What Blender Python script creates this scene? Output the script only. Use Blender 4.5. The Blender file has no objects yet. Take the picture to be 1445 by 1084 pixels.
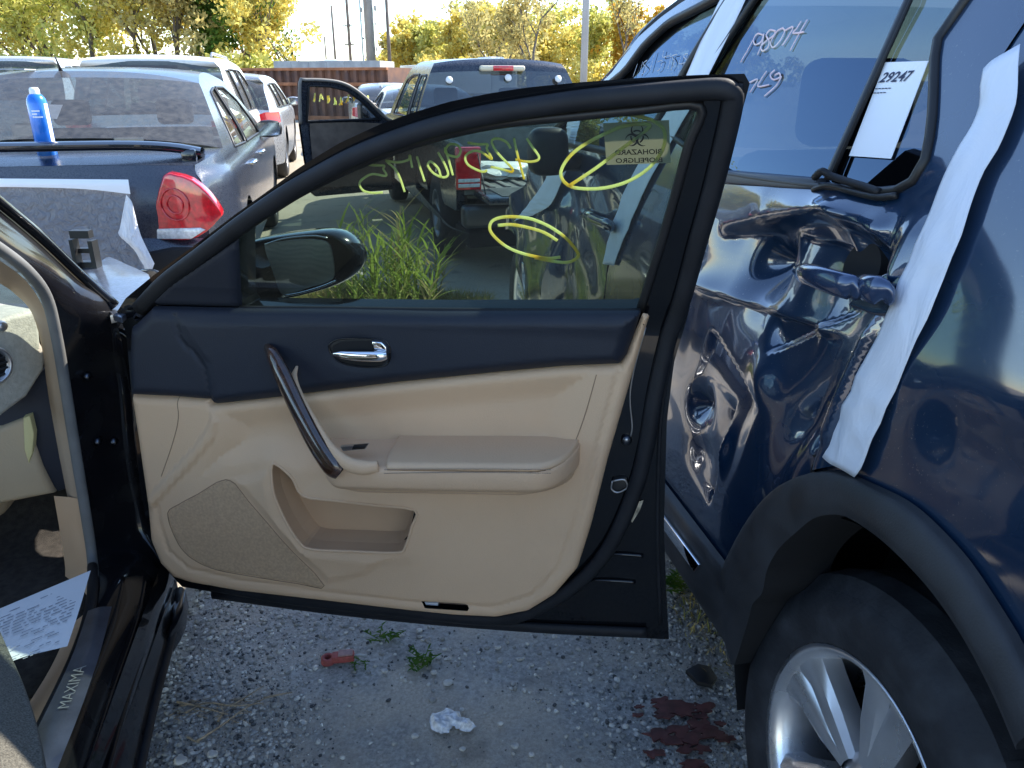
import bpy, bmesh, math, random
import numpy as np
from math import sin, cos, tan, pi, radians, sqrt, atan2
from mathutils import Vector, Matrix
from mathutils.geometry import delaunay_2d_cdt

random.seed(7)
rng = np.random.default_rng(11)
scene = bpy.context.scene
COL = scene.collection

# ------------------------------------------------------------------ camera, sky, sun, exposure
CAM_H, TILT, FPX, CX, CY = 1.42, radians(21.4), 1092.0, 722.5, 542.0
cam_d = bpy.data.cameras.new('camera')
cam_d.sensor_width = 36.0
cam_d.lens = 36.0 * FPX / 1445.0
cam_d.clip_start, cam_d.clip_end = 0.02, 3000
cam = bpy.data.objects.new('camera', cam_d)
COL.objects.link(cam)
cam.location = (0, 0, CAM_H)
cam.rotation_euler = (pi / 2 - TILT, 0, 0)
scene.camera = cam

SUN_AZ, SUN_EL = radians(52), radians(41)          # azimuth clockwise from +Y (towards +X)
world = bpy.data.worlds.new('World')
scene.world = world
world.use_nodes = True
wn = world.node_tree
bg = wn.nodes['Background']
sky = wn.nodes.new('ShaderNodeTexSky')
sky.sky_type = 'NISHITA'
sky.sun_disc = False
sky.sun_elevation = SUN_EL
sky.sun_rotation = SUN_AZ
sky.altitude = 200
sky.air_density = 1.0
sky.dust_density = 0.15
sky.ozone_density = 2.2
wn.links.new(sky.outputs[0], bg.inputs[0])
bg.inputs[1].default_value = 0.13
sun_d = bpy.data.lights.new('sun', 'SUN')
sun_d.energy = 3.6
sun_d.angle = radians(0.53)
sun_d.color = (1.0, 0.93, 0.82)
sun = bpy.data.objects.new('sun', sun_d)
COL.objects.link(sun)
SUN_DIR = Vector((sin(SUN_AZ) * cos(SUN_EL), cos(SUN_AZ) * cos(SUN_EL), sin(SUN_EL)))
sun.rotation_euler = SUN_DIR.to_track_quat('Z', 'Y').to_euler()
sun.location = (0, 0, 30)
scene.view_settings.view_transform = 'Standard'
scene.view_settings.look = 'None'
scene.view_settings.gamma = 1.0
scene.view_settings.use_curve_mapping = False
scene.view_settings.exposure = 1.85
try:
    scene.cycles.use_denoising = True
    scene.cycles.max_bounces = 10
    scene.cycles.transparent_max_bounces = 24
except Exception:
    pass

# ------------------------------------------------------------------ pixel helpers (a pixel gives only a direction)
V = Vector
CAMP = np.array([0.0, 0.0, CAM_H])
def ray(u, v):
    x = (u - CX) / FPX; y = (CY - v) / FPX
    return np.array([x, cos(TILT) + y * sin(TILT), -sin(TILT) + y * cos(TILT)])
def onz(u, v, z):
    r = ray(u, v); return CAMP + r * ((z - CAM_H) / r[2])
def onpl(u, v, p, n):
    r = ray(u, v); return CAMP + r * (np.dot(np.asarray(p) - CAMP, n) / np.dot(r, n))
def ony(u, v, Y):
    r = ray(u, v); return CAMP + r * (Y / r[1])

# ------------------------------------------------------------------ object helpers
ROOTM = {}
def tag(o, label=None, cat=None, group=None, kind=None):
    if label: o['label'] = label
    if cat: o['category'] = cat
    if group: o['group'] = group
    if kind: o['kind'] = kind
    return o
def thing(name, label, cat, loc=(0, 0, 0), yaw=0.0, group=None):
    o = bpy.data.objects.new(name, None)
    o.empty_display_size = 0.1
    COL.objects.link(o)
    o.location = loc
    o.rotation_euler = (0, 0, -yaw)              # yaw clockwise from +Y
    ROOTM[o.name] = Matrix.Translation(V(loc)) @ Matrix.Rotation(-yaw, 4, 'Z')
    return tag(o, label, cat, group)
def root_of(o):
    while o.parent: o = o.parent
    return o
def link_mesh(name, me, mat, parent):
    o = bpy.data.objects.new(name, me)
    COL.objects.link(o)
    if mat is not None: me.materials.append(mat)
    if parent is not None: o.parent = parent
    return o
def mk(name, verts, faces, mat, parent=None, smooth=True, local=False, normals=None):
    vs = np.asarray(verts, dtype=float).reshape(-1, 3)
    if parent is not None and not local:
        m = np.array(ROOTM[root_of(parent).name].inverted())
        vs = vs @ m[:3, :3].T + m[:3, 3]
        if normals is not None: normals = np.asarray(normals) @ m[:3, :3].T
    me = bpy.data.meshes.new(name)
    me.from_pydata(vs.tolist(), [], [tuple(int(i) for i in f) for f in faces])
    me.update()
    if smooth: me.polygons.foreach_set('use_smooth', [True] * len(me.polygons))
    if normals is not None:
        me.normals_split_custom_set_from_vertices([tuple(n) for n in normals])
    return link_mesh(name, me, mat, parent)
def from_bm(name, bm, mat, parent=None, smooth=True, local=False):
    if parent is not None and not local:
        bm.transform(ROOTM[root_of(parent).name].inverted())
    me = bpy.data.meshes.new(name)
    bm.normal_update()
    bm.to_mesh(me); bm.free()
    if smooth:
        me.polygons.foreach_set('use_smooth', [True] * len(me.polygons))
        try: me.set_sharp_from_angle(angle=radians(38))
        except Exception: pass
    return link_mesh(name, me, mat, parent)

def catmull(pts, n, closed=False):
    P = np.asarray(pts, dtype=float)
    k = len(P)
    if k < 3 and not closed:
        return np.array([P[0] + (P[-1] - P[0]) * i / n for i in range(n + 1)])
    segs = k if closed else k - 1
    out = []
    for i in range(segs):
        p1, p2 = P[i], P[(i + 1) % k]
        p0 = P[(i - 1) % k] if (closed or i > 0) else 2 * p1 - p2
        p3 = P[(i + 2) % k] if (closed or i + 2 < k) else 2 * p2 - p1
        for j in range(n):
            t = j / n
            out.append(0.5 * (2 * p1 + (p2 - p0) * t + (2 * p0 - 5 * p1 + 4 * p2 - p3) * t * t + (3 * p1 - p0 - 3 * p2 + p3) * t ** 3))
    if not closed: out.append(P[-1])
    return np.array(out)
def resample(P, step, closed=False):
    P = np.asarray(P, float)
    Q = np.vstack([P, P[:1]]) if closed else P
    d = np.r_[0, np.cumsum(np.linalg.norm(np.diff(Q, axis=0), axis=1))]
    n = max(2, int(round(d[-1] / step)))
    t = np.linspace(0, d[-1], n + 1)
    R = np.stack([np.interp(t, d, Q[:, i]) for i in range(Q.shape[1])], 1)
    return R[:-1] if closed else R

def poly_inside(P, poly):
    x, y = P[:, 0], P[:, 1]
    inside = np.zeros(len(P), bool)
    n = len(poly); j = n - 1
    for i in range(n):
        xi, yi = poly[i]; xj, yj = poly[j]
        if yi != yj:
            c = ((yi > y) != (yj > y)) & (x < (xj - xi) * (y - yi) / (yj - yi) + xi)
            inside ^= c
        j = i
    return inside
def poly_dist(P, poly, closed=True):
    P = np.asarray(P, float); poly = np.asarray(poly, float)
    d = np.full(len(P), 1e9)
    n = len(poly)
    for i in range(n if closed else n - 1):
        a = poly[i]; b = poly[(i + 1) % n]
        ab = b - a; L = max(1e-12, ab @ ab)
        t = np.clip(((P - a) @ ab) / L, 0, 1)
        q = a + t[:, None] * ab
        d = np.minimum(d, np.hypot(P[:, 0] - q[:, 0], P[:, 1] - q[:, 1]))
    return d

def cdt(outline, holes, step, edge_step=None, rings=()):
    es = edge_step or step
    loops = [resample(outline, es, True)] + [resample(h, es, True) for h in holes]
    lo = loops[0].min(0); hi = loops[0].max(0)
    xs = np.arange(lo[0], hi[0], step); ys = np.arange(lo[1], hi[1], step * .866)
    G = np.array([(x + (step / 2 if (j & 1) else 0), y) for j, y in enumerate(ys) for x in xs])
    ok = poly_inside(G, loops[0])
    for h in loops[1:]: ok &= ~poly_inside(G, h)
    G = G[ok]
    for l in loops: 
        if len(G): G = G[poly_dist(G, l) > es * .45]
    if len(rings):
        l0 = loops[0]; tn = np.roll(l0, -1, 0) - np.roll(l0, 1, 0); tn /= np.maximum(1e-9, np.linalg.norm(tn, axis=1))[:, None]
        nn = np.stack([-tn[:, 1], tn[:, 0]], 1)
        if not poly_inside(l0 + nn * rings[0], l0).mean() > .5: nn = -nn
        RP = []
        for r in rings:
            q = l0 + nn * r; ok = poly_inside(q, l0); q = q[ok]; q = q[poly_dist(q, l0) > r * .85]
            for h in loops[1:]:
                if len(q): q = q[~poly_inside(q, h)]
                if len(q): q = q[poly_dist(q, h) > es * .45]
            RP.append(q)
        if len(G): G = G[poly_dist(G, l0) > rings[-1] + es * .4]
        G = np.vstack([G] + RP)
    pts, edges = [], []
    for l in loops:
        b = len(pts)
        pts += [V(p) for p in l]
        edges += [(b + i, b + (i + 1) % len(l)) for i in range(len(l))]
    nb = len(pts)
    pts += [V(p) for p in G]
    r = delaunay_2d_cdt(pts, edges, [], 0, 1e-7)
    vs = np.array([(p[0], p[1]) for p in r[0]])
    fs = np.array([f for f in r[2] if len(f) == 3])
    c = vs[fs].mean(1)
    ok = poly_inside(c, loops[0])
    for h in loops[1:]: ok &= ~poly_inside(c, h)
    return vs, fs[ok]
def panel(name, outline, holes, F, mat, parent, step=.02, thick=0.0, flip=False, edge_step=None, back=None, rings=()):
    """F: (N,2) array -> (N,3) array of world points. thick>0 adds a back sheet behind along -normal."""
    vs, fs = cdt(np.asarray(outline, float), [np.asarray(h, float) for h in holes], step, edge_step, rings)
    e = step * .25
    P = F(vs)
    du = F(vs + [e, 0]) - F(vs - [e, 0]); dv = F(vs + [0, e]) - F(vs - [0, e])
    N = np.cross(du, dv)
    N /= np.maximum(1e-12, np.linalg.norm(N, axis=1))[:, None]
    tri = P[fs]; fn = np.cross(tri[:, 1] - tri[:, 0], tri[:, 2] - tri[:, 0])
    if flip: N = -N
    bad = (fn * N[fs[:, 0]]).sum(1) < 0
    fs = fs.copy(); fs[bad] = fs[bad][:, ::-1]
    if thick <= 0:
        return mk(name, P, fs, mat, parent, normals=N)
    n = len(P)
    B = P - N * thick if back is None else P + np.asarray(back)
    cnt = {}
    for f in fs:
        for a, b in ((f[0], f[1]), (f[1], f[2]), (f[2], f[0])):
            cnt[(a, b)] = 1
    bound = [(a, b) for (a, b) in cnt if (b, a) not in cnt]
    verts = [P, B]; norms = [N, -N]
    idx = {}; rv = []; rn = []
    faces = [tuple(f) for f in fs] + [tuple(n + i for i in f[::-1]) for f in fs]
    base = 2 * n
    for a, b in bound:
        en = np.cross(P[b] - P[a], N[a]); en = en / max(1e-12, np.linalg.norm(en))
        k = base + len(rv)
        rv += [P[a], P[b], B[b], B[a]]; rn += [en] * 4
        faces.append((k + 3, k + 2, k + 1, k))
    allv = np.vstack([P, B, np.array(rv)]); alln = np.vstack([N, -N, np.array(rn)])
    return mk(name, allv, faces, mat, parent, normals=alln)
def patch(name, grid, mat, parent, nu=6, nv=6, local=False, smooth=True, flip=False, thick=0.0):
    G = np.asarray(grid, float)                      # rows x cols x 3
    R = np.array([catmull(r, nu) for r in G])
    S = np.stack([catmull(R[:, j], nv) for j in range(R.shape[1])], 1)
    a, b = S.shape[:2]
    faces = []
    for i in range(a - 1):
        for j in range(b - 1):
            q = (i * b + j, i * b + j + 1, (i + 1) * b + j + 1, (i + 1) * b + j)
            faces.append(q[::-1] if flip else q)
    o = mk(name, S.reshape(-1, 3), faces, mat, parent, smooth, local)
    if thick:
        m = o.modifiers.new('solid', 'SOLIDIFY'); m.thickness = thick; m.offset = -1
    return o
def tube_data(path, rad, ns=8, closed=False, flat=None, up=None, cap=True):
    """rad scalar or list; flat=(sx, sy) scales the section axes (side, up)"""
    P = np.asarray(path, float); n = len(P)
    rad = np.full(n, rad) if np.isscalar(rad) else np.asarray(rad, float)
    if len(rad) != n: rad = np.interp(np.linspace(0, 1, n), np.linspace(0, 1, len(rad)), rad)
    vs, fs = [], []
    if closed: T = np.roll(P, -1, 0) - np.roll(P, 1, 0)
    else: T = np.gradient(P, axis=0)
    T /= np.maximum(1e-9, np.linalg.norm(T, axis=1))[:, None]
    ref = np.array(up if up is not None else (0, 0, 1.0))
    if up is None and abs(T[0] @ ref) > .95: ref = np.array((1.0, 0, 0))
    prev = None
    sx, sy = flat or (1, 1)
    for i in range(n):
        t = T[i]
        if prev is None or up is not None: s = np.cross(t, ref)
        else: s = prev - t * (prev @ t)
        s /= max(1e-9, np.linalg.norm(s)); prev = s
        w = np.cross(s, t)
        for k in range(ns):
            a = 2 * pi * k / ns
            vs.append(P[i] + (s * cos(a) * sx + w * sin(a) * sy) * rad[i])
    m = n if closed else n - 1
    for i in range(m):
        for k in range(ns):
            a = i * ns + k; b = i * ns + (k + 1) % ns
            c = ((i + 1) % n) * ns + (k + 1) % ns; d = ((i + 1) % n) * ns + k
            fs.append((a, d, c, b))
    if cap and not closed:
        fs.append(tuple(range(ns))); fs.append(tuple((n - 1) * ns + k for k in range(ns))[::-1])
    return vs, fs
def tube(name, path, rad, mat, parent=None, ns=8, closed=False, flat=None, up=None, local=False):
    vs, fs = tube_data(path, rad, ns, closed, flat, up)
    return mk(name, vs, fs, mat, parent, local=local)
class MB:
    def __init__(s): s.v, s.f = [], []
    def add(s, vs, fs):
        b = len(s.v); s.v += [tuple(x) for x in vs]; s.f += [tuple(b + i for i in f) for f in fs]; return s
    def tube(s, path, rad, ns=6, **k): return s.add(*tube_data(path, rad, ns, **k))
    def box(s, lo, hi):
        x0, y0, z0 = lo; x1, y1, z1 = hi
        return s.add([(x0, y0, z0), (x1, y0, z0), (x1, y1, z0), (x0, y1, z0), (x0, y0, z1), (x1, y0, z1), (x1, y1, z1), (x0, y1, z1)],
                     [(0, 3, 2, 1), (4, 5, 6, 7), (0, 1, 5, 4), (1, 2, 6, 5), (2, 3, 7, 6), (3, 0, 4, 7)])
    def build(s, name, mat, parent=None, smooth=False, local=True): return mk(name, s.v, s.f, mat, parent, smooth, local)
def rbox(name, lo, hi, mat, parent=None, bev=.01, seg=2, local=True, rot=None, warp=None):
    bm = bmesh.new()
    bmesh.ops.create_cube(bm, size=1)
    lo = V(lo); hi = V(hi)
    for v in bm.verts: v.co = V([lo[i] + (v.co[i] + .5) * (hi[i] - lo[i]) for i in range(3)])
    if bev: bmesh.ops.bevel(bm, geom=list(bm.edges), offset=bev, segments=seg, profile=.5, affect='EDGES')
    if warp:
        for v in bm.verts: v.co = V(warp(v.co))
    if rot is not None: bm.transform(rot)
    return from_bm(name, bm, mat, parent, True, local)
def slab(name, pts, dvec, mat, parent=None, bev=.008, seg=2, local=False):
    """planar-ish polygon pts extruded along dvec (away), front rim bevelled"""
    bm = bmesh.new()
    f = [bm.verts.new(V(p)) for p in pts]
    b = [bm.verts.new(V(p) + V(dvec)) for p in pts]
    n = len(f)
    top = bm.faces.new(f); bm.faces.new(b[::-1])
    for i in range(n): bm.faces.new((f[(i + 1) % n], f[i], b[i], b[(i + 1) % n]))
    bmesh.ops.recalc_face_normals(bm, faces=bm.faces)
    if bev:
        es = [e for e in top.edges]
        bmesh.ops.bevel(bm, geom=es, offset=bev, segments=seg, profile=.5, affect='EDGES', clamp_overlap=True)
    big = [fc for fc in bm.faces if len(fc.verts) > 4]
    bmesh.ops.triangulate(bm, faces=big)
    return from_bm(name, bm, mat, parent, True, local)
def lathe_data(prof, axis_o, axis_d, side, n=32):
    """prof: (r, h) list; axis origin, axis direction, a side vector"""
    o = np.asarray(axis_o, float); d = np.asarray(axis_d, float); d /= np.linalg.norm(d)
    s = np.asarray(side, float); s -= d * (s @ d); s /= np.linalg.norm(s); w = np.cross(d, s)
    vs, fs = [], []
    m = len(prof)
    for k in range(n):
        a = 2 * pi * k / n
        for r, h in prof: vs.append(o + d * h + (s * cos(a) + w * sin(a)) * r)
    for k in range(n):
        for j in range(m - 1):
            a = k * m + j; b = ((k + 1) % n) * m + j
            fs.append((a, b, b + 1, a + 1))
    return vs, fs
def lathe(name, prof, o, d, mat, parent=None, n=32, side=(0, 0, 1), local=True):
    vs, fs = lathe_data(prof, o, d, side, n)
    return mk(name, vs, fs, mat, parent, local=local)
def text_data(s, size, shear=0.0, bold=0.0):
    cu = bpy.data.curves.new('t', 'FONT'); cu.body = s; cu.size = size; cu.resolution_u = 2; cu.shear = shear; cu.offset = bold
    o = bpy.data.objects.new('t', cu); COL.objects.link(o)
    dg = bpy.context.evaluated_depsgraph_get(); dg.update()
    me = bpy.data.meshes.new_from_object(o.evaluated_get(dg))
    vs = np.array([v.co[:2] for v in me.vertices]).reshape(-1, 2); fs = [tuple(p.vertices) for p in me.polygons]
    bpy.data.objects.remove(o); bpy.data.curves.remove(cu); bpy.data.meshes.remove(me)
    return vs, fs
def smooth01(x): x = np.clip(x, 0, 1); return x * x * (3 - 2 * x)

# ------------------------------------------------------------------ materials
MATS = {}
def M(name, col, rough=.5, metal=0.0, coat=0.0, var=0.0, vscale=8.0, bump=0.0, bscale=60.0, col2=None, spec=.5, rvar=0.0, detail=4.0, trans=0.0, ior=1.45, emit=None, sheen=0.0, coat_rough=.03, vlo=.35, vhi=.65):
    if name in MATS: return MATS[name]
    m = bpy.data.materials.new(name); m.use_nodes = True
    nt = m.node_tree; b = nt.nodes['Principled BSDF']
    b.inputs['Base Color'].default_value = (*col, 1)
    b.inputs['Roughness'].default_value = rough
    b.inputs['Metallic'].default_value = metal
    b.inputs['Coat Weight'].default_value = coat
    b.inputs['Coat Roughness'].default_value = coat_rough
    b.inputs['Specular IOR Level'].default_value = spec
    b.inputs['IOR'].default_value = ior
    b.inputs['Transmission Weight'].default_value = trans
    b.inputs['Sheen Weight'].default_value = sheen
    tc = nt.nodes.new('ShaderNodeTexCoord')
    if var or col2 or rvar:
        nz = nt.nodes.new('ShaderNodeTexNoise'); nz.inputs['Scale'].default_value = vscale; nz.inputs['Detail'].default_value = detail
        nt.links.new(tc.outputs['Object'], nz.inputs['Vector'])
        mr = nt.nodes.new('ShaderNodeMapRange'); mr.inputs[1].default_value = vlo; mr.inputs[2].default_value = vhi
        nt.links.new(nz.outputs[0], mr.inputs[0])
        mx = nt.nodes.new('ShaderNodeMix'); mx.data_type = 'RGBA'
        c2 = col2 or tuple(c * (1 + var) for c in col); c1 = col if col2 else tuple(c * (1 - var) for c in col)
        mx.inputs[6].default_value = (*c1, 1); mx.inputs[7].default_value = (*c2, 1)
        nt.links.new(mr.outputs[0], mx.inputs[0]); nt.links.new(mx.outputs[2], b.inputs['Base Color'])
        if rvar:
            r2 = nt.nodes.new('ShaderNodeMapRange'); r2.inputs[1].default_value = .3; r2.inputs[2].default_value = .7
            r2.inputs[3].default_value = max(0, rough - rvar); r2.inputs[4].default_value = min(1, rough + rvar)
            nt.links.new(nz.outputs[0], r2.inputs[0]); nt.links.new(r2.outputs[0], b.inputs['Roughness'])
    if bump:
        n2 = nt.nodes.new('ShaderNodeTexNoise'); n2.inputs['Scale'].default_value = bscale; n2.inputs['Detail'].default_value = 3
        nt.links.new(tc.outputs['Object'], n2.inputs['Vector'])
        bp = nt.nodes.new('ShaderNodeBump'); bp.inputs['Strength'].default_value = bump; bp.inputs['Distance'].default_value = .002
        nt.links.new(n2.outputs[0], bp.inputs['Height']); nt.links.new(bp.outputs[0], b.inputs['Normal'])
    if emit:
        b.inputs['Emission Color'].default_value = (*emit[0], 1); b.inputs['Emission Strength'].default_value = emit[1]
    MATS[name] = m
    return m
def glass(name, tint, dust=0.0, dscale=30.0, dcol=(.45, .43, .38), refl=1.0, ior=1.5, rough=0.0, speck=0.0):
    """thin tinted pane: tinted transparency + fresnel reflection (+ dry dust film and specks)"""
    if name in MATS: return MATS[name]
    m = bpy.data.materials.new(name); m.use_nodes = True
    nt = m.node_tree; nt.nodes.remove(nt.nodes['Principled BSDF'])
    out = nt.nodes['Material Output']
    tr = nt.nodes.new('ShaderNodeBsdfTransparent'); tr.inputs[0].default_value = (*tint, 1)
    gl = nt.nodes.new('ShaderNodeBsdfGlossy'); gl.inputs['Roughness'].default_value = rough
    gl.inputs[0].default_value = (*(refl if isinstance(refl, tuple) else (refl,) * 3), 1)
    fr = nt.nodes.new('ShaderNodeFresnel'); fr.inputs[0].default_value = ior
    # same value from both sides of the thin pane
    geo = nt.nodes.new('ShaderNodeNewGeometry')
    mi = nt.nodes.new('ShaderNodeMath'); mi.operation = 'MULTIPLY_ADD'
    mi.inputs[1].default_value = (1 / ior - ior); mi.inputs[2].default_value = ior
    nt.links.new(geo.outputs['Backfacing'], mi.inputs[0]); nt.links.new(mi.outputs[0], fr.inputs[0])
    mx = nt.nodes.new('ShaderNodeMixShader')
    nt.links.new(fr.outputs[0], mx.inputs[0]); nt.links.new(tr.outputs[0], mx.inputs[1]); nt.links.new(gl.outputs[0], mx.inputs[2])
    last = mx
    if dust or speck:
        tc = nt.nodes.new('ShaderNodeTexCoord')
        df = nt.nodes.new('ShaderNodeBsdfDiffuse'); df.inputs[0].default_value = (*dcol, 1)
        nz = nt.nodes.new('ShaderNodeTexNoise'); nz.inputs['Scale'].default_value = dscale; nz.inputs['Detail'].default_value = 6
        nt.links.new(tc.outputs['Object'], nz.inputs['Vector'])
        mr = nt.nodes.new('ShaderNodeMapRange'); mr.inputs[1].default_value = .3; mr.inputs[2].default_value = .75
        mr.inputs[3].default_value = dust * .55; mr.inputs[4].default_value = min(1, dust * 1.35)
        nt.links.new(nz.outputs[0], mr.inputs[0])
        f = mr.outputs[0]
        if speck:
            vo = nt.nodes.new('ShaderNodeTexVoronoi'); vo.inputs['Scale'].default_value = 90
            nt.links.new(tc.outputs['Object'], vo.inputs['Vector'])
            ms = nt.nodes.new('ShaderNodeMapRange'); ms.inputs[1].default_value = .10; ms.inputs[2].default_value = .04
            ms.inputs[3].default_value = 0; ms.inputs[4].default_value = 1
            nt.links.new(vo.outputs['Distance'], ms.inputs[0])
            n3 = nt.nodes.new('ShaderNodeTexNoise'); n3.inputs['Scale'].default_value = 9
            nt.links.new(tc.outputs['Object'], n3.inputs['Vector'])
            m3 = nt.nodes.new('ShaderNodeMapRange'); m3.inputs[1].default_value = .52; m3.inputs[2].default_value = .75; m3.inputs[4].default_value = speck
            nt.links.new(n3.outputs[0], m3.inputs[0])
            mm = nt.nodes.new('ShaderNodeMath'); mm.operation = 'MULTIPLY'
            nt.links.new(ms.outputs[0], mm.inputs[0]); nt.links.new(m3.outputs[0], mm.inputs[1])
            ma = nt.nodes.new('ShaderNodeMath'); ma.operation = 'ADD'; ma.use_clamp = True
            nt.links.new(f, ma.inputs[0]); nt.links.new(mm.outputs[0], ma.inputs[1]); f = ma.outputs[0]
        m2 = nt.nodes.new('ShaderNodeMixShader')
        nt.links.new(f, m2.inputs[0]); nt.links.new(mx.outputs[0], m2.inputs[1]); nt.links.new(df.outputs[0], m2.inputs[2])
        last = m2
    nt.links.new(last.outputs[0], out.inputs[0])
    MATS[name] = m
    return m
def film(name, col, alpha, rough=.25, bump=.5, bscale=25.0, stretch=(1, 1, 1), dist=.006):
    """thin translucent plastic / tape: diffuse + translucent over transparency with a gloss"""
    if name in MATS: return MATS[name]
    m = bpy.data.materials.new(name); m.use_nodes = True
    nt = m.node_tree; b = nt.nodes['Principled BSDF']
    b.inputs['Base Color'].default_value = (*col, 1); b.inputs['Roughness'].default_value = rough; b.inputs['Alpha'].default_value = alpha
    tc = nt.nodes.new('ShaderNodeTexCoord'); mp = nt.nodes.new('ShaderNodeMapping'); mp.inputs['Scale'].default_value = stretch
    nz = nt.nodes.new('ShaderNodeTexNoise'); nz.inputs['Scale'].default_value = bscale; nz.inputs['Detail'].default_value = 5; nz.inputs['Distortion'].default_value = 1.2
    nt.links.new(tc.outputs['Object'], mp.inputs[0]); nt.links.new(mp.outputs[0], nz.inputs['Vector'])
    bp = nt.nodes.new('ShaderNodeBump'); bp.inputs['Strength'].default_value = bump; bp.inputs['Distance'].default_value = dist
    nt.links.new(nz.outputs[0], bp.inputs['Height']); nt.links.new(bp.outputs[0], b.inputs['Normal'])
    MATS[name] = m
    return m

m_blackpaint = M('black_paint', (.005, .0055, .007), .16, 0, .8, spec=.1, bump=.02, bscale=300, rvar=.08, vscale=5, coat_rough=.04)
m_jamb = M('black_paint_dusty', (.007, .007, .009), .25, 0, .7, spec=.1, rvar=.15, vscale=7, col2=(.022, .021, .020), coat_rough=.06, vlo=.45, vhi=.8)
m_rubber = M('rubber_seal', (.011, .012, .015), .6, spec=.35, var=.2, vscale=20, bump=.15, bscale=200)
m_rubber_grey = M('grey_rubber_seal', (.14, .14, .135), .6, var=.15, vscale=12)
m_navy = M('dark_soft_trim', (.012, .016, .027), .58, bump=.25, bscale=420, var=.12, vscale=3)
m_tan = M('tan_trim', (.66, .44, .27), .52, bump=.5, bscale=480, var=.05, vscale=2.5)
m_tan2 = M('tan_leather', (.66, .44, .275), .46, bump=.5, bscale=300, var=.05, vscale=3)
m_tan_dark = M('tan_speaker_cloth', (.52, .345, .205), .8, bump=1.0, bscale=700, var=.1, vscale=160)
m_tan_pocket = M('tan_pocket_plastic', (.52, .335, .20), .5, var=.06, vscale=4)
m_chrome = M('chrome', (.85, .86, .88), .08, 1.0)
m_satin = M('satin_silver', (.45, .45, .46), .32, .9, var=.08, vscale=10)
m_seam = M('dark_seam', (.06, .045, .032), .8)
m_black = M('black_plastic', (.012, .012, .013), .45, var=.2, vscale=15, bump=.1, bscale=150)
m_dark = M('deep_dark_plastic', (.006, .006, .007), .8)

# ------------------------------------------------------------------ ground
def ground_material():
    m = bpy.data.materials.new('gravel_lot'); m.use_nodes = True
    nt = m.node_tree; b = nt.nodes['Principled BSDF']; L = nt.links.new
    geo = nt.nodes.new('ShaderNodeNewGeometry')
    def noise(scale, detail=6, rough=.6):
        n = nt.nodes.new('ShaderNodeTexNoise'); n.inputs['Scale'].default_value = scale; n.inputs['Detail'].default_value = detail; n.inputs['Roughness'].default_value = rough
        L(geo.outputs['Position'], n.inputs['Vector']); return n.outputs[0]
    def mr(x, a, c, d=0.0, e=1.0):
        n = nt.nodes.new('ShaderNodeMapRange'); n.inputs[1].default_value = a; n.inputs[2].default_value = c; n.inputs[3].default_value = d; n.inputs[4].default_value = e
        L(x, n.inputs[0]); return n.outputs[0]
    def mix(f, a, c):
        n = nt.nodes.new('ShaderNodeMix'); n.data_type = 'RGBA'; L(f, n.inputs[0])
        for k, s in ((6, a), (7, c)):
            if isinstance(s, tuple): n.inputs[k].default_value = (*s, 1)
            else: L(s, n.inputs[k])
        return n.outputs[2]
    grey = mix(mr(noise(90, 4), .35, .65), (.24, .23, .215), (.44, .42, .385))
    sand = mix(mr(noise(140, 3), .3, .7), (.33, .29, .24), (.52, .46, .38))
    near = mix(mr(noise(2.6, 6), .44, .58), grey, sand)
    far = mix(mr(noise(.35, 6), .35, .65), (.30, .255, .19), (.42, .36, .275))
    sep = nt.nodes.new('ShaderNodeSeparateXYZ'); L(geo.outputs['Position'], sep.inputs[0])
    c = mix(mr(sep.outputs[1], 2.6, 9.0), near, far)
    dark = mr(noise(5.0, 6), .58, .72, 0, .5)
    c = mix(dark, c, (.06, .057, .053))
    L(c, b.inputs['Base Color']); b.inputs['Roughness'].default_value = .9
    bp = nt.nodes.new('ShaderNodeBump'); bp.inputs['Strength'].default_value = .8; bp.inputs['Distance'].default_value = .012
    L(noise(110, 6, .7), bp.inputs['Height']); L(bp.outputs[0], b.inputs['Normal'])
    return m
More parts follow.
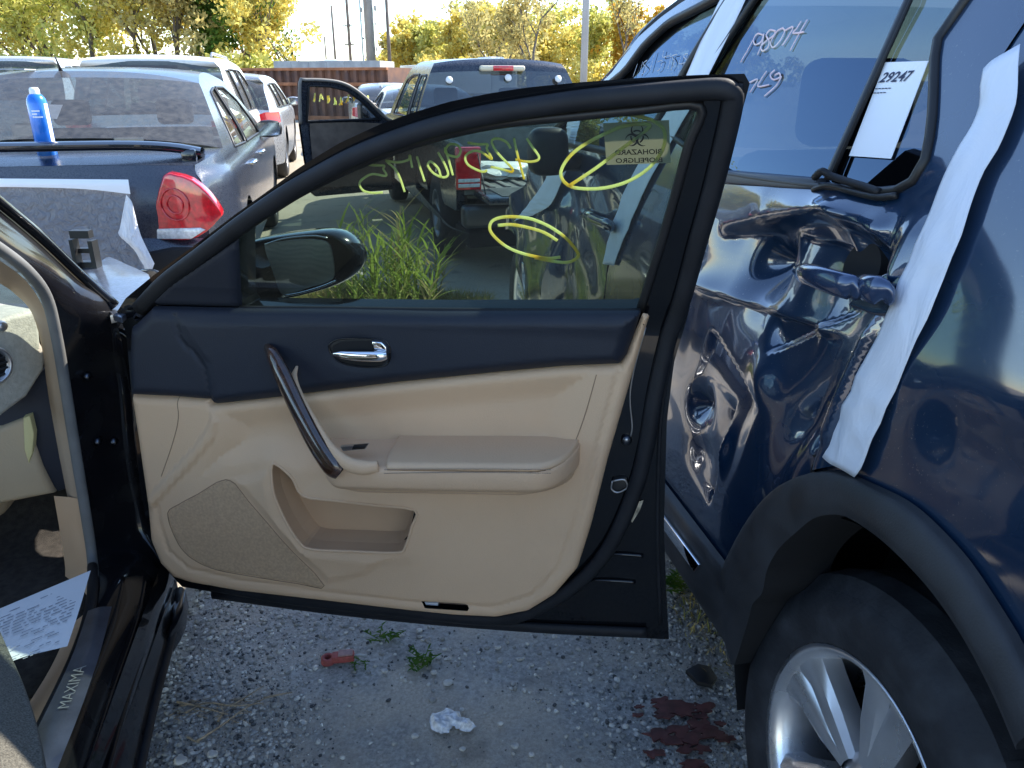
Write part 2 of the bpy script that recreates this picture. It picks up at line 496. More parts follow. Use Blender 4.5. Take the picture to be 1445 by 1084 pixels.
def build_ground():
    def hgt(x, y): return 0.006 * np.sin(x * 3.1 + 1) * np.sin(y * 2.3) + .004 * np.sin(x * 7.7 + y * 5.1)
    xs = np.r_[-1500, -400, -120, -40, -15, -8, np.arange(-4, 4.01, .1), 8, 15, 40, 120, 400, 1500]
    ys = np.r_[-600, -100, -30, -10, -4, -2, np.arange(0, 8.01, .1), 12, 20, 40, 90, 200, 600, 2500]
    vs = []; nx = len(xs)
    for y in ys:
        for x in xs:
            near = abs(x) <= 4 and 0 <= y <= 8
            vs.append((x, y, float(hgt(x, y)) - .006 if near else -.006))
    fs = [(j * nx + i, j * nx + i + 1, (j + 1) * nx + i + 1, (j + 1) * nx + i) for j in range(len(ys) - 1) for i in range(nx - 1)]
    g = mk('ground', vs, fs, ground_material())
    tag(g, kind='structure')
    # loose stones lying on it, in three tones
    ico_bm = bmesh.new(); bmesh.ops.create_icosphere(ico_bm, subdivisions=1, radius=1)
    bv = np.array([v.co for v in ico_bm.verts]); bf = np.array([[v.index for v in f.verts] for f in ico_bm.faces]); ico_bm.free()
    def stones(name, n, col, col2, smin, smax, label, box=(-.95, .62, 1.05, 2.7), patchy=None):
        x = rng.uniform(box[0], box[1], n * 3); y = rng.uniform(box[2], box[3], n * 3)
        if patchy is not None:
            keep = patchy(x, y) > rng.uniform(0, 1, n * 3); x, y = x[keep], y[keep]
        x, y = x[:n], y[:n]; k = len(x)
        s = smin * (smax / smin) ** (rng.uniform(0, 1, k) ** 2.2)
        vsn = bv[None] * (1 + rng.uniform(-.28, .28, (k, len(bv), 1)))
        vsn = vsn * np.stack([s, s * rng.uniform(.6, 1, k), s * rng.uniform(.4, .8, k)], 1)[:, None]
        a = rng.uniform(0, 2 * pi, k); ca, sa = np.cos(a)[:, None], np.sin(a)[:, None]
        X = vsn[..., 0] * ca - vsn[..., 1] * sa + x[:, None]; Y = vsn[..., 0] * sa + vsn[..., 1] * ca + y[:, None]
        Z = vsn[..., 2] + (hgt(x, y) - .006 + s * .18)[:, None]
        P = np.stack([X, Y, Z], -1).reshape(-1, 3)
        Fc = (bf[None] + (np.arange(k) * len(bv))[:, None, None]).reshape(-1, 3)
        me = bpy.data.meshes.new(name)
        me.vertices.add(len(P)); me.vertices.foreach_set('co', P.ravel())
        me.loops.add(Fc.size); me.loops.foreach_set('vertex_index', Fc.ravel())
        me.polygons.add(len(Fc)); me.polygons.foreach_set('loop_start', np.arange(len(Fc)) * 3); me.polygons.foreach_set('loop_total', np.full(len(Fc), 3))
        me.update(calc_edges=True)
        o = link_mesh(name, me, M(name + '_stone', col, .85, col2=col2, vscale=45, vlo=.4, vhi=.6), None)
        tag(o, label, 'gravel', kind='stuff')
    cl = lambda x, y: np.clip(.35 + .6 * np.sin(x * 4.1 + 2.2 * np.sin(y * 3.3) + .6) + .35 * np.sin(y * 9 + x * 5), .03, 1)
    stones('pale_gravel', 12000, (.36, .345, .32), (.52, .50, .46), .0018, .0095, 'pale small gravel strewn on the lot between the two cars', patchy=cl)
    stones('grey_gravel', 15000, (.20, .195, .185), (.32, .31, .29), .0018, .0105, 'mid grey small gravel strewn on the lot between the two cars', patchy=cl)
    stones('dark_gravel', 6500, (.045, .046, .048), (.10, .10, .10), .0018, .0075, 'dark asphalt crumbs strewn on the lot between the two cars', patchy=cl)
build_ground()

# ------------------------------------------------------------------ the black sedan with its open front door
PSI_M = radians(-12)
FWD_M = np.array([sin(PSI_M), cos(PSI_M), 0]); RGT_M = np.array([cos(PSI_M), -sin(PSI_M), 0])
A0 = onz(252, 825, .26); B0 = onz(944, 902, .26)
UD = (B0 - A0) / np.linalg.norm(B0 - A0)
ND = np.array([UD[1], -UD[0], 0]); ND = ND if ND[1] < 0 else -ND
ZV = np.array([0, 0, 1.0])
H = A0 - UD * .03; H = np.array([H[0], H[1], 0])
sedan = thing('black_sedan', 'black sedan with tan interior, its front passenger door swung wide open', 'car', tuple(H), PSI_M)
ZB, LEAN = .97, .30
def lean(z):
    t = np.maximum(0, z - ZB); return LEAN * t * np.minimum(1, t / .06 * .5 + .5)
def FD(P, w=0.0):
    P = np.asarray(P, float); a, z = P[..., 0], P[..., 1]
    ww = w + lean(z)
    o = np.array([A0[0], A0[1], 0])
    return o + a[..., None] * UD + z[..., None] * ZV + np.asarray(ww)[..., None] * ND
def dpx(u, v, w=0.0):
    z = .9
    for _ in range(25):
        p = onpl(u, v, np.array([A0[0], A0[1], 0]) + ND * (w + float(lean(np.array(z)))), ND); z = .5 * z + .5 * p[2]
    return np.array([(p - A0) @ UD, p[2]])
def dpoly(px, w=0.0): return np.array([dpx(u, v, w) for u, v in px])
def dwp(u, v, w=0.0):
    return FD(dpx(u, v, w)[None], w)[0]
def dpath(pxw, n=6): return catmull([dwp(u, v, w) for u, v, w in pxw], n)
def pillow(d, h, r):
    d = np.clip(d, 0, r); return h - r + np.sqrt(np.maximum(0, r * r - (r - d) ** 2)) if r <= h else h * np.sqrt(np.maximum(0, 1 - (1 - d / r) ** 2))

frame_out = [(165, 440), (178, 420), (220, 386), (271, 349), (330, 304), (387, 263), (420, 238), (475, 204), (535, 176), (580, 160), (632, 144), (690, 132), (740, 124), (820, 116), (900, 110), (980, 106), (1050, 104), (1060, 106), (1058, 118)]
right_edge = [(1025, 239), (995, 339), (977, 415), (969, 452), (951, 512), (941, 595), (937, 743), (940, 835), (944, 903)]
bottom_edge = [(855, 896), (727, 883), (594, 872), (442, 856), (338, 842), (256, 828)]
left_edge = [(232, 800), (212, 765), (198, 690), (186, 560), (178, 470)]
glass_px = [(334, 330), (380, 299), (434, 266), (520, 226), (606, 196), (700, 175), (816, 163), (900, 155), (987, 150), (972, 205), (950, 286), (925, 370), (904, 437), (620, 437), (338, 433)]
shell_out = dpoly(frame_out + right_edge + bottom_edge + left_edge)
glass_poly = dpoly(glass_px)
pocket_hole = dpoly([(390, 664), (414, 676), (430, 700), (583, 720), (572, 766), (560, 773), (442, 768), (425, 757), (396, 702)], .02)
door = panel('door', shell_out, [glass_poly, pocket_hole], lambda P: FD(P, 0.0), m_blackpaint, sedan, .022, thick=.07, back=-ND * .075)
door['label'] = 'open front door with its tan and dark inner trim facing out'
# outer weather seal round the door edge
seal = [(196, 436, .012), (232, 399, .012), (281, 362, .012), (340, 317, .012), (400, 276, .012), (450, 247, .012), (500, 221, .012), (560, 197, .012), (620, 178, .012), (680, 164, .012), (750, 152, .012), (820, 142, .012), (900, 134, .012), (975, 128, .012), (1015, 126, .012), (1031, 131, .012), (1034, 145, .012), (1024, 195, .012), (1004, 275, .012), (984, 345, .012), (962, 425, .012), (942, 482, .012), (924, 560, .012), (912, 630, .012), (894, 697, .012), (858, 775, .012), (812, 826, .012), (752, 862, .012), (690, 874, .010), (560, 861, .010), (420, 846, .010), (300, 826, .010)]
tube('weather_seal', dpath(seal, 5), .0165, m_rubber, door, 10, flat=(1, .75), up=ND)
tube('lip_seal', dpath([(u, v - 11, -.004) for u, v, w in seal[1:14]], 4), .004, m_rubber, door, 6)
tube('glass_channel', dpath([(u, v, .004) for u, v in glass_px[:13]], 4), .0085, m_black, door, 8, flat=(1, .8), up=ND)
tube('bottom_seal', dpath([(300, 838, .004), (450, 858, .004), (600, 874, .004), (760, 886, .006), (860, 891, .008), (912, 893, .008)], 5), .014, m_rubber, door, 8, flat=(1, .6), up=ND)
tube('edge_seal', dpath([(1046, 118, .004), (1012, 240, .004), (982, 345, .004), (962, 430, .004), (944, 520, .004), (932, 600, .004), (928, 740, .004), (932, 880, .004)], 5), .0045, m_rubber, door, 6)
for vv, u0, u1 in ((783, 858, 908), (820, 834, 897)):
    tube('stamped_ridge', dpath([(u0, vv - 1, .002), ((u0 + u1) / 2, vv, .004), (u1, vv + 2, .002)], 5), .0045, m_blackpaint, door, 8, flat=(1, .8), up=ND)
tube('jamb_edge_bead', dpath([(911, 462, .004), (895, 520, .004), (889, 560, .004), (892, 600, .004), (890, 616, .004)], 5), .002, m_satin, door, 6)
def dring(name, u, v, w, r, h, mat, prof=None):
    p = dwp(u, v, w)
    prof = prof or [(0, h), (r * .7, h), (r, h * .4), (r, -h)]
    vs, fs = lathe_data(prof, p, ND, ZV, 16)
    return mk(name, vs, fs, mat, door)
dring('latch_bolt', 884, 621, .004, .011, .007, M('dark_steel', (.10, .11, .13), .3, 1.0))
dring('bolt_head', 884, 621, .011, .005, .003, m_satin)
slab('door_latch', [dwp(u, v, .006) for u, v in ((866, 676), (884, 674), (888, 690), (872, 699), (862, 692))], -ND * .012, m_black, door, .002)
tube('latch_ring', dpath([(864, 679, .009), (881, 677, .009), (885, 688, .009), (872, 695, .009), (863, 690, .009), (864, 679, .009)], 4), .0018, m_satin, door, 6)
slab('tape_scrap', [dwp(u, v, .003) for u, v in ((888, 728), (902, 708), (908, 706), (903, 720), (892, 738))], -ND * .001, M('old_label', (.42, .36, .26), .5, var=.5, vscale=60), door, 0)
# glass
m_doorglass = glass('door_glass', (.35, .46, .41), dust=.03, dscale=14, speck=.35)
gl_poly = dpoly([(322, 332), (434, 260), (520, 220), (606, 190), (700, 169), (816, 157), (900, 149), (992, 144), (960, 286), (912, 442), (620, 444), (326, 440)], -.012)
panel('window_glass', gl_poly, [], lambda P: FD(P, -.012), m_doorglass, door, .03)
# trims -----------------------------------------------------------
W0 = .006
def line_groove(P, px, w, width=.004, depth=.003):
    d = poly_dist(P, catmull(dpoly(px, w), 6), closed=False)
    return -depth * np.exp(-(d / width) ** 2)
def raised(P, poly, h, r):
    ins = poly_inside(P, poly); d = poly_dist(P, poly)
    return np.where(ins, h * smooth01(d / r), 0)
up_px = [(338, 437), (480, 438), (620, 441), (760, 441), (905, 441), (896, 470), (884, 503), (875, 515), (797, 518), (700, 527), (560, 541), (470, 552), (392, 562), (299, 572), (297, 565), (249, 561), (185, 558), (182, 510), (184, 462), (190, 458), (214, 434)]
up_poly = dpoly(up_px, .03)
def F_up(P):
    d = poly_dist(P, up_poly); d = np.where(poly_inside(P, up_poly), d, 0)
    w = W0 + pillow(d, .036, .03) + .004
    w = w + line_groove(P, [(250, 445), (262, 478), (288, 506), (298, 540), (300, 572)], .03, .005, .006)
    w = w + raised(P, dpoly([(254, 447), (268, 478), (296, 510), (306, 566), (560, 536), (700, 522), (872, 510), (895, 446), (560, 443)], .03), .004, .02)
    w = w - .010 * np.exp(-(((P[:, 0] - B_BEZ[0]) / .055) ** 2 + ((P[:, 1] - B_BEZ[1]) / .03) ** 2) ** 2)
    return FD(P, w)
B_BEZ = dpx(508, 497, .04)
upper = panel('upper_trim', up_poly, [], F_up, m_navy, door, .009, rings=(.0012, .0035, .007, .012, .018))
sail = dpoly([(180, 452), (196, 432), (240, 396), (300, 356), (332, 336), (337, 436), (214, 433), (188, 458)], .02)
panel('mirror_sail_cover', sail, [], lambda P: FD(P, W0 + pillow(np.where(poly_inside(P, sail), poly_dist(P, sail), 0), .018, .018)), m_navy, door, .01)
tube('belt_seal', dpath([(339, 436, .012), (480, 437, .012), (620, 439, .012), (760, 439.5, .012), (904, 440, .012)], 8), .007, m_rubber, door, 8)

low_px = [(185, 557), (249, 560), (297, 563), (299, 571), (392, 561), (470, 551), (560, 540), (700, 526), (797, 517), (875, 514), (884, 502), (896, 470), (907, 444), (917, 446), (884, 558), (857, 651), (834, 743), (815, 803), (783, 840), (746, 863), (700, 872), (640, 869), (580, 863), (442, 847), (338, 835), (270, 823), (245, 815), (226, 795), (212, 762), (208, 716), (195, 625)]
low_poly = dpoly(low_px, .025)
pocket_px = [(386, 654), (396, 655), (415, 672), (430, 697), (470, 703), (530, 710), (587, 717), (583, 740), (574, 768), (562, 777), (500, 775), (442, 772), (425, 762), (405, 732), (392, 702), (387, 680)]
pocket = dpoly(catmull(pocket_px, 3, True), .035)
spk_px = [(237, 724), (252, 712), (280, 697), (322, 676), (352, 708), (400, 762), (458, 826), (420, 823), (350, 812), (300, 802), (265, 783), (247, 757)]
spk = dpoly(catmull(spk_px, 3, True), .033)
ins_px = [(303, 574), (392, 563), (470, 554), (560, 543), (700, 529), (797, 520), (843, 518), (822, 590), (803, 648), (700, 668), (600, 676), (545, 676), (440, 668), (395, 652), (322, 662), (270, 685), (290, 640), (308, 612), (310, 595)]
ins = dpoly(ins_px, .03)
rim_l = dpoly([(875, 519), (838, 651), (811, 743), (788, 803), (751, 840), (700, 856), (580, 849), (442, 832), (338, 818), (268, 802), (238, 776), (226, 740), (222, 712)], .03)
sw = dpoly([(298, 574), (312, 594), (308, 618), (280, 652), (214, 722), (206, 700), (240, 664), (275, 626), (294, 596)], .03)
lamp_px = [(595, 848), (655, 851), (663, 856), (661, 861), (600, 857)]
lamp = dpoly(lamp_px, .03)
ARM_C = dpx(650, 650, .03)
def W_low(P):
    inside = poly_inside(P, low_poly)
    d = np.where(inside, poly_dist(P, low_poly), 0)
    w = W0 + pillow(d, .028, .02)
    # concave leather insert between the dark trim and the armrest
    di = np.where(poly_inside(P, ins), poly_dist(P, ins), 0)
    w = w - .018 * smooth01(di / .07)
    w = w + raised(P, sw, .007, .012)
    dr = poly_dist(P, rim_l, False)
    w = w - .004 * np.exp(-(dr / .006) ** 2)
    dp = np.where(poly_inside(P, pocket), 0, poly_dist(P, pocket))
    w = w + .010 * np.exp(-(dp / .035) ** 2)
    ds = np.where(poly_inside(P, spk), poly_dist(P, spk), 0)
    w = w + raised(P, dpoly([(322, 675), (386, 653), (400, 725), (432, 768), (560, 782), (520, 815), (462, 827)], .033), .008, .03)
    return w
lower = panel('lower_trim', low_poly, [pocket, lamp], lambda P: FD(P, W_low(P)), m_tan, door, .0085, rings=(.001, .003, .006, .010, .015))
sp_in = spk
panel('speaker_grille', sp_in, [], lambda P: FD(P, W_low(P) + .0035 * smooth01(np.where(poly_inside(P, spk), poly_dist(P, spk), 0) / .004) - .0008), m_tan_dark, door, .009)
for sl_px in ([(249, 561), (252, 590), (244, 625), (228, 672)], [(845, 517), (824, 590), (803, 645)]):
    q_ = catmull(dpoly(sl_px, .033), 6)
    tube('trim_seam', FD(q_, W_low(q_) - .0002), .0012, M('tan_seam', (.26, .17, .10), .8), door, 5)
tube('speaker_edge_line', np.array([FD(p[None], W_low(p[None]) + .0005)[0] for p in resample(spk, .012, True)]), .0010, M('tan_seam', (.26, .17, .10), .8), door, 5, closed=True)
# map pocket
cp = pocket.mean(0)
pk_front = FD(pocket, W_low(pocket + (pocket - cp) * .03) - .0005)
pk2 = cp + (pocket - cp) * .985
pk_mid = FD(pk2, .008); pk_back = FD(cp + (pocket - cp) * .90, -.030)
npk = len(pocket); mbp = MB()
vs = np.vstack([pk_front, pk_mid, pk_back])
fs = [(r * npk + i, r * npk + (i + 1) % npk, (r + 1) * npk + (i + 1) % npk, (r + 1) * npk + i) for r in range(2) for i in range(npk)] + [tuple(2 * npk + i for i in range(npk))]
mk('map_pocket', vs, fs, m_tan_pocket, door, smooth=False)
tube('pocket_lip', pk_front, .0035, m_tan, door, 8, closed=True)
tube('pocket_seam', dpath([(432, 699, .037), (500, 707, .037), (585, 717, .037)], 4), .0012, m_seam, door, 5)
mbp = MB()
for u, v in ((438, 768), (462, 769)):
    mbp.add([dwp(u - 8, v, .01), dwp(u + 10, v - 3, .01), dwp(u + 2, v + 5, .026)], [(0, 1, 2)])
mbp.build('pocket_scrap', m_tan, door, local=False)
slab('courtesy_lamp', [FD(p[None], .012)[0] for p in lamp], -ND * .006, M('lamp_lens', (.30, .20, .15), .25, var=.3, vscale=40), door, 0)
slab('lamp_bulb_cap', [dwp(u, v, .018) for u, v in ((599, 850), (618, 851), (618, 855), (601, 854))], -ND * .005, M('white_plastic', (.75, .76, .78), .4), door, .001)
# armrest: lofted along the door
def arm_loft(name, u0, u1, ztop_l, ztop_r, wmax, zh, mat, endr=(.05, .05), wback=.0, round_top=.012, nsec=40, zcurve=0.0, par=None):
    a0 = dpx(*u0, wmax)[0]; a1 = dpx(*u1, wmax)[0]
    rows = []
    for i in range(nsec + 1):
        t = i / nsec; t = .5 - .5 * cos(pi * t)
        a = a0 + (a1 - a0) * t
        e = 1.0
        if a - a0 < endr[0]: e = sqrt(max(0, 1 - (1 - (a - a0) / endr[0]) ** 2))
        if a1 - a < endr[1]: e = min(e, sqrt(max(0, 1 - (1 - (a1 - a) / endr[1]) ** 2)))
        e = .12 + .88 * e
        zt = ztop_l + (ztop_r - ztop_l) * t + zcurve * sin(pi * t)
        wm = wback + (wmax - wback) * e; rt = round_top; hh = zh * (.75 + .25 * e)
        sec = [(wback, zt)]
        sec += [(wback + (wm - wback) * .5, zt + .001), (wm - rt, zt)]
        sec += [(wm - rt + rt * sin(k * pi / 10), zt - rt + rt * cos(k * pi / 10)) for k in range(1, 5)]
        sec += [(wm, zt - rt - .002), (wm - .002, zt - hh * .75), (wm - .012, zt - hh), (wback, zt - hh - .012)]
        rows.append([FD(np.array([[a, z]]), 0)[0] + ND * w for w, z in sec])
    R = np.array(rows); n, m = R.shape[:2]
    fs = [(i * m + j, i * m + j + 1, (i + 1) * m + j + 1, (i + 1) * m + j) for i in range(n - 1) for j in range(m - 1)]
    fs += [tuple(range(m))[::-1], tuple((n - 1) * m + j for j in range(m))]
    return mk(name, R.reshape(-1, 3), fs, mat, par or door)
AW = .150
zf1 = dpx(560, 662, AW)[1]; zf2 = dpx(800, 662, AW)[1]
zfl = dpx(445, 661, AW)[1]
arm_loft('armrest', (433, 660), (811, 668), zfl + .002, zf2 - .001, AW, .055, m_tan2, (.07, .085), wback=.012, zcurve=-.002)
arm_loft('armrest_lower', (440, 690), (806, 690), zfl - .045, zf2 - .047, AW - .035, .036, m_tan, (.12, .12), wback=.01, round_top=.015)
pad_a = dpx(537, 662, .10)[0]
arm_loft('armrest_pad', (536, 660), (809, 664), zf1 + .007, zf2 + .007, AW - .002, .015, M('armrest_leather', (.64, .425, .26), .5, bump=.5, bscale=260, var=.05, vscale=4), (.014, .08), wback=.012, round_top=.013)
st = MB()
for off in (.0, .010):
    for k in range(70):
        t = k / 70
        u = 542 + (778 - 542) * t
        p = dwp(u, 663 + (off * 500) - 1.0 * sin(pi * t), AW + .0008)
        q = dwp(u + 2.6, 663 + (off * 500) - 1.0 * sin(pi * t), AW + .0008)
        st.tube([p, q], .0009, 4)
st.build('stitching', M('stitch_thread', (.28, .2, .14), .8), door, local=False)
# pull handle
m_wood = M('dark_gloss_wood', (.018, .009, .007), .25, 0, 1.0, col2=(.055, .022, .012), vscale=14, coat_rough=.03)
m_wood.node_tree.nodes['Noise Texture'].inputs['Distortion'].default_value = 3
tube('pull_handle', dpath([(374, 489, .040), (384, 500, .066), (398, 528, .094), (420, 576, .125), (446, 626, .148), (468, 658, .158), (480, 667, .156)], 6), [.009, .017, .0195, .019, .020, .0215, .018], m_wood, door, 12, flat=(1, .55), up=ND)
tube('handle_backing', dpath([(419, 517, .050), (415, 534, .076), (424, 562, .104), (442, 596, .128), (463, 630, .146), (486, 652, .154), (511, 660, .153), (534, 658, .146)], 6), [.003, .008, .010, .011, .013, .016, .017, .012], m_tan, door, 10, flat=(1, .6), up=ND)
slab('window_switch_plate', [dwp(u, v, .110) for u, v in ((480, 631), (519, 628), (515, 634), (484, 637))], -ND * .01, m_satin, door, .001)
slab('window_switch', [dwp(u, v, .114) for u, v in ((498, 630), (518, 628.5), (514, 634), (496, 635))], -ND * .008, m_black, door, .0015)
# inside door handle
bez = catmull([(464, 490), (470, 482), (484, 478), (515, 477.5), (540, 479), (549, 487), (551, 498), (549, 510), (540, 517), (515, 518), (488, 514), (472, 506)], 3, True)
slab('handle_bezel', [dwp(u, v, .048) for u, v in bez], -ND * .012, m_black, door, .003, 3)
bezi = catmull([(469, 491), (475, 485), (488, 481.5), (515, 481), (538, 482), (545, 488), (547, 498), (545, 508), (537, 513), (515, 514), (490, 510), (475, 503)], 3, True)
tube('bezel_ring', [dwp(u, v, .0495) for u, v in bez], .0016, m_blackpaint, door, 6, closed=True)
slab('handle_cup', [dwp(u, v, .0487) for u, v in bezi], -ND * .004, m_dark, door, 0)
tube('handle_lever', dpath([(469, 500, .052), (482, 501, .058), (500, 502.5, .062), (520, 503, .063), (536, 503, .062), (546, 502, .056)], 5), [.004, .0105, .013, .0135, .0135, .011], m_chrome, door, 12, flat=(.85, .5), up=ND)
slab('lever_pad', [dwp(u, v, .055) for u, v in ((524, 482), (538, 483), (545, 490), (546, 500), (529, 500))], -ND * .01, m_chrome, door, .003, 3)
# side mirror, outside the glass
mh = catmull([(300, 352), (340, 345), (377, 337), (420, 331), (457, 329), (480, 336), (497, 352), (503, 372), (497, 387), (474, 402), (440, 413), (406, 421), (366, 427), (300, 430)], 3, True)
bm = bmesh.new()
ring = [dwp(u, v, -.20) for u, v in mh]; cM = np.mean(ring, 0); nr = len(ring)
layers = [(1.0, 0.0), (1.04, -.02), (1.0, -.07), (.85, -.11), (.5, -.135)]
vs = []
for s_, d_ in [(.93, .004), (.97, .006)] + layers:
    for p in ring: vs.append(cM + (p - cM) * s_ + ND * d_)
fs = [(r * nr + i, r * nr + (i + 1) % nr, (r + 1) * nr + (i + 1) % nr, (r + 1) * nr + i) for r in range(len(layers) + 1) for i in range(nr)]
fs.append(tuple((len(layers) + 1) * nr + i for i in range(nr))[::-1])
fs.append(tuple(i for i in range(nr)))
mk('side_mirror', vs, fs, m_blackpaint, door)
def dusty_mirror():
    m = bpy.data.materials.new('dusty_mirror'); m.use_nodes = True; nt = m.node_tree; b = nt.nodes['Principled BSDF']
    tc = nt.nodes.new('ShaderNodeTexCoord'); w = nt.nodes.new('ShaderNodeTexWave'); w.inputs['Scale'].default_value = 22; w.inputs['Distortion'].default_value = 14; w.inputs['Detail'].default_value = 4; w.bands_direction = 'Z'
    w.inputs['Detail Scale'].default_value = .6
    nt.links.new(tc.outputs['Object'], w.inputs['Vector'])
    mx = nt.nodes.new('ShaderNodeMapRange'); mx.inputs[3].default_value = .30; mx.inputs[4].default_value = .45
    nt.links.new(w.outputs[1], mx.inputs[0]); nt.links.new(mx.outputs[0], b.inputs['Roughness'])
    mc = nt.nodes.new('ShaderNodeMix'); mc.data_type = 'RGBA'; mc.inputs[6].default_value = (.36, .38, .39, 1); mc.inputs[7].default_value = (.43, .44, .44, 1)
    nt.links.new(w.outputs[1], mc.inputs[0]); nt.links.new(mc.outputs[2], b.inputs['Base Color']); b.inputs['Metallic'].default_value = .6
    return m
mgl = catmull([(373, 347), (390, 342), (420, 338), (452, 339), (465, 347), (470, 370), (471, 390), (462, 398), (430, 408), (404, 417), (394, 410), (384, 382)], 3, True)
slab('mirror_glass', [dwp(u, v, -.190) for u, v in mgl], -ND * .006, dusty_mirror(), door, .0015)
tube('mirror_trim', dpath([(374, 345, -.186), (400, 337, -.186), (440, 333, -.186), (462, 336, -.186)], 4), .002, m_satin, door, 6)
tube('mirror_lower_trim', dpath([(398, 418, -.184), (425, 413, -.184), (455, 404, -.184), (474, 396, -.184)], 4), .003, m_chrome, door, 6)
tube('mirror_arm', [dwp(318, 392, -.08), dwp(330, 390, -.13), dwp(350, 388, -.22)], .04, m_black, door, 10, flat=(.5, .9))
# yellow marker writing on the glass
def marker_mat(name, c1, c2, tr=.5):
    m = bpy.data.materials.new(name); m.use_nodes = True; nt = m.node_tree; nt.nodes.remove(nt.nodes['Principled BSDF'])
    tc = nt.nodes.new('ShaderNodeTexCoord'); nz = nt.nodes.new('ShaderNodeTexNoise'); nz.inputs['Scale'].default_value = 14; nt.links.new(tc.outputs['Object'], nz.inputs['Vector'])
    mr = nt.nodes.new('ShaderNodeMapRange'); mr.inputs[1].default_value = .5; mr.inputs[2].default_value = .68; nt.links.new(nz.outputs[0], mr.inputs[0])
    mx = nt.nodes.new('ShaderNodeMix'); mx.data_type = 'RGBA'; mx.inputs[6].default_value = (*c1, 1); mx.inputs[7].default_value = (*c2, 1); nt.links.new(mr.outputs[0], mx.inputs[0])
    d = nt.nodes.new('ShaderNodeBsdfDiffuse'); t = nt.nodes.new('ShaderNodeBsdfTranslucent')
    nt.links.new(mx.outputs[2], d.inputs[0]); nt.links.new(mx.outputs[2], t.inputs[0])
    ms = nt.nodes.new('ShaderNodeMixShader'); ms.inputs[0].default_value = tr
    nt.links.new(d.outputs[0], ms.inputs[1]); nt.links.new(t.outputs[0], ms.inputs[2]); nt.links.new(ms.outputs[0], nt.nodes['Material Output'].inputs[0])
    return m
m_yellow = marker_mat('yellow_marker', (.95, .97, .55), (.97, .72, .10), .75)
def zpts(pts, ox, oy, sc): return [(ox + x / sc, oy + y / sc) for x, y in pts]
digs = [zpts(p, 320, 140, 3.497) for p in (
    [(665, 318), (720, 326), (775, 328), (772, 345), (786, 378), (720, 370), (672, 393), (655, 420), (675, 452), (720, 463), (770, 460)],
    [(782, 302), (840, 312), (895, 300), (903, 276), (908, 300), (915, 338)],
    [(785, 305), (830, 345), (855, 390), (878, 458)],
    [(938, 283), (955, 340), (977, 407)],
    [(1042, 262), (1075, 320), (1092, 372), (1065, 386), (1020, 365), (993, 330), (1000, 310), (1016, 314), (1045, 345), (1057, 388)],
    [(1100, 280), (1078, 258), (1098, 224), (1135, 226), (1154, 252), (1138, 284), (1100, 278)],
    [(1076, 238), (1098, 310), (1116, 376)])]
digs += [zpts(p, 560, 60, 5.16) for p in (
    [(515, 730), (590, 742), (660, 742), (655, 775), (692, 850), (620, 800), (560, 790), (510, 815), (498, 850), (520, 892), (570, 922), (625, 942), (658, 932)],
    [(830, 772), (800, 728), (745, 702), (700, 706), (694, 738), (730, 800), (795, 870), (843, 922), (832, 942), (760, 922), (682, 905)],
    [(852, 696), (872, 790), (895, 880), (927, 996)],
    [(945, 698), (990, 765), (1032, 825), (1028, 855), (985, 868), (920, 866), (862, 852)])]
big = zpts([(980, 225), (1080, 240), (1180, 262), (1250, 290), (1310, 340), (1326, 420), (1300, 520), (1220, 630), (1120, 710), (1000, 770), (850, 808), (700, 815), (590, 798), (528, 752), (508, 690), (540, 610), (620, 520), (740, 440), (850, 385), (960, 335), (1080, 308), (1180, 308), (1206, 322), (1180, 350), (1100, 415), (960, 520), (800, 640), (680, 722), (575, 790)], 700, 120, 5.558)
circ = zpts([(505, 484), (600, 478), (720, 500), (830, 535), (920, 590)], 600, 220, 4.925)
circ2 = zpts([(940, 704), (850, 712), (720, 690), (600, 650), (510, 590), (452, 520), (462, 458), (530, 428), (630, 424), (740, 440), (860, 490), (970, 565), (1045, 650), (1062, 700), (1000, 738), (900, 735), (760, 708)], 600, 220, 4.925)
mbw = MB()
for st_, r in [(d, .0021) for d in digs] + [(big, .0029), (circ, .0029), (circ2, .0029)]:
    mbw.tube(catmull([dwp(u, v, -.0155) for u, v in st_], 6), r, 6, flat=(1, .35), up=ND)
mbw.build('marker_writing', m_yellow, door, smooth=True, local=False)
# warning sticker, printed side outward (reads reversed from inside)
m_stk = marker_mat('sticker_film', (.66, .60, .50), (.64, .58, .48), .5)
m_ink = marker_mat('sticker_ink', (.03, .03, .03), (.03, .03, .03), .1)
stq = [(851, 174), (944, 169.5), (946.5, 230), (856, 233)]
slab('hazard_sticker', [dwp(u, v, -.0165) for u, v in stq], -ND * .0005, m_stk, door, 0)
ink = MB()
def flat_poly(px, w): 
    P = [dwp(u, v, w) for u, v in px]; ink.add(P, [tuple(range(len(P)))])
def annulus_px(cx, cy, r, th, a0, a1, w, taper=False, n=28):
    I, O_ = [], []
    for k in range(n + 1):
        a = a0 + (a1 - a0) * k / n
        tt = th * (1 if not taper else max(.06, sin(pi * k / n) ** .8))
        O_.append((cx + r * cos(a), cy - r * sin(a))); I.append((cx + (r - tt) * cos(a), cy - (r - tt) * sin(a)))
    for k in range(n): flat_poly([O_[k], O_[k + 1], I[k + 1], I[k]], w)
bc = (899, 193); R_ = 17.5
for ang in (90, 210, 330):
    a = radians(ang); c = (bc[0] + .50 * R_ * cos(a), bc[1] - .50 * R_ * sin(a))
    annulus_px(c[0], c[1], .52 * R_, .20 * R_, a + radians(28), a + radians(332), -.0152, True)
for ang in (90, 210, 330):
    annulus_px(bc[0], bc[1], .56 * R_, .13 * R_, radians(ang - 36), radians(ang + 36), -.0149, False, 12)
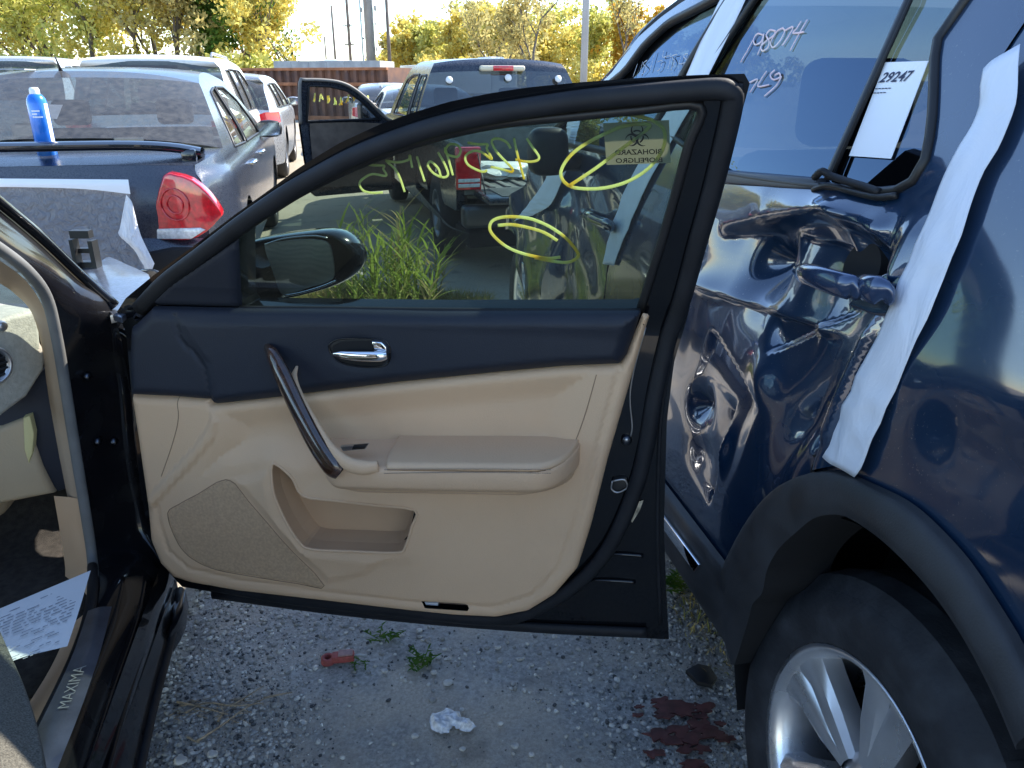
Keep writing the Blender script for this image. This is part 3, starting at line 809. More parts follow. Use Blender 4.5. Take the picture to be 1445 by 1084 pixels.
def text_px(mb, s, quad, w, size=1.0, bold=0.0, mapper=None):
    """quad: pixel corners for text box BL, BR, TR, TL in reading order"""
    tv, tf = text_data(s, 1.0, bold=bold)
    lo, hi = tv.min(0), tv.max(0); T = (tv - lo) / (hi - lo)
    q = np.array(quad, float)
    out = []
    for x, y in T:
        p = (q[0] * (1 - x) + q[1] * x) * (1 - y) + (q[3] * (1 - x) + q[2] * x) * y
        out.append((mapper or dwp)(p[0], p[1], w))
    mb.add(out, tf)
text_px(ink, 'BIOHAZARD', [(934, 217.5), (868, 219), (867.5, 211.5), (933.5, 210)], -.0151, bold=.02)
text_px(ink, 'BIOPELIGRO', [(935, 229), (869, 230.5), (868.5, 223.5), (934.5, 222)], -.0151, bold=.02)
ink.build('sticker_print', m_ink, door, local=False)

# ---- sedan body left of the door: pillar, sill, dash, footwell, seat
def jp(u, v, b=0.0): return onpl(u, v, H + FWD_M * b, FWD_M)
def mloc(x, y, z): return H + RGT_M * x + FWD_M * y + ZV * z          # car frame: x right of hinge line, y forward
inner = [(-140, 262, 'j', -.42), (-70, 305, 'j', -.30), (0, 350, 'j', -.20), (40, 382, 'j', -.14), (66, 418, 'j', -.09), (80, 470, 'j', -.06), (92, 540, 'j', -.04), (108, 640, 'j', -.03), (121, 720, 'j', -.03), (131, 790, 'j', -.05), (131, 850, 'z', .40), (112, 920, 'z', .40), (66, 1020, 'z', .40), (10, 1130, 'z', .40), (-60, 1270, 'z', .40)]
outer = [(-140, 185, 'j', -.36), (-70, 242, 'j', -.24), (0, 298, 'j', -.13), (55, 344, 'j', -.06), (108, 394, 'j', 0), (158, 438, 'j', .02), (182, 540, 'j', .03), (192, 640, 'j', .03), (208, 735, 'j', .03), (228, 790, 'j', .0), (252, 832, 'z', .22), (240, 900, 'z', .20), (214, 1000, 'z', .20), (190, 1110, 'z', .20), (160, 1250, 'z', .20)]
def pt(e): return jp(e[0], e[1], e[3]) if e[2] == 'j' else onz(e[0], e[1], e[3])
rows = []
for i, (a, b) in enumerate(zip(inner, outer)):
    A, B = pt(a), pt(b)
    if i <= 5: off = (.0, .010, .014, .010, .0); f = -FWD_M * .8 + RGT_M * .5
    elif i <= 9: off = (.0, -.035, -.06, -.055, .0); f = -FWD_M
    else: off = (.0, .0, .0, .0, .0); f = ZV
    if i <= 9: ts = (0, .22, .5, .8, 1)
    else:
        # sill: flat top, a step, then down to the outer flange
        rows.append([A, A + (B - A) * .30 + ZV * .045, A + (B - A) * .52 + ZV * .050, A + (B - A) * .80 + ZV * .035, B]); continue
    rows.append([A + (B - A) * t + f * o for t, o in zip(ts, off)])
patch('door_pillar', rows, m_jamb, sedan, 6, 5)
crv = catmull([pt(e) - FWD_M * .004 for e in inner], 5)
tube('jamb_seal', crv[:int(len(crv) * .68)], .0115, m_rubber_grey, sedan, 10)
tube('sill_seal', crv[int(len(crv) * .66):] + ZV * .008, .011, m_rubber, sedan, 10)
# windscreen edge moulding along the front pillar and the pillar's gloss outer face
pil_o = [pt(e) for e in outer[:6]]
tube('pillar_moulding', catmull([p + FWD_M * .012 + RGT_M * .004 + ZV * .006 for p in pil_o], 5), .012, m_blackpaint, sedan, 10)
roof_edge = [pt(e) for e in outer[:6]]
ws_r = [p + FWD_M * .03 - RGT_M * .02 for p in roof_edge]
ws_l = [p - RGT_M * 1.35 for p in ws_r]; ws_m = [(a + b) / 2 + FWD_M * .10 + ZV * .03 for a, b in zip(ws_r, ws_l)]
patch('windscreen', [[a, b, c] for a, b, c in zip(ws_r, ws_m, ws_l)], glass('windscreen_glass', (.70, .80, .78), dust=.05, dscale=10), sedan, 8, 4)
# sill tread plate with lettering
sp = [[onz(u, v, .447) for u, v in r] for r in ([(124, 862), (158, 856)], [(100, 930), (140, 925)], [(62, 1010), (112, 1006)], [(20, 1090), (80, 1088)], [(-40, 1200), (40, 1200)])]
def lift(p, d): return p + ZV * d
plate = patch('sill_plate', [[r[0], (r[0] + r[1]) / 2 + ZV * .004, r[1]] for r in sp], M('brushed_sill_metal', (.10, .10, .115), .35, .8, bump=.15, bscale=120, var=.15, vscale=20), sedan, 6, 5)
mt = MB()
text_px(mt, 'MAXIMA', [(97, 998), (122, 939), (105, 941), (81, 1000)], .4535, bold=-.012, mapper=lambda u, v, z: onz(u, v, z))
mt.build('sill_lettering', M('dull_letter', (.30, .29, .27), .4, .6), plate, local=False)
for q in (.36, .62, .8):
    pth = [pt(a) + (pt(b) - pt(a)) * q + ZV * (.052 - .02 * max(0, q - .5)) for a, b in list(zip(inner, outer))[10:]]
    tube('sill_ridge', catmull(pth, 5), .005, m_jamb, sedan, 6)
rb = [pt(b) + RGT_M * .004 for b in outer[10:]]
tube('outer_sill_seal', catmull(rb, 5), .009, m_rubber, sedan, 8)
# rocker panel below the sill, running the length of the car
rr = []
for y in (-2.2, -1.4, -.7, -.15, .25):
    rr.append([mloc(.0, y, .33), mloc(.012, y, .27), mloc(-.01, y, .19), mloc(-.09, y, .17)])
patch('rocker_panel', rr, m_blackpaint, sedan, 5, 4)
slab('sill_end_cap', [onz(u, v, .22) for u, v in ((246, 828), (262, 832), (258, 862), (250, 880), (240, 895))], -ZV * .05, m_jamb, sedan, .003)
# jamb details: striker bolt, check strap, hinges, clip
def bolt(u, v, b, r=.009):
    vs, fs = lathe_data([(0, .006), (r * .6, .006), (r * .7, .002), (r, .0), (r, -.01)], jp(u, v, b), -FWD_M, ZV, 14)
    return mk('bolt_head', vs, fs, M('dark_steel', (.10, .11, .13), .3, 1.0), sedan)
for u, v, b in ((137, 624, .0), (122, 532, .0), (160, 624, .0)): bolt(u, v, b)
slab('hinge_clip', [jp(u, v, -.012) for u, v in ((155, 446), (163, 443), (165, 455), (157, 457))], FWD_M * .02, m_satin, sedan, .002)
# A-pillar inner trim, dash end, dashboard, vent, glove box, kick panel, footwell, mat
pin = [[jp(u, v, b) for u, v, b in r] for r in (
    [(-140, 300, -.36), (-140, 320, -.30)], [(-60, 330, -.24), (-60, 362, -.18)], [(0, 368, -.15), (0, 400, -.10)], [(36, 396, -.09), (20, 414, -.04)], [(60, 432, -.05), (44, 440, .0)],
    [(74, 480, -.03), (58, 486, .02)], [(86, 550, -.02), (68, 556, .04)], [(101, 640, -.01), (84, 646, .05)], [(114, 712, -.01), (98, 716, .05)])]
patch('pillar_trim', [[r[0], (r[0] + r[1]) / 2 - FWD_M * .010, r[1]] for r in pin], M('pillar_fabric', (.42, .31, .21), .8), sedan, 4, 5)
m_dash = M('dash_plastic', (.42, .39, .32), .6, bump=.6, bscale=240, var=.1, vscale=90)
m_teal = M('dash_top_plastic', (.03, .04, .042), .55, var=.3, vscale=20)
ND_D = RGT_M * .80 - FWD_M * .60
DQ = lambda u, v, o=0.0: onpl(u, v, jp(60, 480, .03) + ND_D * o, ND_D)
slab('dash_end', [DQ(u, v) for u, v in ((-60, 470), (-8, 458), (14, 446), (49, 437), (56, 447), (59, 484), (68, 500), (64, 522), (40, 560), (0, 590), (-60, 610))], -ND_D * .12, m_dash, sedan, .012, 3)
slab('dash_top', [jp(u, v, .22) for u, v in ((-260, 440), (-30, 432), (12, 440), (48, 436), (52, 470), (-260, 500))], FWD_M * .35, m_teal, sedan, .03, 3)
dvc = DQ(-14, 516, .008)
vent = lathe('air_vent', [(.0, .004), (.030, .004), (.033, .012), (.037, .014), (.041, .010), (.043, -.01)], dvc, ND_D, m_satin, sedan, 32, local=False)
mk('vent_core', *lathe_data([(0, .006), (.030, .006)], dvc, ND_D, ZV, 24), m_dark, sedan)
vm = MB()
for k in range(-2, 3):
    c = dvc + ND_D * .010 + ZV * k * .011; hw = sqrt(max(0, .029 ** 2 - (k * .011) ** 2))
    sd_ = np.cross(ND_D, ZV); vm.tube([c - sd_ * hw, c + sd_ * hw], .0025, 6)
vm.build('vent_slat', m_black, sedan, local=False)
mk('dash_knob', *lathe_data([(0, .008), (.008, .008), (.011, .004), (.011, -.01)], DQ(2, 460, .002), ND_D, ZV, 20), m_satin, sedan)
slab('dash_side_panel', [jp(u, v, .05) for u, v in ((-40, 600), (30, 552), (66, 515), (78, 540), (90, 600), (106, 670), (100, 690), (80, 696), (40, 640), (-40, 640))], FWD_M * .2, m_navy, sedan, .01)
m_glove = M('tan_glovebox', (.44, .34, .22), .5, bump=.3, bscale=300, var=.06, vscale=5)
slab('glove_box', [jp(u, v, .035) for u, v in ((-200, 612), (0, 604), (36, 590), (44, 620), (58, 660), (76, 698), (0, 713), (-200, 735))], FWD_M * .12, m_glove, sedan, .014, 3)
slab('sunlit_sliver', [jp(u, v, .030) for u, v in ((32, 590), (42, 587), (48, 612), (46, 640), (40, 655), (34, 636))], FWD_M * .02, M('sunlit_sliver_tint', (.62, .54, .26), .5), sedan, .004)  # patch of sunlight painted as a pale yellow sliver
patch('kick_panel', [[jp(76, 700, .03), jp(100, 702, .0), jp(121, 706, -.02)], [jp(86, 760, .06), jp(106, 762, .01), jp(130, 765, -.03)], [jp(92, 812, .06), jp(112, 816, .01), jp(133, 818, -.05)], [jp(80, 850, .05), jp(108, 858, .0), jp(130, 870, -.10)]], m_tan, sedan, 5, 5)
m_carpet = M('dark_carpet', (.035, .030, .026), .95, bump=.8, bscale=500, var=.3, vscale=60)
patch('footwell', [[mloc(-.9, .45, .62), mloc(-.3, .45, .62), mloc(-.09, .40, .62)], [mloc(-.9, .42, .36), mloc(-.3, .42, .36), mloc(-.09, .38, .36)], [mloc(-.9, .20, .26), mloc(-.3, .2, .26), mloc(-.09, .2, .26)], [mloc(-.9, -.3, .25), mloc(-.3, -.3, .25), mloc(-.09, -.3, .25)], [mloc(-.9, -1.9, .25), mloc(-.3, -1.9, .25), mloc(-.09, -1.9, .25)]], M('brown_carpet', (.17, .125, .09), .95, bump=.6, bscale=400, var=.2, vscale=60), sedan, 4, 5)
mat_o = patch('floor_mat', [[mloc(-.62, .40, .42), mloc(-.16, .38, .42)], [mloc(-.64, .24, .285), mloc(-.14, .22, .285)], [mloc(-.64, -.1, .268), mloc(-.14, -.1, .268)], [mloc(-.62, -.36, .268), mloc(-.16, -.36, .268)]], m_carpet, sedan, 8, 6, thick=.008)
mr_ = MB()
for i in range(9):
    for j in range(6):
        x = -.60 + .055 * i; y = -.05 + .055 * j - .02; z = .272 + (max(0, y - .06) ** 2) * 1.6
        mr_.box((x, y, z), (x + .04, y + .035, z + .006))
pass
patch('inner_sill_trim', [[onz(131, 856, .40), onz(112, 872, .36), onz(100, 880, .28)], [onz(112, 922, .40), onz(88, 935, .36), onz(70, 945, .28)], [onz(66, 1020, .40), onz(40, 1020, .36), onz(20, 1025, .28)], [onz(10, 1130, .40), onz(-16, 1130, .36), onz(-40, 1130, .28)]], m_tan, sedan, 5, 5)
# seat: lit edge of the cushion and its backrest
m_seat = M('seat_cloth', (.085, .080, .066), .9, bump=1.0, bscale=330, var=.5, vscale=420, vlo=.3, vhi=.7, detail=2)
edge = [(-40, 830), (-10, 872), (12, 918), (34, 968), (52, 1024), (64, 1082), (74, 1150), (80, 1240)]
se = [onz(u, v, .60) for u, v in edge]
rows = []
for p in se:
    rows.append([p - RGT_M * .50 + ZV * .02, p - RGT_M * .30 + ZV * .03, p - RGT_M * .12 + ZV * .045, p - RGT_M * .05 + ZV * .035, p - RGT_M * .012 + ZV * .012, p, p - RGT_M * .005 - ZV * .05, p - RGT_M * .03 - ZV * .17, p - RGT_M * .06 - ZV * .30])
patch('seat_cushion', rows, m_seat, sedan, 6, 5)
rbox('seat_back', (-.62, -1.62, .56), (-.14, -1.42, 1.18), m_seat, sedan, .07, 4)
# the rest of the shell, out of the frame: roof, rear door, far side, bulkhead, front
E0 = pt(outer[0])
dz = E0[2]
rf = []
lx = (E0 - H) @ RGT_M; ly = (E0 - H) @ FWD_M
for y, z, ins_ in ((ly + .0, dz + .0, 0), (ly - .35, 1.40, .02), (ly - .9, 1.44, .03), (ly - 1.5, 1.42, .04), (ly - 2.0, 1.34, .08)):
    xr = min(lx, -.18) - ins_
    rf.append([mloc(xr, y, z), mloc(xr - .08, y, z + .025), mloc(xr - .60, y, z + .05), mloc(xr - 1.12, y, z + .025), mloc(xr - 1.2, y, z)])
patch('roof', rf, m_blackpaint, sedan, 5, 5, thick=.02)
rd = []
for y in (-2.15, -1.7, -1.25, -1.12):
    rd.append([mloc(.05, y, .34), mloc(.075, y, .60), mloc(.06, y, .86), mloc(.02, y, .98)])
patch('rear_door', rd, m_blackpaint, sedan, 5, 5, thick=.05)
patch('centre_pillar', [[mloc(.04, -1.05, .36), mloc(.03, -1.16, .36)], [mloc(.02, -1.07, .95), mloc(.01, -1.18, .95)], [mloc(-.17, -1.16, 1.38), mloc(-.17, -1.26, 1.38)]], m_blackpaint, sedan, 3, 5, thick=.05)
patch('far_side', [[mloc(-1.74, y, .25), mloc(-1.80, y, .6), mloc(-1.74, y, .98)] for y in (-2.6, -1.2, 0, 1.0)], m_blackpaint, sedan, 4, 4, thick=.04)
rbox('bulkhead', (-1.7, .46, .2), (-.06, .52, .93), m_dark, sedan, .02)
rbox('engine_block', (-1.35, .6, .25), (-.45, 1.2, .72), M('engine_grime', (.06, .058, .055), .7, var=.4, vscale=12, bump=.6, bscale=30), sedan, .06, 3)
# front wing: crumpled dusty top sheet, sky reflection put into its blue-grey colour; torn clip beside
wing = catmull([(112, 370), (123, 374), (134, 372), (145, 366), (155, 362), (178, 372), (203, 383), (212, 392), (196, 418), (172, 448), (150, 436), (126, 407), (118, 388)], 2, True)
m_wing = M('dusty_sky_tinted_wing', (.10, .115, .15), .38, .55, .7, bump=.5, bscale=160, var=.25, vscale=120, coat_rough=.15)
slab('front_wing_top', [onz(u, v, .955) for u, v in wing], V((0, 0, -.012)), m_wing, sedan, .004)
ws = []
for y, dx, zt, zl_ in ((.03, 0.0, .94, .36), (.22, .015, .93, .42), (.35, .02, .90, .66), (.60, .025, .87, .74), (.88, .01, .84, .66), (1.0, -.02, .82, .40), (1.35, -.16, .76, .32), (1.52, -.42, .70, .32)):
    ws.append([mloc(-.10 + dx, y, zt), mloc(.02 + dx, y, zt - .06), mloc(.05 + dx, y, (zt + zl_) * .52), mloc(.045 + dx, y, zl_)])
patch('front_wing', ws, m_blackpaint, sedan, 5, 5, thick=.01)
cb = MB()
c0 = onz(108, 360, .99)
for (dx, dy, dz_, sx, sy, sz) in ((0, 0, 0, .010, .03, .085), (.045, 0, .0, .012, .03, .075), (.022, .0, .055, .05, .025, .02), (.022, .01, .01, .05, .02, .012), (.022, .012, -.03, .045, .03, .02)):
    c = c0 + RGT_M * dx + FWD_M * dy + ZV * dz_
    cb.box(c - [sx / 2, sy / 2, sz / 2], c + [sx / 2, sy / 2, sz / 2])
cb.build('torn_bracket', m_black, sedan, local=False)
rbox('dashboard', (-1.62, .06, .62), (-.34, .44, .93), m_teal, sedan, .06, 4)
rbox('dash_lower', (-1.62, .10, .42), (-.36, .42, .60), m_glove, sedan, .04, 3)

# ------------------------------------------------------------------ loose things in the sedan
def paper():
    t = thing('paper_sheet', 'printed white paper sheet lying on the sedan door sill trim', 'paper', tuple(onz(70, 870, .43)), PSI_M)
    g = [[onz(-60, 884, .50), onz(40, 842, .465), onz(128, 805, .45)], [onz(-60, 920, .485), onz(30, 886, .462), onz(112, 860, .452)], [onz(-60, 975, .47), onz(20, 932, .462), onz(95, 912, .455)]]
    o = patch('sheet', g, M('paper_white', (.70, .70, .71), .7, var=.03, vscale=10), t, 6, 6)
    mbx = MB()
    r2 = random.Random(3)
    for i in range(19):
        fy = .10 + i * .045
        x = .15 + r2.random() * .1
        while x < .92:
            L_ = r2.uniform(.02, .10)
            if r2.random() < .75 and not (fy > .6 and r2.random() < .4):
                q = []
                for (fx, f2) in ((x, fy), (min(.95, x + L_), fy), (min(.95, x + L_), fy + .012), (x, fy + .012)):
                    u = (-60 + 188 * fx) * (1 - f2) + (-60 + 155 * fx) * f2
                    v = (884 - 79 * fx) * (1 - f2) + (975 - 63 * fx) * f2
                    z = (.50 - .06 * fx ** .6) * (1 - f2) + (.47 - .016 * fx) * f2
                    q.append(onz(u, v, z + .006))
                mbx.add(q, [(0, 1, 2, 3)])
            x += L_ + .02
    mbx.build('print', M('grey_ink', (.28, .29, .33), .8), o, local=False)
paper()

# ------------------------------------------------------------------ blue SUV on the right
PSI_E = radians(-10.5)
FE = np.array([sin(PSI_E), cos(PSI_E), 0]); NE = np.array([-cos(PSI_E), sin(PSI_E), 0])      # NE points outward (left)
E0 = onz(1043, 933, .355); OE = np.array([E0[0], E0[1], 0])
suv = thing('blue_suv', 'dark blue SUV with crumpled side doors and white tape over its door gaps', 'car', tuple(OE - NE * .95 + FE * 1.0), PSI_E)
zp = np.array([0, .25, .40, .60, .80, 1.0, 1.12, 1.20, 1.28, 1.45, 1.60, 1.72, 1.80]); lp = np.array([.05, .03, .008, .0, .0, .008, .022, .040, .065, .125, .19, .26, .36])
def prof(z): return np.interp(z, zp, lp)
def prof_s(z):
    return (prof(z - .03) + prof(z - .015) + prof(z) + prof(z + .015) + prof(z + .03)) / 5
def lsm(s, z):
    l = prof_s(z)
    l = l + .30 * np.maximum(0, -.62 - s) ** 2 * 1.2 + .10 * np.maximum(0, s - 2.3) ** 2
    return l
def FEx(P, out=0.0, dent=None):
    P = np.asarray(P, float); s, z = P[..., 0], P[..., 1]
    l = lsm(s, z) - out
    if dent is not None: l = l + dent(s, z)
    return OE + s[..., None] * FE + z[..., None] * ZV - l[..., None] * NE
def epx(u, v, out=0.0):
    s, z = 0.0, 1.0
    for _ in range(30):
        l = float(lsm(np.array(s), np.array(z))) - out
        p = onpl(u, v, OE - NE * l, NE)
        s = .5 * s + .5 * ((p - OE) @ FE); z = .5 * z + .5 * p[2]
    return np.array([s, z])
def epoly(px, out=0.0): return np.array([epx(u, v, out) for u, v in px])
def ewp(u, v, out=0.0): return FEx(epx(u, v, out)[None], out)[0]
m_suv = M('blue_metallic_paint', (.008, .030, .074), .28, .40, 1.0, bump=.02, bscale=900, rvar=.10, vscale=3, coat_rough=.025)
def weather_paint(m):
    nt = m.node_tree; b = nt.nodes['Principled BSDF']; L = nt.links.new
    tc = nt.nodes.new('ShaderNodeTexCoord')
    n = nt.nodes.new('ShaderNodeTexNoise'); n.inputs['Scale'].default_value = 260; n.inputs['Detail'].default_value = 2
    n2 = nt.nodes.new('ShaderNodeTexNoise'); n2.inputs['Scale'].default_value = 5; n2.inputs['Detail'].default_value = 6
    L(tc.outputs['Object'], n.inputs['Vector']); L(tc.outputs['Object'], n2.inputs['Vector'])
    r = nt.nodes.new('ShaderNodeMapRange'); r.inputs[1].default_value = .66; r.inputs[2].default_value = .74; r.inputs[4].default_value = .5; L(n.outputs[0], r.inputs[0])
    q = nt.nodes.new('ShaderNodeMapRange'); q.inputs[1].default_value = .45; q.inputs[2].default_value = .7; q.inputs[3].default_value = .10; q.inputs[4].default_value = 1; L(n2.outputs[0], q.inputs[0])
    k = nt.nodes.new('ShaderNodeMath'); k.operation = 'MULTIPLY'; L(r.outputs[0], k.inputs[0]); L(q.outputs[0], k.inputs[1])
    old = b.inputs['Base Color'].links[0].from_socket
    mx = nt.nodes.new('ShaderNodeMix'); mx.data_type = 'RGBA'; L(k.outputs[0], mx.inputs[0]); L(old, mx.inputs[6]); mx.inputs[7].default_value = (.30, .28, .25, 1); L(mx.outputs[2], b.inputs['Base Color'])
    c = nt.nodes.new('ShaderNodeMapRange'); c.inputs[1].default_value = .3; c.inputs[2].default_value = .75; c.inputs[3].default_value = .015; c.inputs[4].default_value = .10; L(n2.outputs[0], c.inputs[0]); L(c.outputs[0], b.inputs['Coat Roughness'])
weather_paint(m_suv); m_suv.node_tree.nodes['Principled BSDF'].inputs['Coat IOR'].default_value = 1.9
m_clad = M('grey_cladding', (.026, .027, .030), .55, bump=.25, bscale=350, var=.25, vscale=14, rvar=.1)
m_tape = film('white_tape', (.66, .70, .78), .92, .38, 1.0, 16, (1, 1, .35))
m_suvglass = glass('suv_glass', (.040, .050, .056), dust=.004, dscale=12, refl=(.50, .70, 1.0), ior=2.1)  # blue of the sky put into the tint of the reflections
m_privacy = glass('suv_rear_glass', (.16, .19, .21), dust=.02, dscale=12, refl=1.0, ior=1.9)

# dents of the rear door: creases and hollows pushed inwards
cr = {k: epx(*v) for k, v in dict(peak=(1188, 284), pk2=(1192, 350), lft=(1078, 304), rgt=(1246, 326), han=(1195, 385), holl=(1065, 370), low=(1080, 520), fold1=(1215, 470), fold0=(1150, 640), bl=(985, 640), bl2=(1025, 640), mould0=(975, 400), mould1=(1130, 462)).items()}
def g2(s, z, c, rs, rz, ang=0.0):
    ds, dz_ = s - c[0], z - c[1]
    a, b = ds * cos(ang) + dz_ * sin(ang), -ds * sin(ang) + dz_ * cos(ang)
    return np.exp(-(a / rs) ** 2 - (b / rz) ** 2)
def seg_d(s, z, a, b):
    P = np.stack([np.ravel(s), np.ravel(z)], 1); return poly_dist(P, np.array([a, b]), False).reshape(np.shape(s))
def side_of(s, z, a, b):
    ab = b - a; n = np.array([-ab[1], ab[0]]) / np.linalg.norm(ab); return (s - a[0]) * n[0] + (z - a[1]) * n[1]
LEDGES = [(epx(*a), epx(*b), h_, w_, f_) for a, b, h_, w_, f_ in (((972, 398), (1130, 462), .024, .016, .09), ((1165, 452), (1072, 500), .020, .016, .07), ((1218, 440), (1150, 632), .022, .016, .05), ((1250, 440), (1188, 622), -.018, .016, .05), ((1030, 585), (1004, 705), .018, .014, .06), ((1115, 330), (1180, 345), .016, .014, .06), ((1000, 470), (1060, 560), .012, .014, .08))]
def dent(s, z):
    d = .026 * g2(s, z, cr['han'] + [0.03, -.02], .10, .11)
    d = d + .022 * g2(s, z, cr['holl'], .07, .09, .3) + .016 * g2(s, z, cr['low'] + [.0, .03], .10, .07, -.4)
    d = d + .018 * g2(s, z, cr['fold0'] + [.02, .1], .05, .16, .35)
    # sharp ridges: |distance| cusps
    for a, b, h_, w_ in ((cr['lft'], cr['peak'], .020, .045), (cr['peak'], cr['rgt'], .022, .04), (cr['peak'], cr['pk2'], .018, .03), (cr['fold1'], cr['fold0'], .020, .035), (cr['mould0'], cr['mould1'], .012, .018), (cr['fold1'] + [.05, .02], cr['fold0'] + [.07, .0], -.016, .03)):
        d = d - h_ * np.exp(-(np.sqrt(seg_d(s, z, a, b) ** 2 + .011 ** 2) - .011) / w_)
    ridge = np.array([cr['lft'] + [.14, -.035], cr['lft'], cr['peak'], cr['rgt'], cr['rgt'] + [-.06, -.05]])
    Pq = np.stack([np.ravel(s), np.ravel(z)], 1)
    dd0 = poly_dist(Pq, ridge, False).reshape(np.shape(s)); zl = np.interp(-s, -ridge[:, 0], ridge[:, 1])
    win_ = smooth01((s - ridge[-1, 0] + .05) / .08) * smooth01((ridge[0, 0] + .06 - s) / .12)
    d = d + np.where(z < zl, .036 * smooth01(dd0 / .036) * np.exp(-dd0 / .16), 0) * win_
    f0, f1 = cr['fold1'] + [.0, .06], cr['fold0'] + [-.01, -.03]
    sd1 = side_of(s, z, f0, f1); al = seg_d(s, z, f0, f1)
    d = d + .016 * np.sin(np.clip(sd1, -.12, .12) / .12 * 2.5 * pi) * np.exp(-(al / .10) ** 2) * np.exp(-(sd1 / .06) ** 2)
    d = d + .022 * g2(s, z, cr['holl'] + [.0, -.02], .045, .05, .3) - .016 * g2(s, z, cr['low'] + [.03, -.03], .05, .035, .5) + .02 * g2(s, z, cr['bl'] + [.04, .09], .04, .035)
    for pa, pb, h_, w_, fd in LEDGES:
        ab = pb - pa; Ln = np.linalg.norm(ab); tt_ = ((s - pa[0]) * ab[0] + (z - pa[1]) * ab[1]) / Ln ** 2
        sd_ = side_of(s, z, pa, pb)
        d = d + h_ * smooth01(sd_ / w_) * np.exp(-np.maximum(sd_, 0) / fd) * smooth01((tt_ + .15) / .2) * smooth01((1.15 - tt_) / .2)
    d = d + .03 * np.exp(-np.hypot((s - cr['holl'][0]) / .05, (z - cr['holl'][1]) / .06) ** 1.4) + .02 * np.exp(-np.hypot((s - cr['bl'][0] - .03) / .035, (z - cr['bl'][1] - .11) / .04) ** 1.3)
    d = d + .014 * g2(s, z, cr['bl'], .05, .045) - .012 * g2(s, z, cr['bl2'] + [.02, 0], .02, .05, .3)
    d = d + .006 * np.sin(s * 9 + 2 * np.sin(z * 5)) * np.sin(z * 8 + 1.3) * g2(s, z, cr['fold0'] + [.15, .15], .30, .30)
    return d
def dent_front(s, z):
    a = epx(812, 300); b = epx(770, 420)
    d = .02 * g2(s, z, a, .18, .14) - .03 * np.exp(-seg_d(s, z, epx(795, 290), epx(770, 430)) / .05) + .025 * g2(s, z, epx(790, 380), .12, .2)
    d = d + .008 * np.sin(s * 14 + 2 * np.sin(z * 9)) * np.sin(z * 19)
    return d

beltR = [(1022, 250), (1085, 259), (1150, 267), (1200, 272), (1236, 275), (1265, 273), (1290, 262), (1310, 232), (1320, 165), (1324, 60), (1326, -60)]
arch_out = [(1022, 792), (1043, 751), (1071, 710), (1104, 681), (1149, 665), (1186, 668), (1227, 685), (1276, 710), (1317, 746), (1358, 792), (1391, 841), (1424, 894), (1450, 945), (1480, 1020)]
arch_in = [(1078, 837), (1084, 804), (1100, 775), (1125, 751), (1149, 732), (1174, 726), (1198, 730), (1231, 751), (1260, 775), (1289, 804), (1321, 841), (1362, 902), (1403, 980), (1436, 1058)]
seamB_t = (1018, 100)
# B/C seam positions in (s,z): rear door spans s from door rear edge (tape) to the B pillar
sB = lambda z: np.interp(z, [.35, .92, 1.22, 1.45, 1.75], [epx(858, 374)[0] + .02, epx(858, 374)[0], epx(925, 180)[0], epx(985, 101)[0], epx(1035, 0)[0] - .12])
tapeL = [(1388, 97), (1378, 162), (1356, 202), (1333, 250), (1293, 345), (1240, 466), (1169, 619), (1159, 642)]
tapeR = [(1440, 62), (1433, 142), (1398, 227), (1383, 250), (1335, 387), (1273, 532), (1215, 661), (1204, 673)]
seam = np.array([(epx(*a) + epx(*b)) / 2 for a, b in zip(tapeL, tapeR)])
zt_win = 1.70
def zs(z): return float(sB(np.array(z)))
sill_z = epx(1041, 925)[1]
ao = epoly(arch_out)
WC_S, WC_Z = -.335, .345
# rear door panel
d_out = [(zs(.42), .42), (ao[0][0] + .02, sill_z + .05)] + [tuple(p) for p in ao[:5]] + [tuple(p) for p in seam[::-1]] + [tuple(seam[0] + [-.02, .12]), (zs(1.76) - .55, 1.74), (zs(1.74), 1.74), (zs(1.5), 1.5), (zs(1.2), 1.2), (zs(.9), .9)]
bl = epoly(beltR)
top_px = [(1326, -60), (1312, -110), (1240, -120), (1075, -60)]
win_r = [tuple(p) for p in catmull(epoly([(1027, 246), (1085, 255), (1150, 263), (1200, 268), (1236, 271), (1265, 269), (1287, 258), (1306, 230), (1317, 165), (1322, 60)]), 4)]
zlast = win_r[-1]
win_r += [(zlast[0] - .05, 1.66), (zs(1.66) - .10, 1.69), (zs(1.6) - .07, 1.6), (zs(1.45) - .06, 1.45), (zs(1.3) - .055, 1.3)]
rear_door = panel('rear_door', d_out, [win_r], lambda P: FEx(P, 0, lambda s, z: dent(s, z) * smooth01((1.275 - z) / .05)), m_suv, suv, .0072)
rear_door['label'] = 'crumpled rear door with the handle pushed in'
# quarter panel behind the tape
q_out = [tuple(p) for p in seam[::-1]] + [tuple(seam[0] + [-.02, .12]), (zs(1.76) - .55, 1.76), (-1.35, 1.74), (-1.55, 1.3), (-1.62, .9), (-1.6, .45)] + [tuple(p) for p in ao[::-1][:10] if p[1] > .4]
q_c = epx(1350, 640)
quarter = panel('quarter_panel', q_out, [], lambda P: FEx(P, -.003, lambda s, z: .012 * np.exp(-((z - .98 + .1 * s) / .05) ** 2) * smooth01((-.3 - s) / .1) - .010 * np.exp(-((z - 1.06) / .07) ** 2)), m_suv, suv, .02)
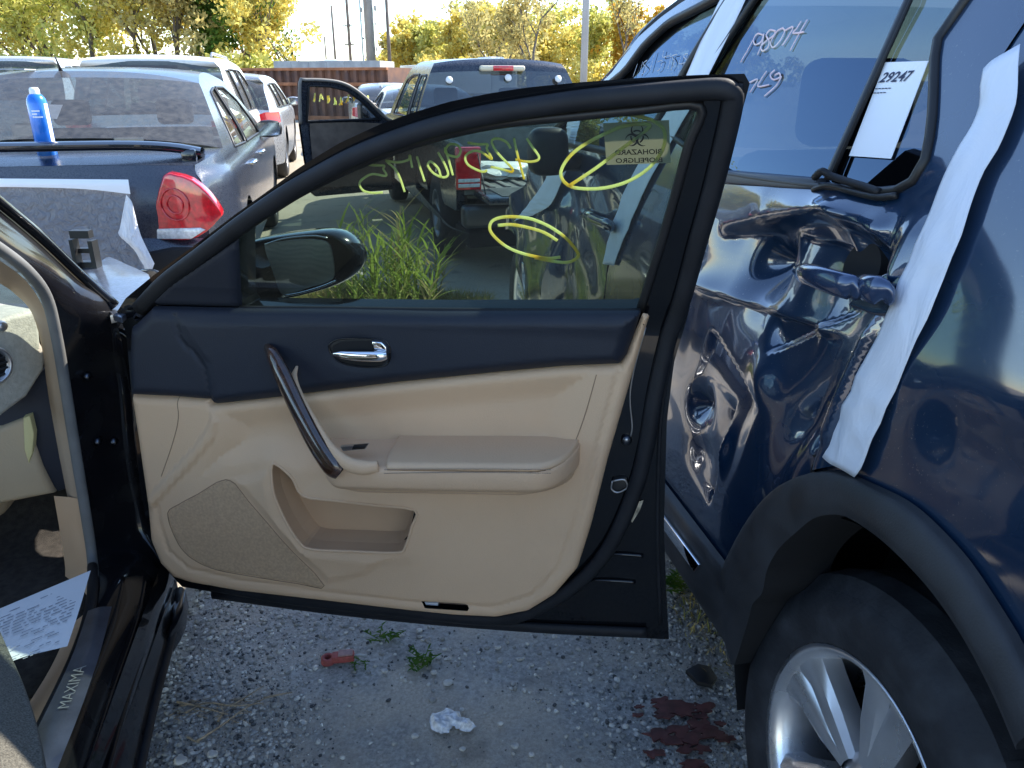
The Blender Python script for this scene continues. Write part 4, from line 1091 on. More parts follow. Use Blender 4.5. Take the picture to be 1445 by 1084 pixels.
# front door, pillar and wing remains
f_seam = epoly([(742, 300), (735, 340), (722, 420), (715, 460)])
sF = f_seam[0][0]
roofl = [epx(961, 4), epx(933, 24), epx(900, 53), epx(862, 104)]
fd_out = [(zs(.40) + .012, .40), (zs(.9) + .012, .9), (zs(1.2) + .012, 1.2), (zs(1.5) + .012, 1.5), (zs(1.70) + .012, 1.70), *[tuple(p) for p in roofl], (sF, 1.16), (sF + .01, 1.0), (sF + .02, .7), (sF - .02, .40)]
win_f = [(zs(1.25) + .06, 1.23), (zs(1.4) + .065, 1.4), (zs(1.62) + .07, 1.62), *[tuple(q) for q in (epx(985, 12), epx(945, 32), epx(912, 62), epx(884, 100))], (sF - .16, 1.21)]
front_door = panel('front_door', fd_out, [win_f], lambda P: FEx(P, 0, lambda s, z: dent_front(s, z) * smooth01((1.24 - z) / .1)), m_suv, suv, .03)
fw_c = np.array([WC_S + 2.865, .345])
arc_f = [(fw_c[0] + .41 * cos(a), fw_c[1] + .41 * sin(a)) for a in np.linspace(pi * .98, pi * .35, 14)]
wing_out = [(sF + .02, .42), (sF + .03, .7), (sF + .02, 1.02), (sF + .10, 1.00), (sF + .30, .93), (fw_c[0] + .22, .82)] + arc_f[::-1]
panel('front_wing', wing_out, [], lambda P: FEx(P, 0, lambda s, z: .02 * np.sin(s * 16) * np.sin(z * 12)), m_suv, suv, .03)
# glass panes
win_rc = np.array(win_r)
dv0, dv1 = epx(1280, 0), epx(1169, 247)
def side_div(P): 
    return (P[0] - dv1[0]) * (dv0[1] - dv1[1]) - (P[1] - dv1[1]) * (dv0[0] - dv1[0])
panel('side_window', win_rc, [], lambda P: FEx(P, -.010), m_suvglass, suv, .05)
panel('front_window', win_f, [], lambda P: FEx(P, -.012), m_suvglass, suv, .05)
# window divider bar, frame seals
dd = dv0 + (dv0 - dv1) * .9
tube('window_divider', [FEx(p[None], -.002)[0] for p in (dv1 - (dv0 - dv1) * .03, dv1, dv0, dd)], .0095, m_black, suv, 8, flat=(1, .5), up=NE)
tube('divider_seal', [FEx(p[None] - [[.013, 0]], .002)[0] for p in (dv1, dv0, dd)], .003, m_rubber, suv, 6)
tube('window_seal', np.array([FEx(p[None], .001)[0] for p in resample(win_rc, .03, True)]), .0075, m_black, suv, 8, closed=True)
tube('front_window_seal', np.array([FEx(p[None], .001)[0] for p in resample(np.array(win_f), .04, True)]), .012, m_black, suv, 8, closed=True)
bm_px = [(1018, 252), (1085, 261), (1147, 268)]
slab('belt_moulding', [ewp(u, v, .008) for u, v in ((1012, 240), (1085, 246), (1152, 252), (1150, 262), (1146, 268), (1085, 264), (1010, 258))], -NE * .02, M('satin_black_trim', (.03, .033, .04), .4), suv, .004)
tube('torn_seal', catmull([ewp(u, v, o) for u, v, o in ((1150, 250, .012), (1160, 242, .03), (1172, 248, .022), (1195, 256, .015), (1222, 264, .012), (1240, 271, .01))], 5), .006, m_rubber, suv, 8)
tube('torn_seal_edge', catmull([ewp(u, v, o) for u, v, o in ((1148, 268, .006), (1170, 262, .010), (1200, 270, .012), (1236, 278, .010), (1265, 276, .006))], 5), .005, m_black, suv, 8)
# roof and far side, pillars
rl = []
rs0, rz0 = roofl[0]
for s in (-1.45, -.9, -.2, zs(1.7) * .5 + .1, zs(1.7), rs0):
    zr = float(np.interp(s, [-1.45, -.9, zs(1.7) - .2, rs0], [1.70, 1.735, 1.73, rz0 + .004]))
    pl = FEx(np.array([[s, min(zr, 1.735)]]))[0]
    rl.append([pl - NE * .0, pl - NE * .10 + ZV * .035, pl - NE * .74 + ZV * .06, pl - NE * 1.38 + ZV * .035, pl - NE * 1.48])
patch('roof', rl, m_suv, suv, 5, 4, thick=.03)
tube('roof_rail', catmull([FEx(np.array([[s, 1.735]]))[0] - NE * .10 + ZV * (.07 if -1.2 < s < .2 else .035) for s in (-1.3, -1.15, -.6, -.2, .1, .3)], 5), .016, m_black, suv, 8)
for s_a, s_b in ((-1.4, zs(1.7)), (zs(1.7), rs0)):
    q_ = [FEx(np.array([[s, np.interp(s, [-1.45, -.9, zs(1.7) - .2, rs0], [1.69, 1.725, 1.72, rz0 - .005])]]), -.035)[0] for s in np.linspace(s_a - .03, s_b + .03, 8)]
    tube('roof_light_stop', q_, .034, m_dark, suv, 8)  # added tubes that close the roof edge against stray sun streaks
tube('front_pillar_light_stop', catmull([FEx(p[None], -.04)[0] for p in roofl], 4), .034, m_dark, suv, 8)  # added along the pillar to keep sunlight from leaking through
pw = [[FEx(np.array([[s, z]]), -.03)[0], FEx(np.array([[s + .10, z]]), -.06)[0]] for s, z in ((sF - .03, 1.12), (roofl[3][0] - .0, roofl[3][1]), (roofl[2][0], roofl[2][1]), (roofl[0][0], roofl[0][1]))]
patch('front_pillar', pw, m_suv, suv, 3, 5, thick=.03)
wsr = [r[1] for r in pw]; wsl = [p - NE * 1.4 for p in wsr]
patch('windscreen', [[a, (a + b) / 2 + FE * .12 + ZV * .02, b] for a, b in zip(wsr, wsl)], glass('windscreen_glass', (.70, .80, .78)), suv, 6, 5)
patch('far_side_panel', [[OE - NE * 1.93 + FE * s + ZV * .3, OE - NE * 1.97 + FE * s + ZV * .8, OE - NE * 1.92 + FE * s + ZV * 1.2] for s in (-1.5, -.5, .8, 2.2)], m_suv, suv, 4, 4, thick=.04)
fsw = MB()
patch('far_side_glass', [[OE - NE * 1.91 + FE * s + ZV * 1.2, OE - NE * 1.78 + FE * (s * .92) + ZV * 1.68] for s in (-1.4, -.6, .2, 1.0, 1.9)], M('far_dark_glass', (.010, .012, .014), .15), suv, 4, 4)
patch('tail_gate', [[OE - NE * .15 + FE * -1.55 + ZV * z, OE - NE * .97 + FE * (-1.72 + .25 * max(0, z - 1.1)) + ZV * z, OE - NE * 1.8 + FE * -1.55 + ZV * z] for z in (.5, .9, 1.15)], m_suv, suv, 6, 5)
patch('rear_screen', [[OE - NE * (.18 + .1 * (z > 1.5)) + FE * (-1.52 + .3 * (z - 1.15)) + ZV * z, OE - NE * .97 + FE * (-1.68 + .35 * (z - 1.15)) + ZV * z, OE - NE * (1.77 - .1 * (z > 1.5)) + FE * (-1.52 + .3 * (z - 1.15)) + ZV * z] for z in (1.15, 1.45, 1.74)], M('far_dark_glass', (.010, .012, .014), .15), suv, 6, 5)
# interior seen through the panes
m_int = M('grey_interior', (.10, .105, .115), .8, var=.15, vscale=10)
def esb(name, s0, s1, l0, l1, z0, z1, bev=.05, mat=None):
    bm = bmesh.new(); bmesh.ops.create_cube(bm, size=1)
    for v in bm.verts:
        s = s0 + (v.co.x + .5) * (s1 - s0); l = l0 + (v.co.y + .5) * (l1 - l0); z = z0 + (v.co.z + .5) * (z1 - z0)
        v.co = V(OE + FE * s - NE * l + ZV * z)
    bmesh.ops.recalc_face_normals(bm, faces=bm.faces)
    if bev: bmesh.ops.bevel(bm, geom=list(bm.edges), offset=bev, segments=3, profile=.5, affect='EDGES')
    return from_bm(name, bm, mat or m_int, suv)
esb('rear_seat_back', -.42, -.26, .2, 1.75, .6, 1.22); esb('headrest', -.40, -.30, .38, .66, 1.22, 1.42, .04); esb('headrest', -.40, -.30, 1.25, 1.53, 1.22, 1.42, .04)
esb('front_seat_back', .62, .78, .25, .78, .6, 1.26); esb('headrest', .64, .74, .38, .66, 1.27, 1.47, .04)
esb('front_seat_back', .62, .78, 1.12, 1.66, .6, 1.26); esb('headrest', .64, .74, 1.25, 1.53, 1.27, 1.47, .04)
esb('dashboard', 1.65, 2.1, .15, 1.8, .8, 1.12); esb('floor_pan', -1.4, 2.3, .12, 1.85, .30, .36, .02, m_dark)
esb('cargo_floor', -1.45, -.5, .2, 1.8, .7, .76, .02, m_int)
esb('headliner', -1.3, 1.4, .34, 1.62, 1.715, 1.735, .0, M('headliner_cloth', (.28, .28, .28), .9))
# lower cladding: sill, arch lip with its inner return
ai = epoly(arch_in, .022)
ai_c = catmull(ai, 4); ao_c = catmull(epoly(arch_out, .012), 4)
n_ = min(len(ai_c), len(ao_c))
lead_o = epoly([(1041, 933), (1030, 918), (1018, 869), (1016, 812)], .012); lead_i = epoly([(1046, 937), (1053, 915), (1064, 880), (1072, 850)], .01)
Ao = np.vstack([catmull(lead_o, 4), resample(ao_c, .02)[:]]); 
Ao = resample(np.vstack([catmull(lead_o, 4), ao_c]), .03); Ai = np.vstack([catmull(lead_i, 4), ai_c])
k_ = len(Ao)
d_i = np.r_[0, np.cumsum(np.linalg.norm(np.diff(Ai, axis=0), axis=1))]; tt = np.linspace(0, d_i[-1], k_)
Ai = np.stack([np.interp(tt, d_i, Ai[:, 0]), np.interp(tt, d_i, Ai[:, 1])], 1)
cl_rows, lip_rows = [], []
for o_, i_ in zip(Ao, Ai):
    a = FEx(o_[None], .002)[0]; b = FEx((o_ * .9 + i_ * .1)[None], .020)[0]; c = FEx((o_ * .35 + i_ * .65)[None], .030)[0]; d_ = FEx(i_[None], .024)[0]
    e = FEx(i_[None], -.01)[0]; f_ = FEx(i_[None], -.10)[0]
    cl_rows.append([a, b, c, d_])
    lip_rows.append([d_, FEx(i_[None], .012)[0], e, f_])
patch('wheel_arch_cladding', cl_rows, m_clad, suv, 4, 2)
patch('arch_inner_lip', lip_rows, m_dark, suv, 3, 2)  # shade of the arch gap put into the near-black return
sl_o = []
for s in (float(lead_o[0][0]), .3, .8, 1.3, 1.8, 2.12):
    sl_o.append([FEx(np.array([[s, .52]]), .004)[0], FEx(np.array([[s, .50]]), .022)[0], FEx(np.array([[s, .40]]), .026)[0], FEx(np.array([[s, .345]]), .012)[0], FEx(np.array([[s, .33]]), -.05)[0]])
patch('sill_cladding', sl_o, m_clad, suv, 4, 4)
cs = epoly([(938, 738), (988, 797), (981, 807), (930, 748)], .03)
slab('chrome_strip', [FEx(p[None], .034)[0] for p in np.array([cs[0] + [.6, 0], cs[1], cs[2], cs[3] + [.6, 0]])], -NE * .007, m_chrome, suv, .003)
esb('sill_light_stop', -.02, 2.25, .035, .16, .335, .52, .0, m_dark)  # added block that stops sun leaking in above the floor edge
bpo = np.array([(zs(z) + .055, z) for z in (.38, .7, 1.0, 1.3, 1.5, 1.70)] + [(zs(z) - .05, z) for z in (1.70, 1.5, 1.3, 1.0, .7, .38)])
panel('pillar_light_stop', bpo, [], lambda P: FEx(P, -.028), m_black, suv, .06)  # added behind the door gap to block a streak of sun
# wheel well liner
ll = []
for k in range(13):
    a = pi * (1.04 - 1.2 * k / 12)
    c = np.array([WC_S + .42 * cos(a), WC_Z + .05 + .42 * sin(a)])
    ll.append([OE + FE * c[0] + ZV * c[1] - NE * l for l in (.03, .15, .34)])
patch('wheel_well_liner', ll, m_dark, suv, 3, 3)
patch('wheel_well_back', [[OE + FE * (WC_S - .5) + ZV * z - NE * .36, OE + FE * (WC_S + .5) + ZV * z - NE * .36] for z in (.1, .5, .9)], m_dark, suv, 4, 4)
slab('arch_gap_liner', [ewp(u, v, -.012) for u, v in ((1100, 650), (1160, 640), (1215, 668), (1180, 676), (1110, 690))], -NE * .03, m_dark, suv, 0)
gapo = np.vstack([seam[::-1] + [.07, 0], np.array([seam[0] + [.05, .12], seam[0] + [-.09, .12]]), seam - [.07, 0]])
panel('seam_backing', gapo, [], lambda P: FEx(P, -.03), m_dark, suv, .05)
# handle
slab('handle_cup', [FEx((epx(1194, 380) + .042 * np.array([cos(a), sin(a) * .95]))[None], -.024)[0] for a in np.linspace(0, 2 * pi, 28)[:-1]], -NE * .012, m_dark, suv, 0)
tube('door_handle', catmull([ewp(u, v, o) for u, v, o in ((1122, 382, .008), (1134, 386, .038), (1155, 392, .050), (1180, 400, .052), (1202, 406, .046), (1210, 408, .030))], 6), [.008, .017, .019, .0195, .019, .017], M('blue_handle_paint', (.03, .055, .12), .2, .4, 1.0), suv, 14, flat=(.95, .6), up=NE)
tube('handle_end', catmull([ewp(u, v, o) for u, v, o in ((1212, 402, .012), (1222, 406, .034), (1238, 410, .038), (1252, 414, .026), (1258, 416, .008))], 6), [.014, .018, .019, .017, .010], M('blue_handle_paint', (.03, .055, .12), .2), suv, 14, flat=(1.05, .6), up=NE)
slab('handle_base', [ewp(u, v, .004) for u, v in catmull([(1196, 428), (1210, 436), (1236, 446), (1262, 440), (1278, 410), (1272, 390), (1254, 384), (1232, 396)], 3, True)], -NE * .012, m_suv, suv, .006, 3)
tube('front_door_handle', catmull([ewp(u, v, o) for u, v, o in ((822, 300, .0), (830, 305, .04), (845, 312, .045), (860, 318, .04), (866, 321, .0))], 5), .016, m_suv, suv, 10, flat=(1, .7), up=NE)
# tape strips
def tape_strip(name, L, R, out=.006, n=4):
    Lc = catmull(epoly(L, out), 6); Rc = catmull(epoly(R, out), 6)
    Lr = lambda C, k: np.stack([np.interp(np.linspace(0, 1, k), np.r_[0, np.cumsum(np.linalg.norm(np.diff(C, axis=0), axis=1))] / np.sum(np.linalg.norm(np.diff(C, axis=0), axis=1)), C[:, j]) for j in (0, 1)], 1)
    Lc, Rc = Lr(Lc, 24), Lr(Rc, 24)
    rows = []
    for i, (a, b) in enumerate(zip(Lc, Rc)):
        w1 = .0014 * sin(i * 1.7 + sin(i * .7) * 2) + .0010 * sin(i * 3.1); a = a + [.0012 * sin(i * .9 + 2 * sin(i * .37)), 0]; b = b + [.0016 * sin(i * .8 + 2 * sin(i * .53)), 0]
        rows.append([FEx(a[None], out + w1)[0], FEx((a * .65 + b * .35)[None], out + .005 + w1 * .5)[0], FEx((a * .35 + b * .65)[None], out + .003 - w1)[0], FEx(b[None], out - w1 * .6)[0]])
    o = patch(name, rows, m_tape, suv, 5, 2)
    m = o.modifiers.new('solid', 'SOLIDIFY'); m.thickness = .0006
    return o
tape_strip('tape_strip', tapeL, tapeR, .010)
tape_strip('tape_strip', [(1046, -60), (1016, 0), (971, 101), (942, 155), (899, 233), (879, 276), (862, 325), (851, 372)], [(1086, -60), (1052, 0), (1002, 101), (974, 153), (930, 231), (903, 284), (884, 330), (866, 375)], .008)
tape_strip('tape_strip', [(776, 238), (765, 262), (748, 285), (726, 312)], [(800, 240), (790, 262), (776, 290), (752, 304)], .02)
tape_strip('tape_strip', [(803, 158), (800, 178), (800, 200)], [(822, 158), (817, 178), (811, 204)], .05)
# mirror
mp = np.array(epx(773, 214, .12)); 
def mirror_ellipsoid(name, c, ax, mat, par, n=3):
    bm = bmesh.new(); bmesh.ops.create_icosphere(bm, subdivisions=n, radius=1)
    for v in bm.verts:
        q = v.co; q = V([math.copysign(abs(t) ** .55, t) for t in q])
        v.co = V(c + FE * q.x * ax[0] + NE * q.y * ax[1] + ZV * q.z * ax[2])
    return from_bm(name, bm, mat, par)
mc_ = FEx(mp[None], .12)[0]
mirror_ellipsoid('side_mirror', mc_, (.045, .065, .075), m_black, suv)
tube('mirror_arm', [FEx(mp[None] + [[.05, -.04]], -.02)[0], mc_ - ZV * .03], .03, m_black, suv, 8)
# number label and marker writing on the windows
lab = [(1249, 88), (1310, 86), (1257, 224), (1198, 220)]
m_lab = M('label_white', (.78, .80, .84), .45)
slabel = slab('window_label', [ewp(u, v, -.006) for u, v in lab], -NE * .001, m_lab, suv, 0)
lt = MB()
em = lambda u, v, w: ewp(u, v, w)
text_px(lt, '29247', [(1239, 117), (1281, 115), (1291, 99), (1249, 102)], -.0052, bold=.02, mapper=em)
for (u0, v0, n_) in ((1234.5, 126, 5), (1232, 132, 4)):          # two rows of print too fine to read
    for k in range(n_):
        q_ = [(u0 + 4.6 * k, v0 - .2 * k), (u0 + 4.6 * k + 3.8, v0 - .2 * k - .15), (u0 + 4.6 * k + 4.4, v0 - .2 * k - 1.5), (u0 + 4.6 * k + .6, v0 - .2 * k - 1.35)]
        lt.add([em(x, y, -.0052) for x, y in q_], [(0, 1, 2, 3)])
lt.build('label_print', M('label_ink', (.02, .028, .07), .6), slabel, local=False)
m_pink = marker_mat('pink_marker', (.90, .70, .74), (.92, .80, .80), .2)
m_white_mk = marker_mat('white_marker', (.72, .74, .78), (.65, .68, .74), .3)
def estrokes(name, strokes, mat, r=.0020, out=-.007):
    for s_ in strokes:
        tube(name, catmull([ewp(u, v, out) for u, v in zpts(s_, 860, 0, 2.47)], 5), r, mat, suv, 5, flat=(1, .4), up=NE)
estrokes('marker_stroke', [[(500, 140), (480, 178), (457, 217)], [(534, 122), (516, 118), (502, 138), (508, 156), (528, 146), (538, 118), (532, 150), (516, 192)], [(578, 108), (558, 106), (546, 124), (556, 142), (552, 166), (534, 178), (528, 162), (548, 142), (572, 124), (578, 108)], [(604, 98), (582, 112), (562, 148), (570, 166), (592, 146), (610, 112), (604, 98)], [(610, 108), (628, 98), (640, 96), (622, 130), (602, 160)], [(668, 74), (652, 100), (640, 116), (678, 112)], [(690, 68), (664, 112), (630, 176)]], m_pink)
estrokes('marker_stroke', [[(488, 288), (516, 278), (490, 322)], [(548, 248), (528, 278), (518, 302), (556, 296)], [(576, 244), (560, 262), (572, 278), (594, 270), (592, 256), (576, 262)], [(600, 266), (580, 300), (540, 336)]], m_pink)
estrokes('marker_stroke', [[(98, 222), (82, 268)], [(116, 216), (104, 262)], [(132, 210), (118, 222), (130, 240), (112, 262)], [(160, 180), (150, 214), (140, 250)], [(168, 216), (184, 212), (176, 240), (166, 248)], [(190, 176), (186, 200), (212, 196), (204, 240)], [(236, 190), (218, 196), (226, 216), (214, 244)], [(250, 196), (244, 222), (270, 214), (258, 196), (272, 190), (256, 250)]], m_white_mk, .0014)

# wheels
def make_wheel(parent, c, axis_out, R=.36, rim=.235, width=.25, spokes=5, detail=True, fwd=FE, mats=None):
    """tyre, rim and spokes as parts; axis_out points out of the car"""
    c = np.asarray(c, float); d = np.asarray(axis_out, float); d = d / np.linalg.norm(d)
    mt_, mr2 = mats or (M('tyre_rubber', (.020, .021, .024), .66, bump=.5, bscale=130, col2=(.055, .057, .062), vscale=16, vlo=.45, vhi=.8), M('alloy', (.74, .74, .75), .30, .85, var=.12, vscale=9, rvar=.08))
    w = width / 2
    prof_t = [(rim - .006, -.9 * w), (rim + .01, -w), (rim + (R - rim) * .5, -w - .008), (R - .028, -w * .95), (R - .008, -w * .75), (R, -w * .4), (R, w * .4), (R - .008, w * .75), (R - .028, w * .95), (rim + (R - rim) * .5, w + .008), (rim + .012, w), (rim - .004, w * .94), (rim - .008, w * .80)]
    tyre = mk('tyre', *lathe_data(prof_t, c, d, ZV, 64 if detail else 24), mt_, parent)
    if detail:
        # tread grooves: rings and lateral sipes standing proud as shoulder blocks
        tb = MB()
        side = np.cross(d, ZV); side /= np.linalg.norm(side); up_ = np.cross(side, d)
        for k in range(64):
            a = 2 * pi * k / 64
            rad = side * cos(a) + up_ * sin(a); tan_ = -side * sin(a) + up_ * cos(a)
            for sgn in (1, -1):
                q = []
                hw = R * pi / 64 * .985
                for (h_, rr_) in ((w * .93 * sgn, R - .030), (w * .77 * sgn, R - .004), (w * .42 * sgn, R + .004)):
                    for t_ in (-hw, hw): q.append(c + d * h_ + rad * (rr_ + .003) + tan_ * t_)
                b0 = len(tb.v)
                tb.add(q, [(0, 1, 3, 2), (2, 3, 5, 4)])
            for h0, h1 in ((-.34, -.03), (.03, .34)):
                q = [c + d * w * h_ + rad * (R + .005) + tan_ * t_ for h_ in (h0, h1) for t_ in (-R * pi / 64 * .95, R * pi / 64 * .95)]
                tb.add(q, [(0, 1, 3, 2)])
        tb.build('tread_block', mt_, tyre, local=False)
    rm = mk('rim', *lathe_data([(rim - .004, w * .95), (rim + .004, w * .98), (rim - .008, w * .96), (rim - .018, w * .80), (rim - .026, w * .2), (rim - .03, -w * .8)], c, d, ZV, 64 if detail else 24), mr2, parent)
    side = np.cross(d, ZV); side /= np.linalg.norm(side); up_ = np.cross(side, d)
    sp_ = MB()
    for k in range(spokes):
        a0 = 2 * pi * k / spokes + .35
        for da in ((-.17, .17) if detail else (0,)):
            def P(r, ang, h_): return c + (side * cos(ang) + up_ * sin(ang)) * r + d * h_
            a = a0 + da
            hwid = .031 if detail else .035
            secs = []
            for r, ww, h0 in ((.045, .020, w * .66), (rim * .5, hwid, w * .70), (rim * .8, hwid * 1.05, w * .72), (rim - .012, hwid * 1.5, w * .78)):
                ang = a0 + da * (1.0 if r > .06 else .8)
                da2 = ww / r
                secs.append([P(r, ang - da2, h0 - .035), P(r, ang - da2 * .9, h0), P(r, ang - da2 * .45, h0 + .010), P(r, ang + da2 * .45, h0 + .010), P(r, ang + da2 * .9, h0), P(r, ang + da2, h0 - .035)])
            vs = [p for s_ in secs for p in s_]
            sp_.add(vs, [(i * 6 + j, i * 6 + j + 1, (i + 1) * 6 + j + 1, (i + 1) * 6 + j) for i in range(3) for j in range(5)])
    o = sp_.build('spoke', mr2, rm, smooth=True, local=False)
    try: o.data.set_sharp_from_angle(angle=radians(35))
    except Exception: pass
    mk('hub_cap', *lathe_data([(0, w * .80), (.03, w * .79), (.036, w * .74), (.055, w * .66), (.06, w * .3)], c, d, ZV, 24), mr2, rm)
    mk('brake_disc', *lathe_data([(.04, .0), (.16, .0), (.16, -.02)], c, d, ZV, 32), M('brake_iron', (.04, .035, .032), .6, .6), rm)
    return tyre
make_wheel(sedan, mloc(-.09, .62, .325), RGT_M, R=.325, rim=.215, width=.22, detail=False)
ca = radians(6)
axr = NE * cos(ca) + ZV * sin(ca)
make_wheel(suv, OE + FE * (WC_S + .03) + ZV * .337 - NE * .150, axr, R=.342, rim=.223, width=.25)
make_wheel(suv, OE + FE * (WC_S + 2.865) + ZV * .36 - NE * .15, NE, R=.362, rim=.236, width=.25)
esb('front_bulkhead', 2.15, 2.3, .12, 1.85, .35, .98, .02, m_dark)
esb('front_subframe', 2.3, 3.1, .35, 1.6, .30, .62, .05, M('grimy_metal', (.04, .04, .042), .7, var=.3, vscale=12))

# ------------------------------------------------------------------ other cars (x right, y forward from the rear bumper, z up)
m_glass_car = glass('car_glass', (.30, .35, .36), dust=.10, dscale=18, dcol=(.40, .39, .36), ior=1.7)
m_tail = M('tail_lamp_red', (.55, .012, .02), .12, 0, 1.0, trans=.0, var=.25, vscale=40)
m_lens = M('clear_lens', (.62, .62, .62), .12, 0, 1.0, var=.2, vscale=60)
m_tyre2 = M('old_tyre', (.025, .025, .027), .8)
m_rim2 = M('grey_wheel', (.30, .30, .31), .4, .8)
class Car: pass
def make_car(name, label, loc, yaw, spec, paint, gmat=None, group=None, simple=True):
    S = spec; t = thing(name, label, S.get('cat', 'car'), loc, yaw, group)
    L_, W_, zb = S['L'], S['W'], S['zb']
    hw = W_ / 2
    zr = max(z for sg in S['spine'] for y, z in sg[2])
    def X(y, z):
        y = np.asarray(y, float); z = np.asarray(z, float)
        p = hw - .16 * np.maximum(0, (.55 - y) / .55) ** 2.2 - .20 * np.maximum(0, (y - (L_ - .7)) / .7) ** 2.2
        up = np.maximum(0, z - zb); tz = zr - zb
        p = p - S.get('tumble', .24) * (up / tz) ** 1.25 - .05 * np.maximum(0, up / tz - .8) ** 2 * 10
        p = p - .05 * np.maximum(0, (.55 - z) / .35) ** 2 - .035 * smooth01((z - zb + .06) / .06)
        return p + .012 * np.sin(np.clip((z - .4) / (zb - .4), 0, 1) * pi)
    zs_ = S.get('sill', .26)
    spine = []
    for sg in S['spine']: spine += list(catmull(sg[2], 5))[:-1]
    spine.append(S['spine'][-1][2][-1])
    out = [tuple(p) for p in spine]
    wy = S['wheels']; wr = S.get('wr', .33)
    bot = [(L_ - .05, zs_)]
    for yc in sorted(wy, reverse=True):
        bot.append((yc + wr + .07, zs_))
        bot += [(yc + (wr + .06) * cos(a), wr + (wr + .06) * sin(a)) for a in np.linspace(0, pi, 14) if wr + (wr + .06) * sin(a) > zs_]
        bot.append((yc - wr - .07, zs_))
    bot.append((.06, zs_))
    outline = out + bot
    m_root = np.array(ROOTM[t.name])
    def F(sgn):
        def f(P):
            P = np.asarray(P, float)
            q = np.stack([sgn * X(P[..., 0], P[..., 1]), P[..., 0], P[..., 1]], -1)
            return q @ m_root[:3, :3].T + m_root[:3, 3]
        return f
    g = gmat or m_glass_car
    for sgn in (1, -1):
        if S.get('no_side', 0) == sgn: continue
        panel('body_side', outline, S['windows'], F(sgn), paint, t, S.get('step', .07), flip=(sgn < 0), edge_step=.045)
        for w in S['windows']:
            def Fg(P, sgn=sgn):
                q = F(sgn)(P); n = m_root[:3, :3] @ np.array([-sgn * .012, 0, 0]); return q + n
            panel('side_window', w, [], Fg, g, t, .12, flip=(sgn < 0))
            tube('window_trim', np.array([F(sgn)(p[None])[0] for p in resample(np.array(w), .05, True)]), .010, m_black, t, 6, closed=True)
    for nm, mat, pts, crown in S['spine']:
        if nm is None: continue
        c = catmull(pts, 4)
        T = np.gradient(c, axis=0); T /= np.linalg.norm(T, axis=1)[:, None]
        rows = []
        for (y, z), tt in zip(c, T):
            x0 = float(X(y, z)); nrm = np.array([-tt[1], tt[0]])
            row = []
            for f in np.linspace(-1, 1, 15):
                f2 = math.copysign(abs(f) ** .8, f)
                b = crown * (1 - abs(f2) ** 2.6)
                row.append((x0 * f2, y + nrm[0] * b, z + nrm[1] * b))
            rows.append(row)
        R = np.array(rows); a_, b_ = R.shape[:2]
        fs = [(i * b_ + j, i * b_ + j + 1, (i + 1) * b_ + j + 1, (i + 1) * b_ + j) for i in range(a_ - 1) for j in range(b_ - 1)]
        mk(nm, R.reshape(-1, 3), fs, mat or (g if 'screen' in nm else paint), t, local=True)
    for yc in wy:
        for sgn in (1, -1):
            c = m_root[:3, :3] @ np.array([sgn * (hw - .12), yc, wr]) + m_root[:3, 3]
            make_wheel(t, c, m_root[:3, :3] @ np.array([sgn, 0, 0]), wr, wr * .64, .2, 5, False, mats=(m_tyre2, m_rim2))
    # cabin: floor, seats, parcel shelf
    y0, y1 = S['cabin']
    rbox('floor_pan', (-hw + .12, .15, .22), (hw - .12, L_ - .2, .34), m_dark, t, .02)
    sm = M('car_interior', (.07, .068, .066), .85, var=.2, vscale=8)
    for sx in (-1, 1):
        rbox('seat_back', (sx * .36 - .25, y0 + (y1 - y0) * .50, .45), (sx * .36 + .25, y0 + (y1 - y0) * .50 + .16, zb + .12), sm, t, .05, 3)
        rbox('headrest', (sx * .36 - .13, y0 + (y1 - y0) * .50 + .02, zb + .14), (sx * .36 + .13, y0 + (y1 - y0) * .50 + .12, zb + .32), sm, t, .04, 3)
    rbox('rear_seat', (-hw + .2, y0 + .35, .45), (hw - .2, y0 + .5, zb + .05), sm, t, .05, 3)
    rbox('dashboard', (-hw + .16, y1 - .35, .6), (hw - .16, y1 + .15, zb - .02), sm, t, .05, 3)
    o = Car(); o.t, o.X, o.F, o.m = t, X, F, m_root
    o.w = lambda x, y, z: m_root[:3, :3] @ np.array([x, y, z]) + m_root[:3, 3]
    return o
def car_mirrors(c, y, z, sides=(1, -1), mat=None):
    for sgn in sides:
        x = sgn * (float(c.X(y, z)) + .10)
        bm = bmesh.new(); bmesh.ops.create_icosphere(bm, subdivisions=2, radius=1)
        for v in bm.verts:
            q = V([math.copysign(abs(k) ** .7, k) for k in v.co]); v.co = V((x + q.x * .115, y + q.y * .06 + (.02 if q.y > 0 else 0), z + q.z * .075))
        o = from_bm('side_mirror', bm, mat or m_black, c.t, local=True)
        rbox('mirror_glass', (x - .095, y - .068, z - .055), (x + .095, y - .060, z + .055), M('mirror', (.62, .66, .70), .06, 1.0), o, .0)
def rect_lamp(c, name, pts, mat, d=.03, inset=.0):
    """pts: (x,y,z) local corner points of a lamp, extruded rearwards to sit proud"""
    return slab(name, [c.w(*p) for p in pts], c.m[:3, :3] @ np.array([0, d, 0]), mat, c.t, .006)
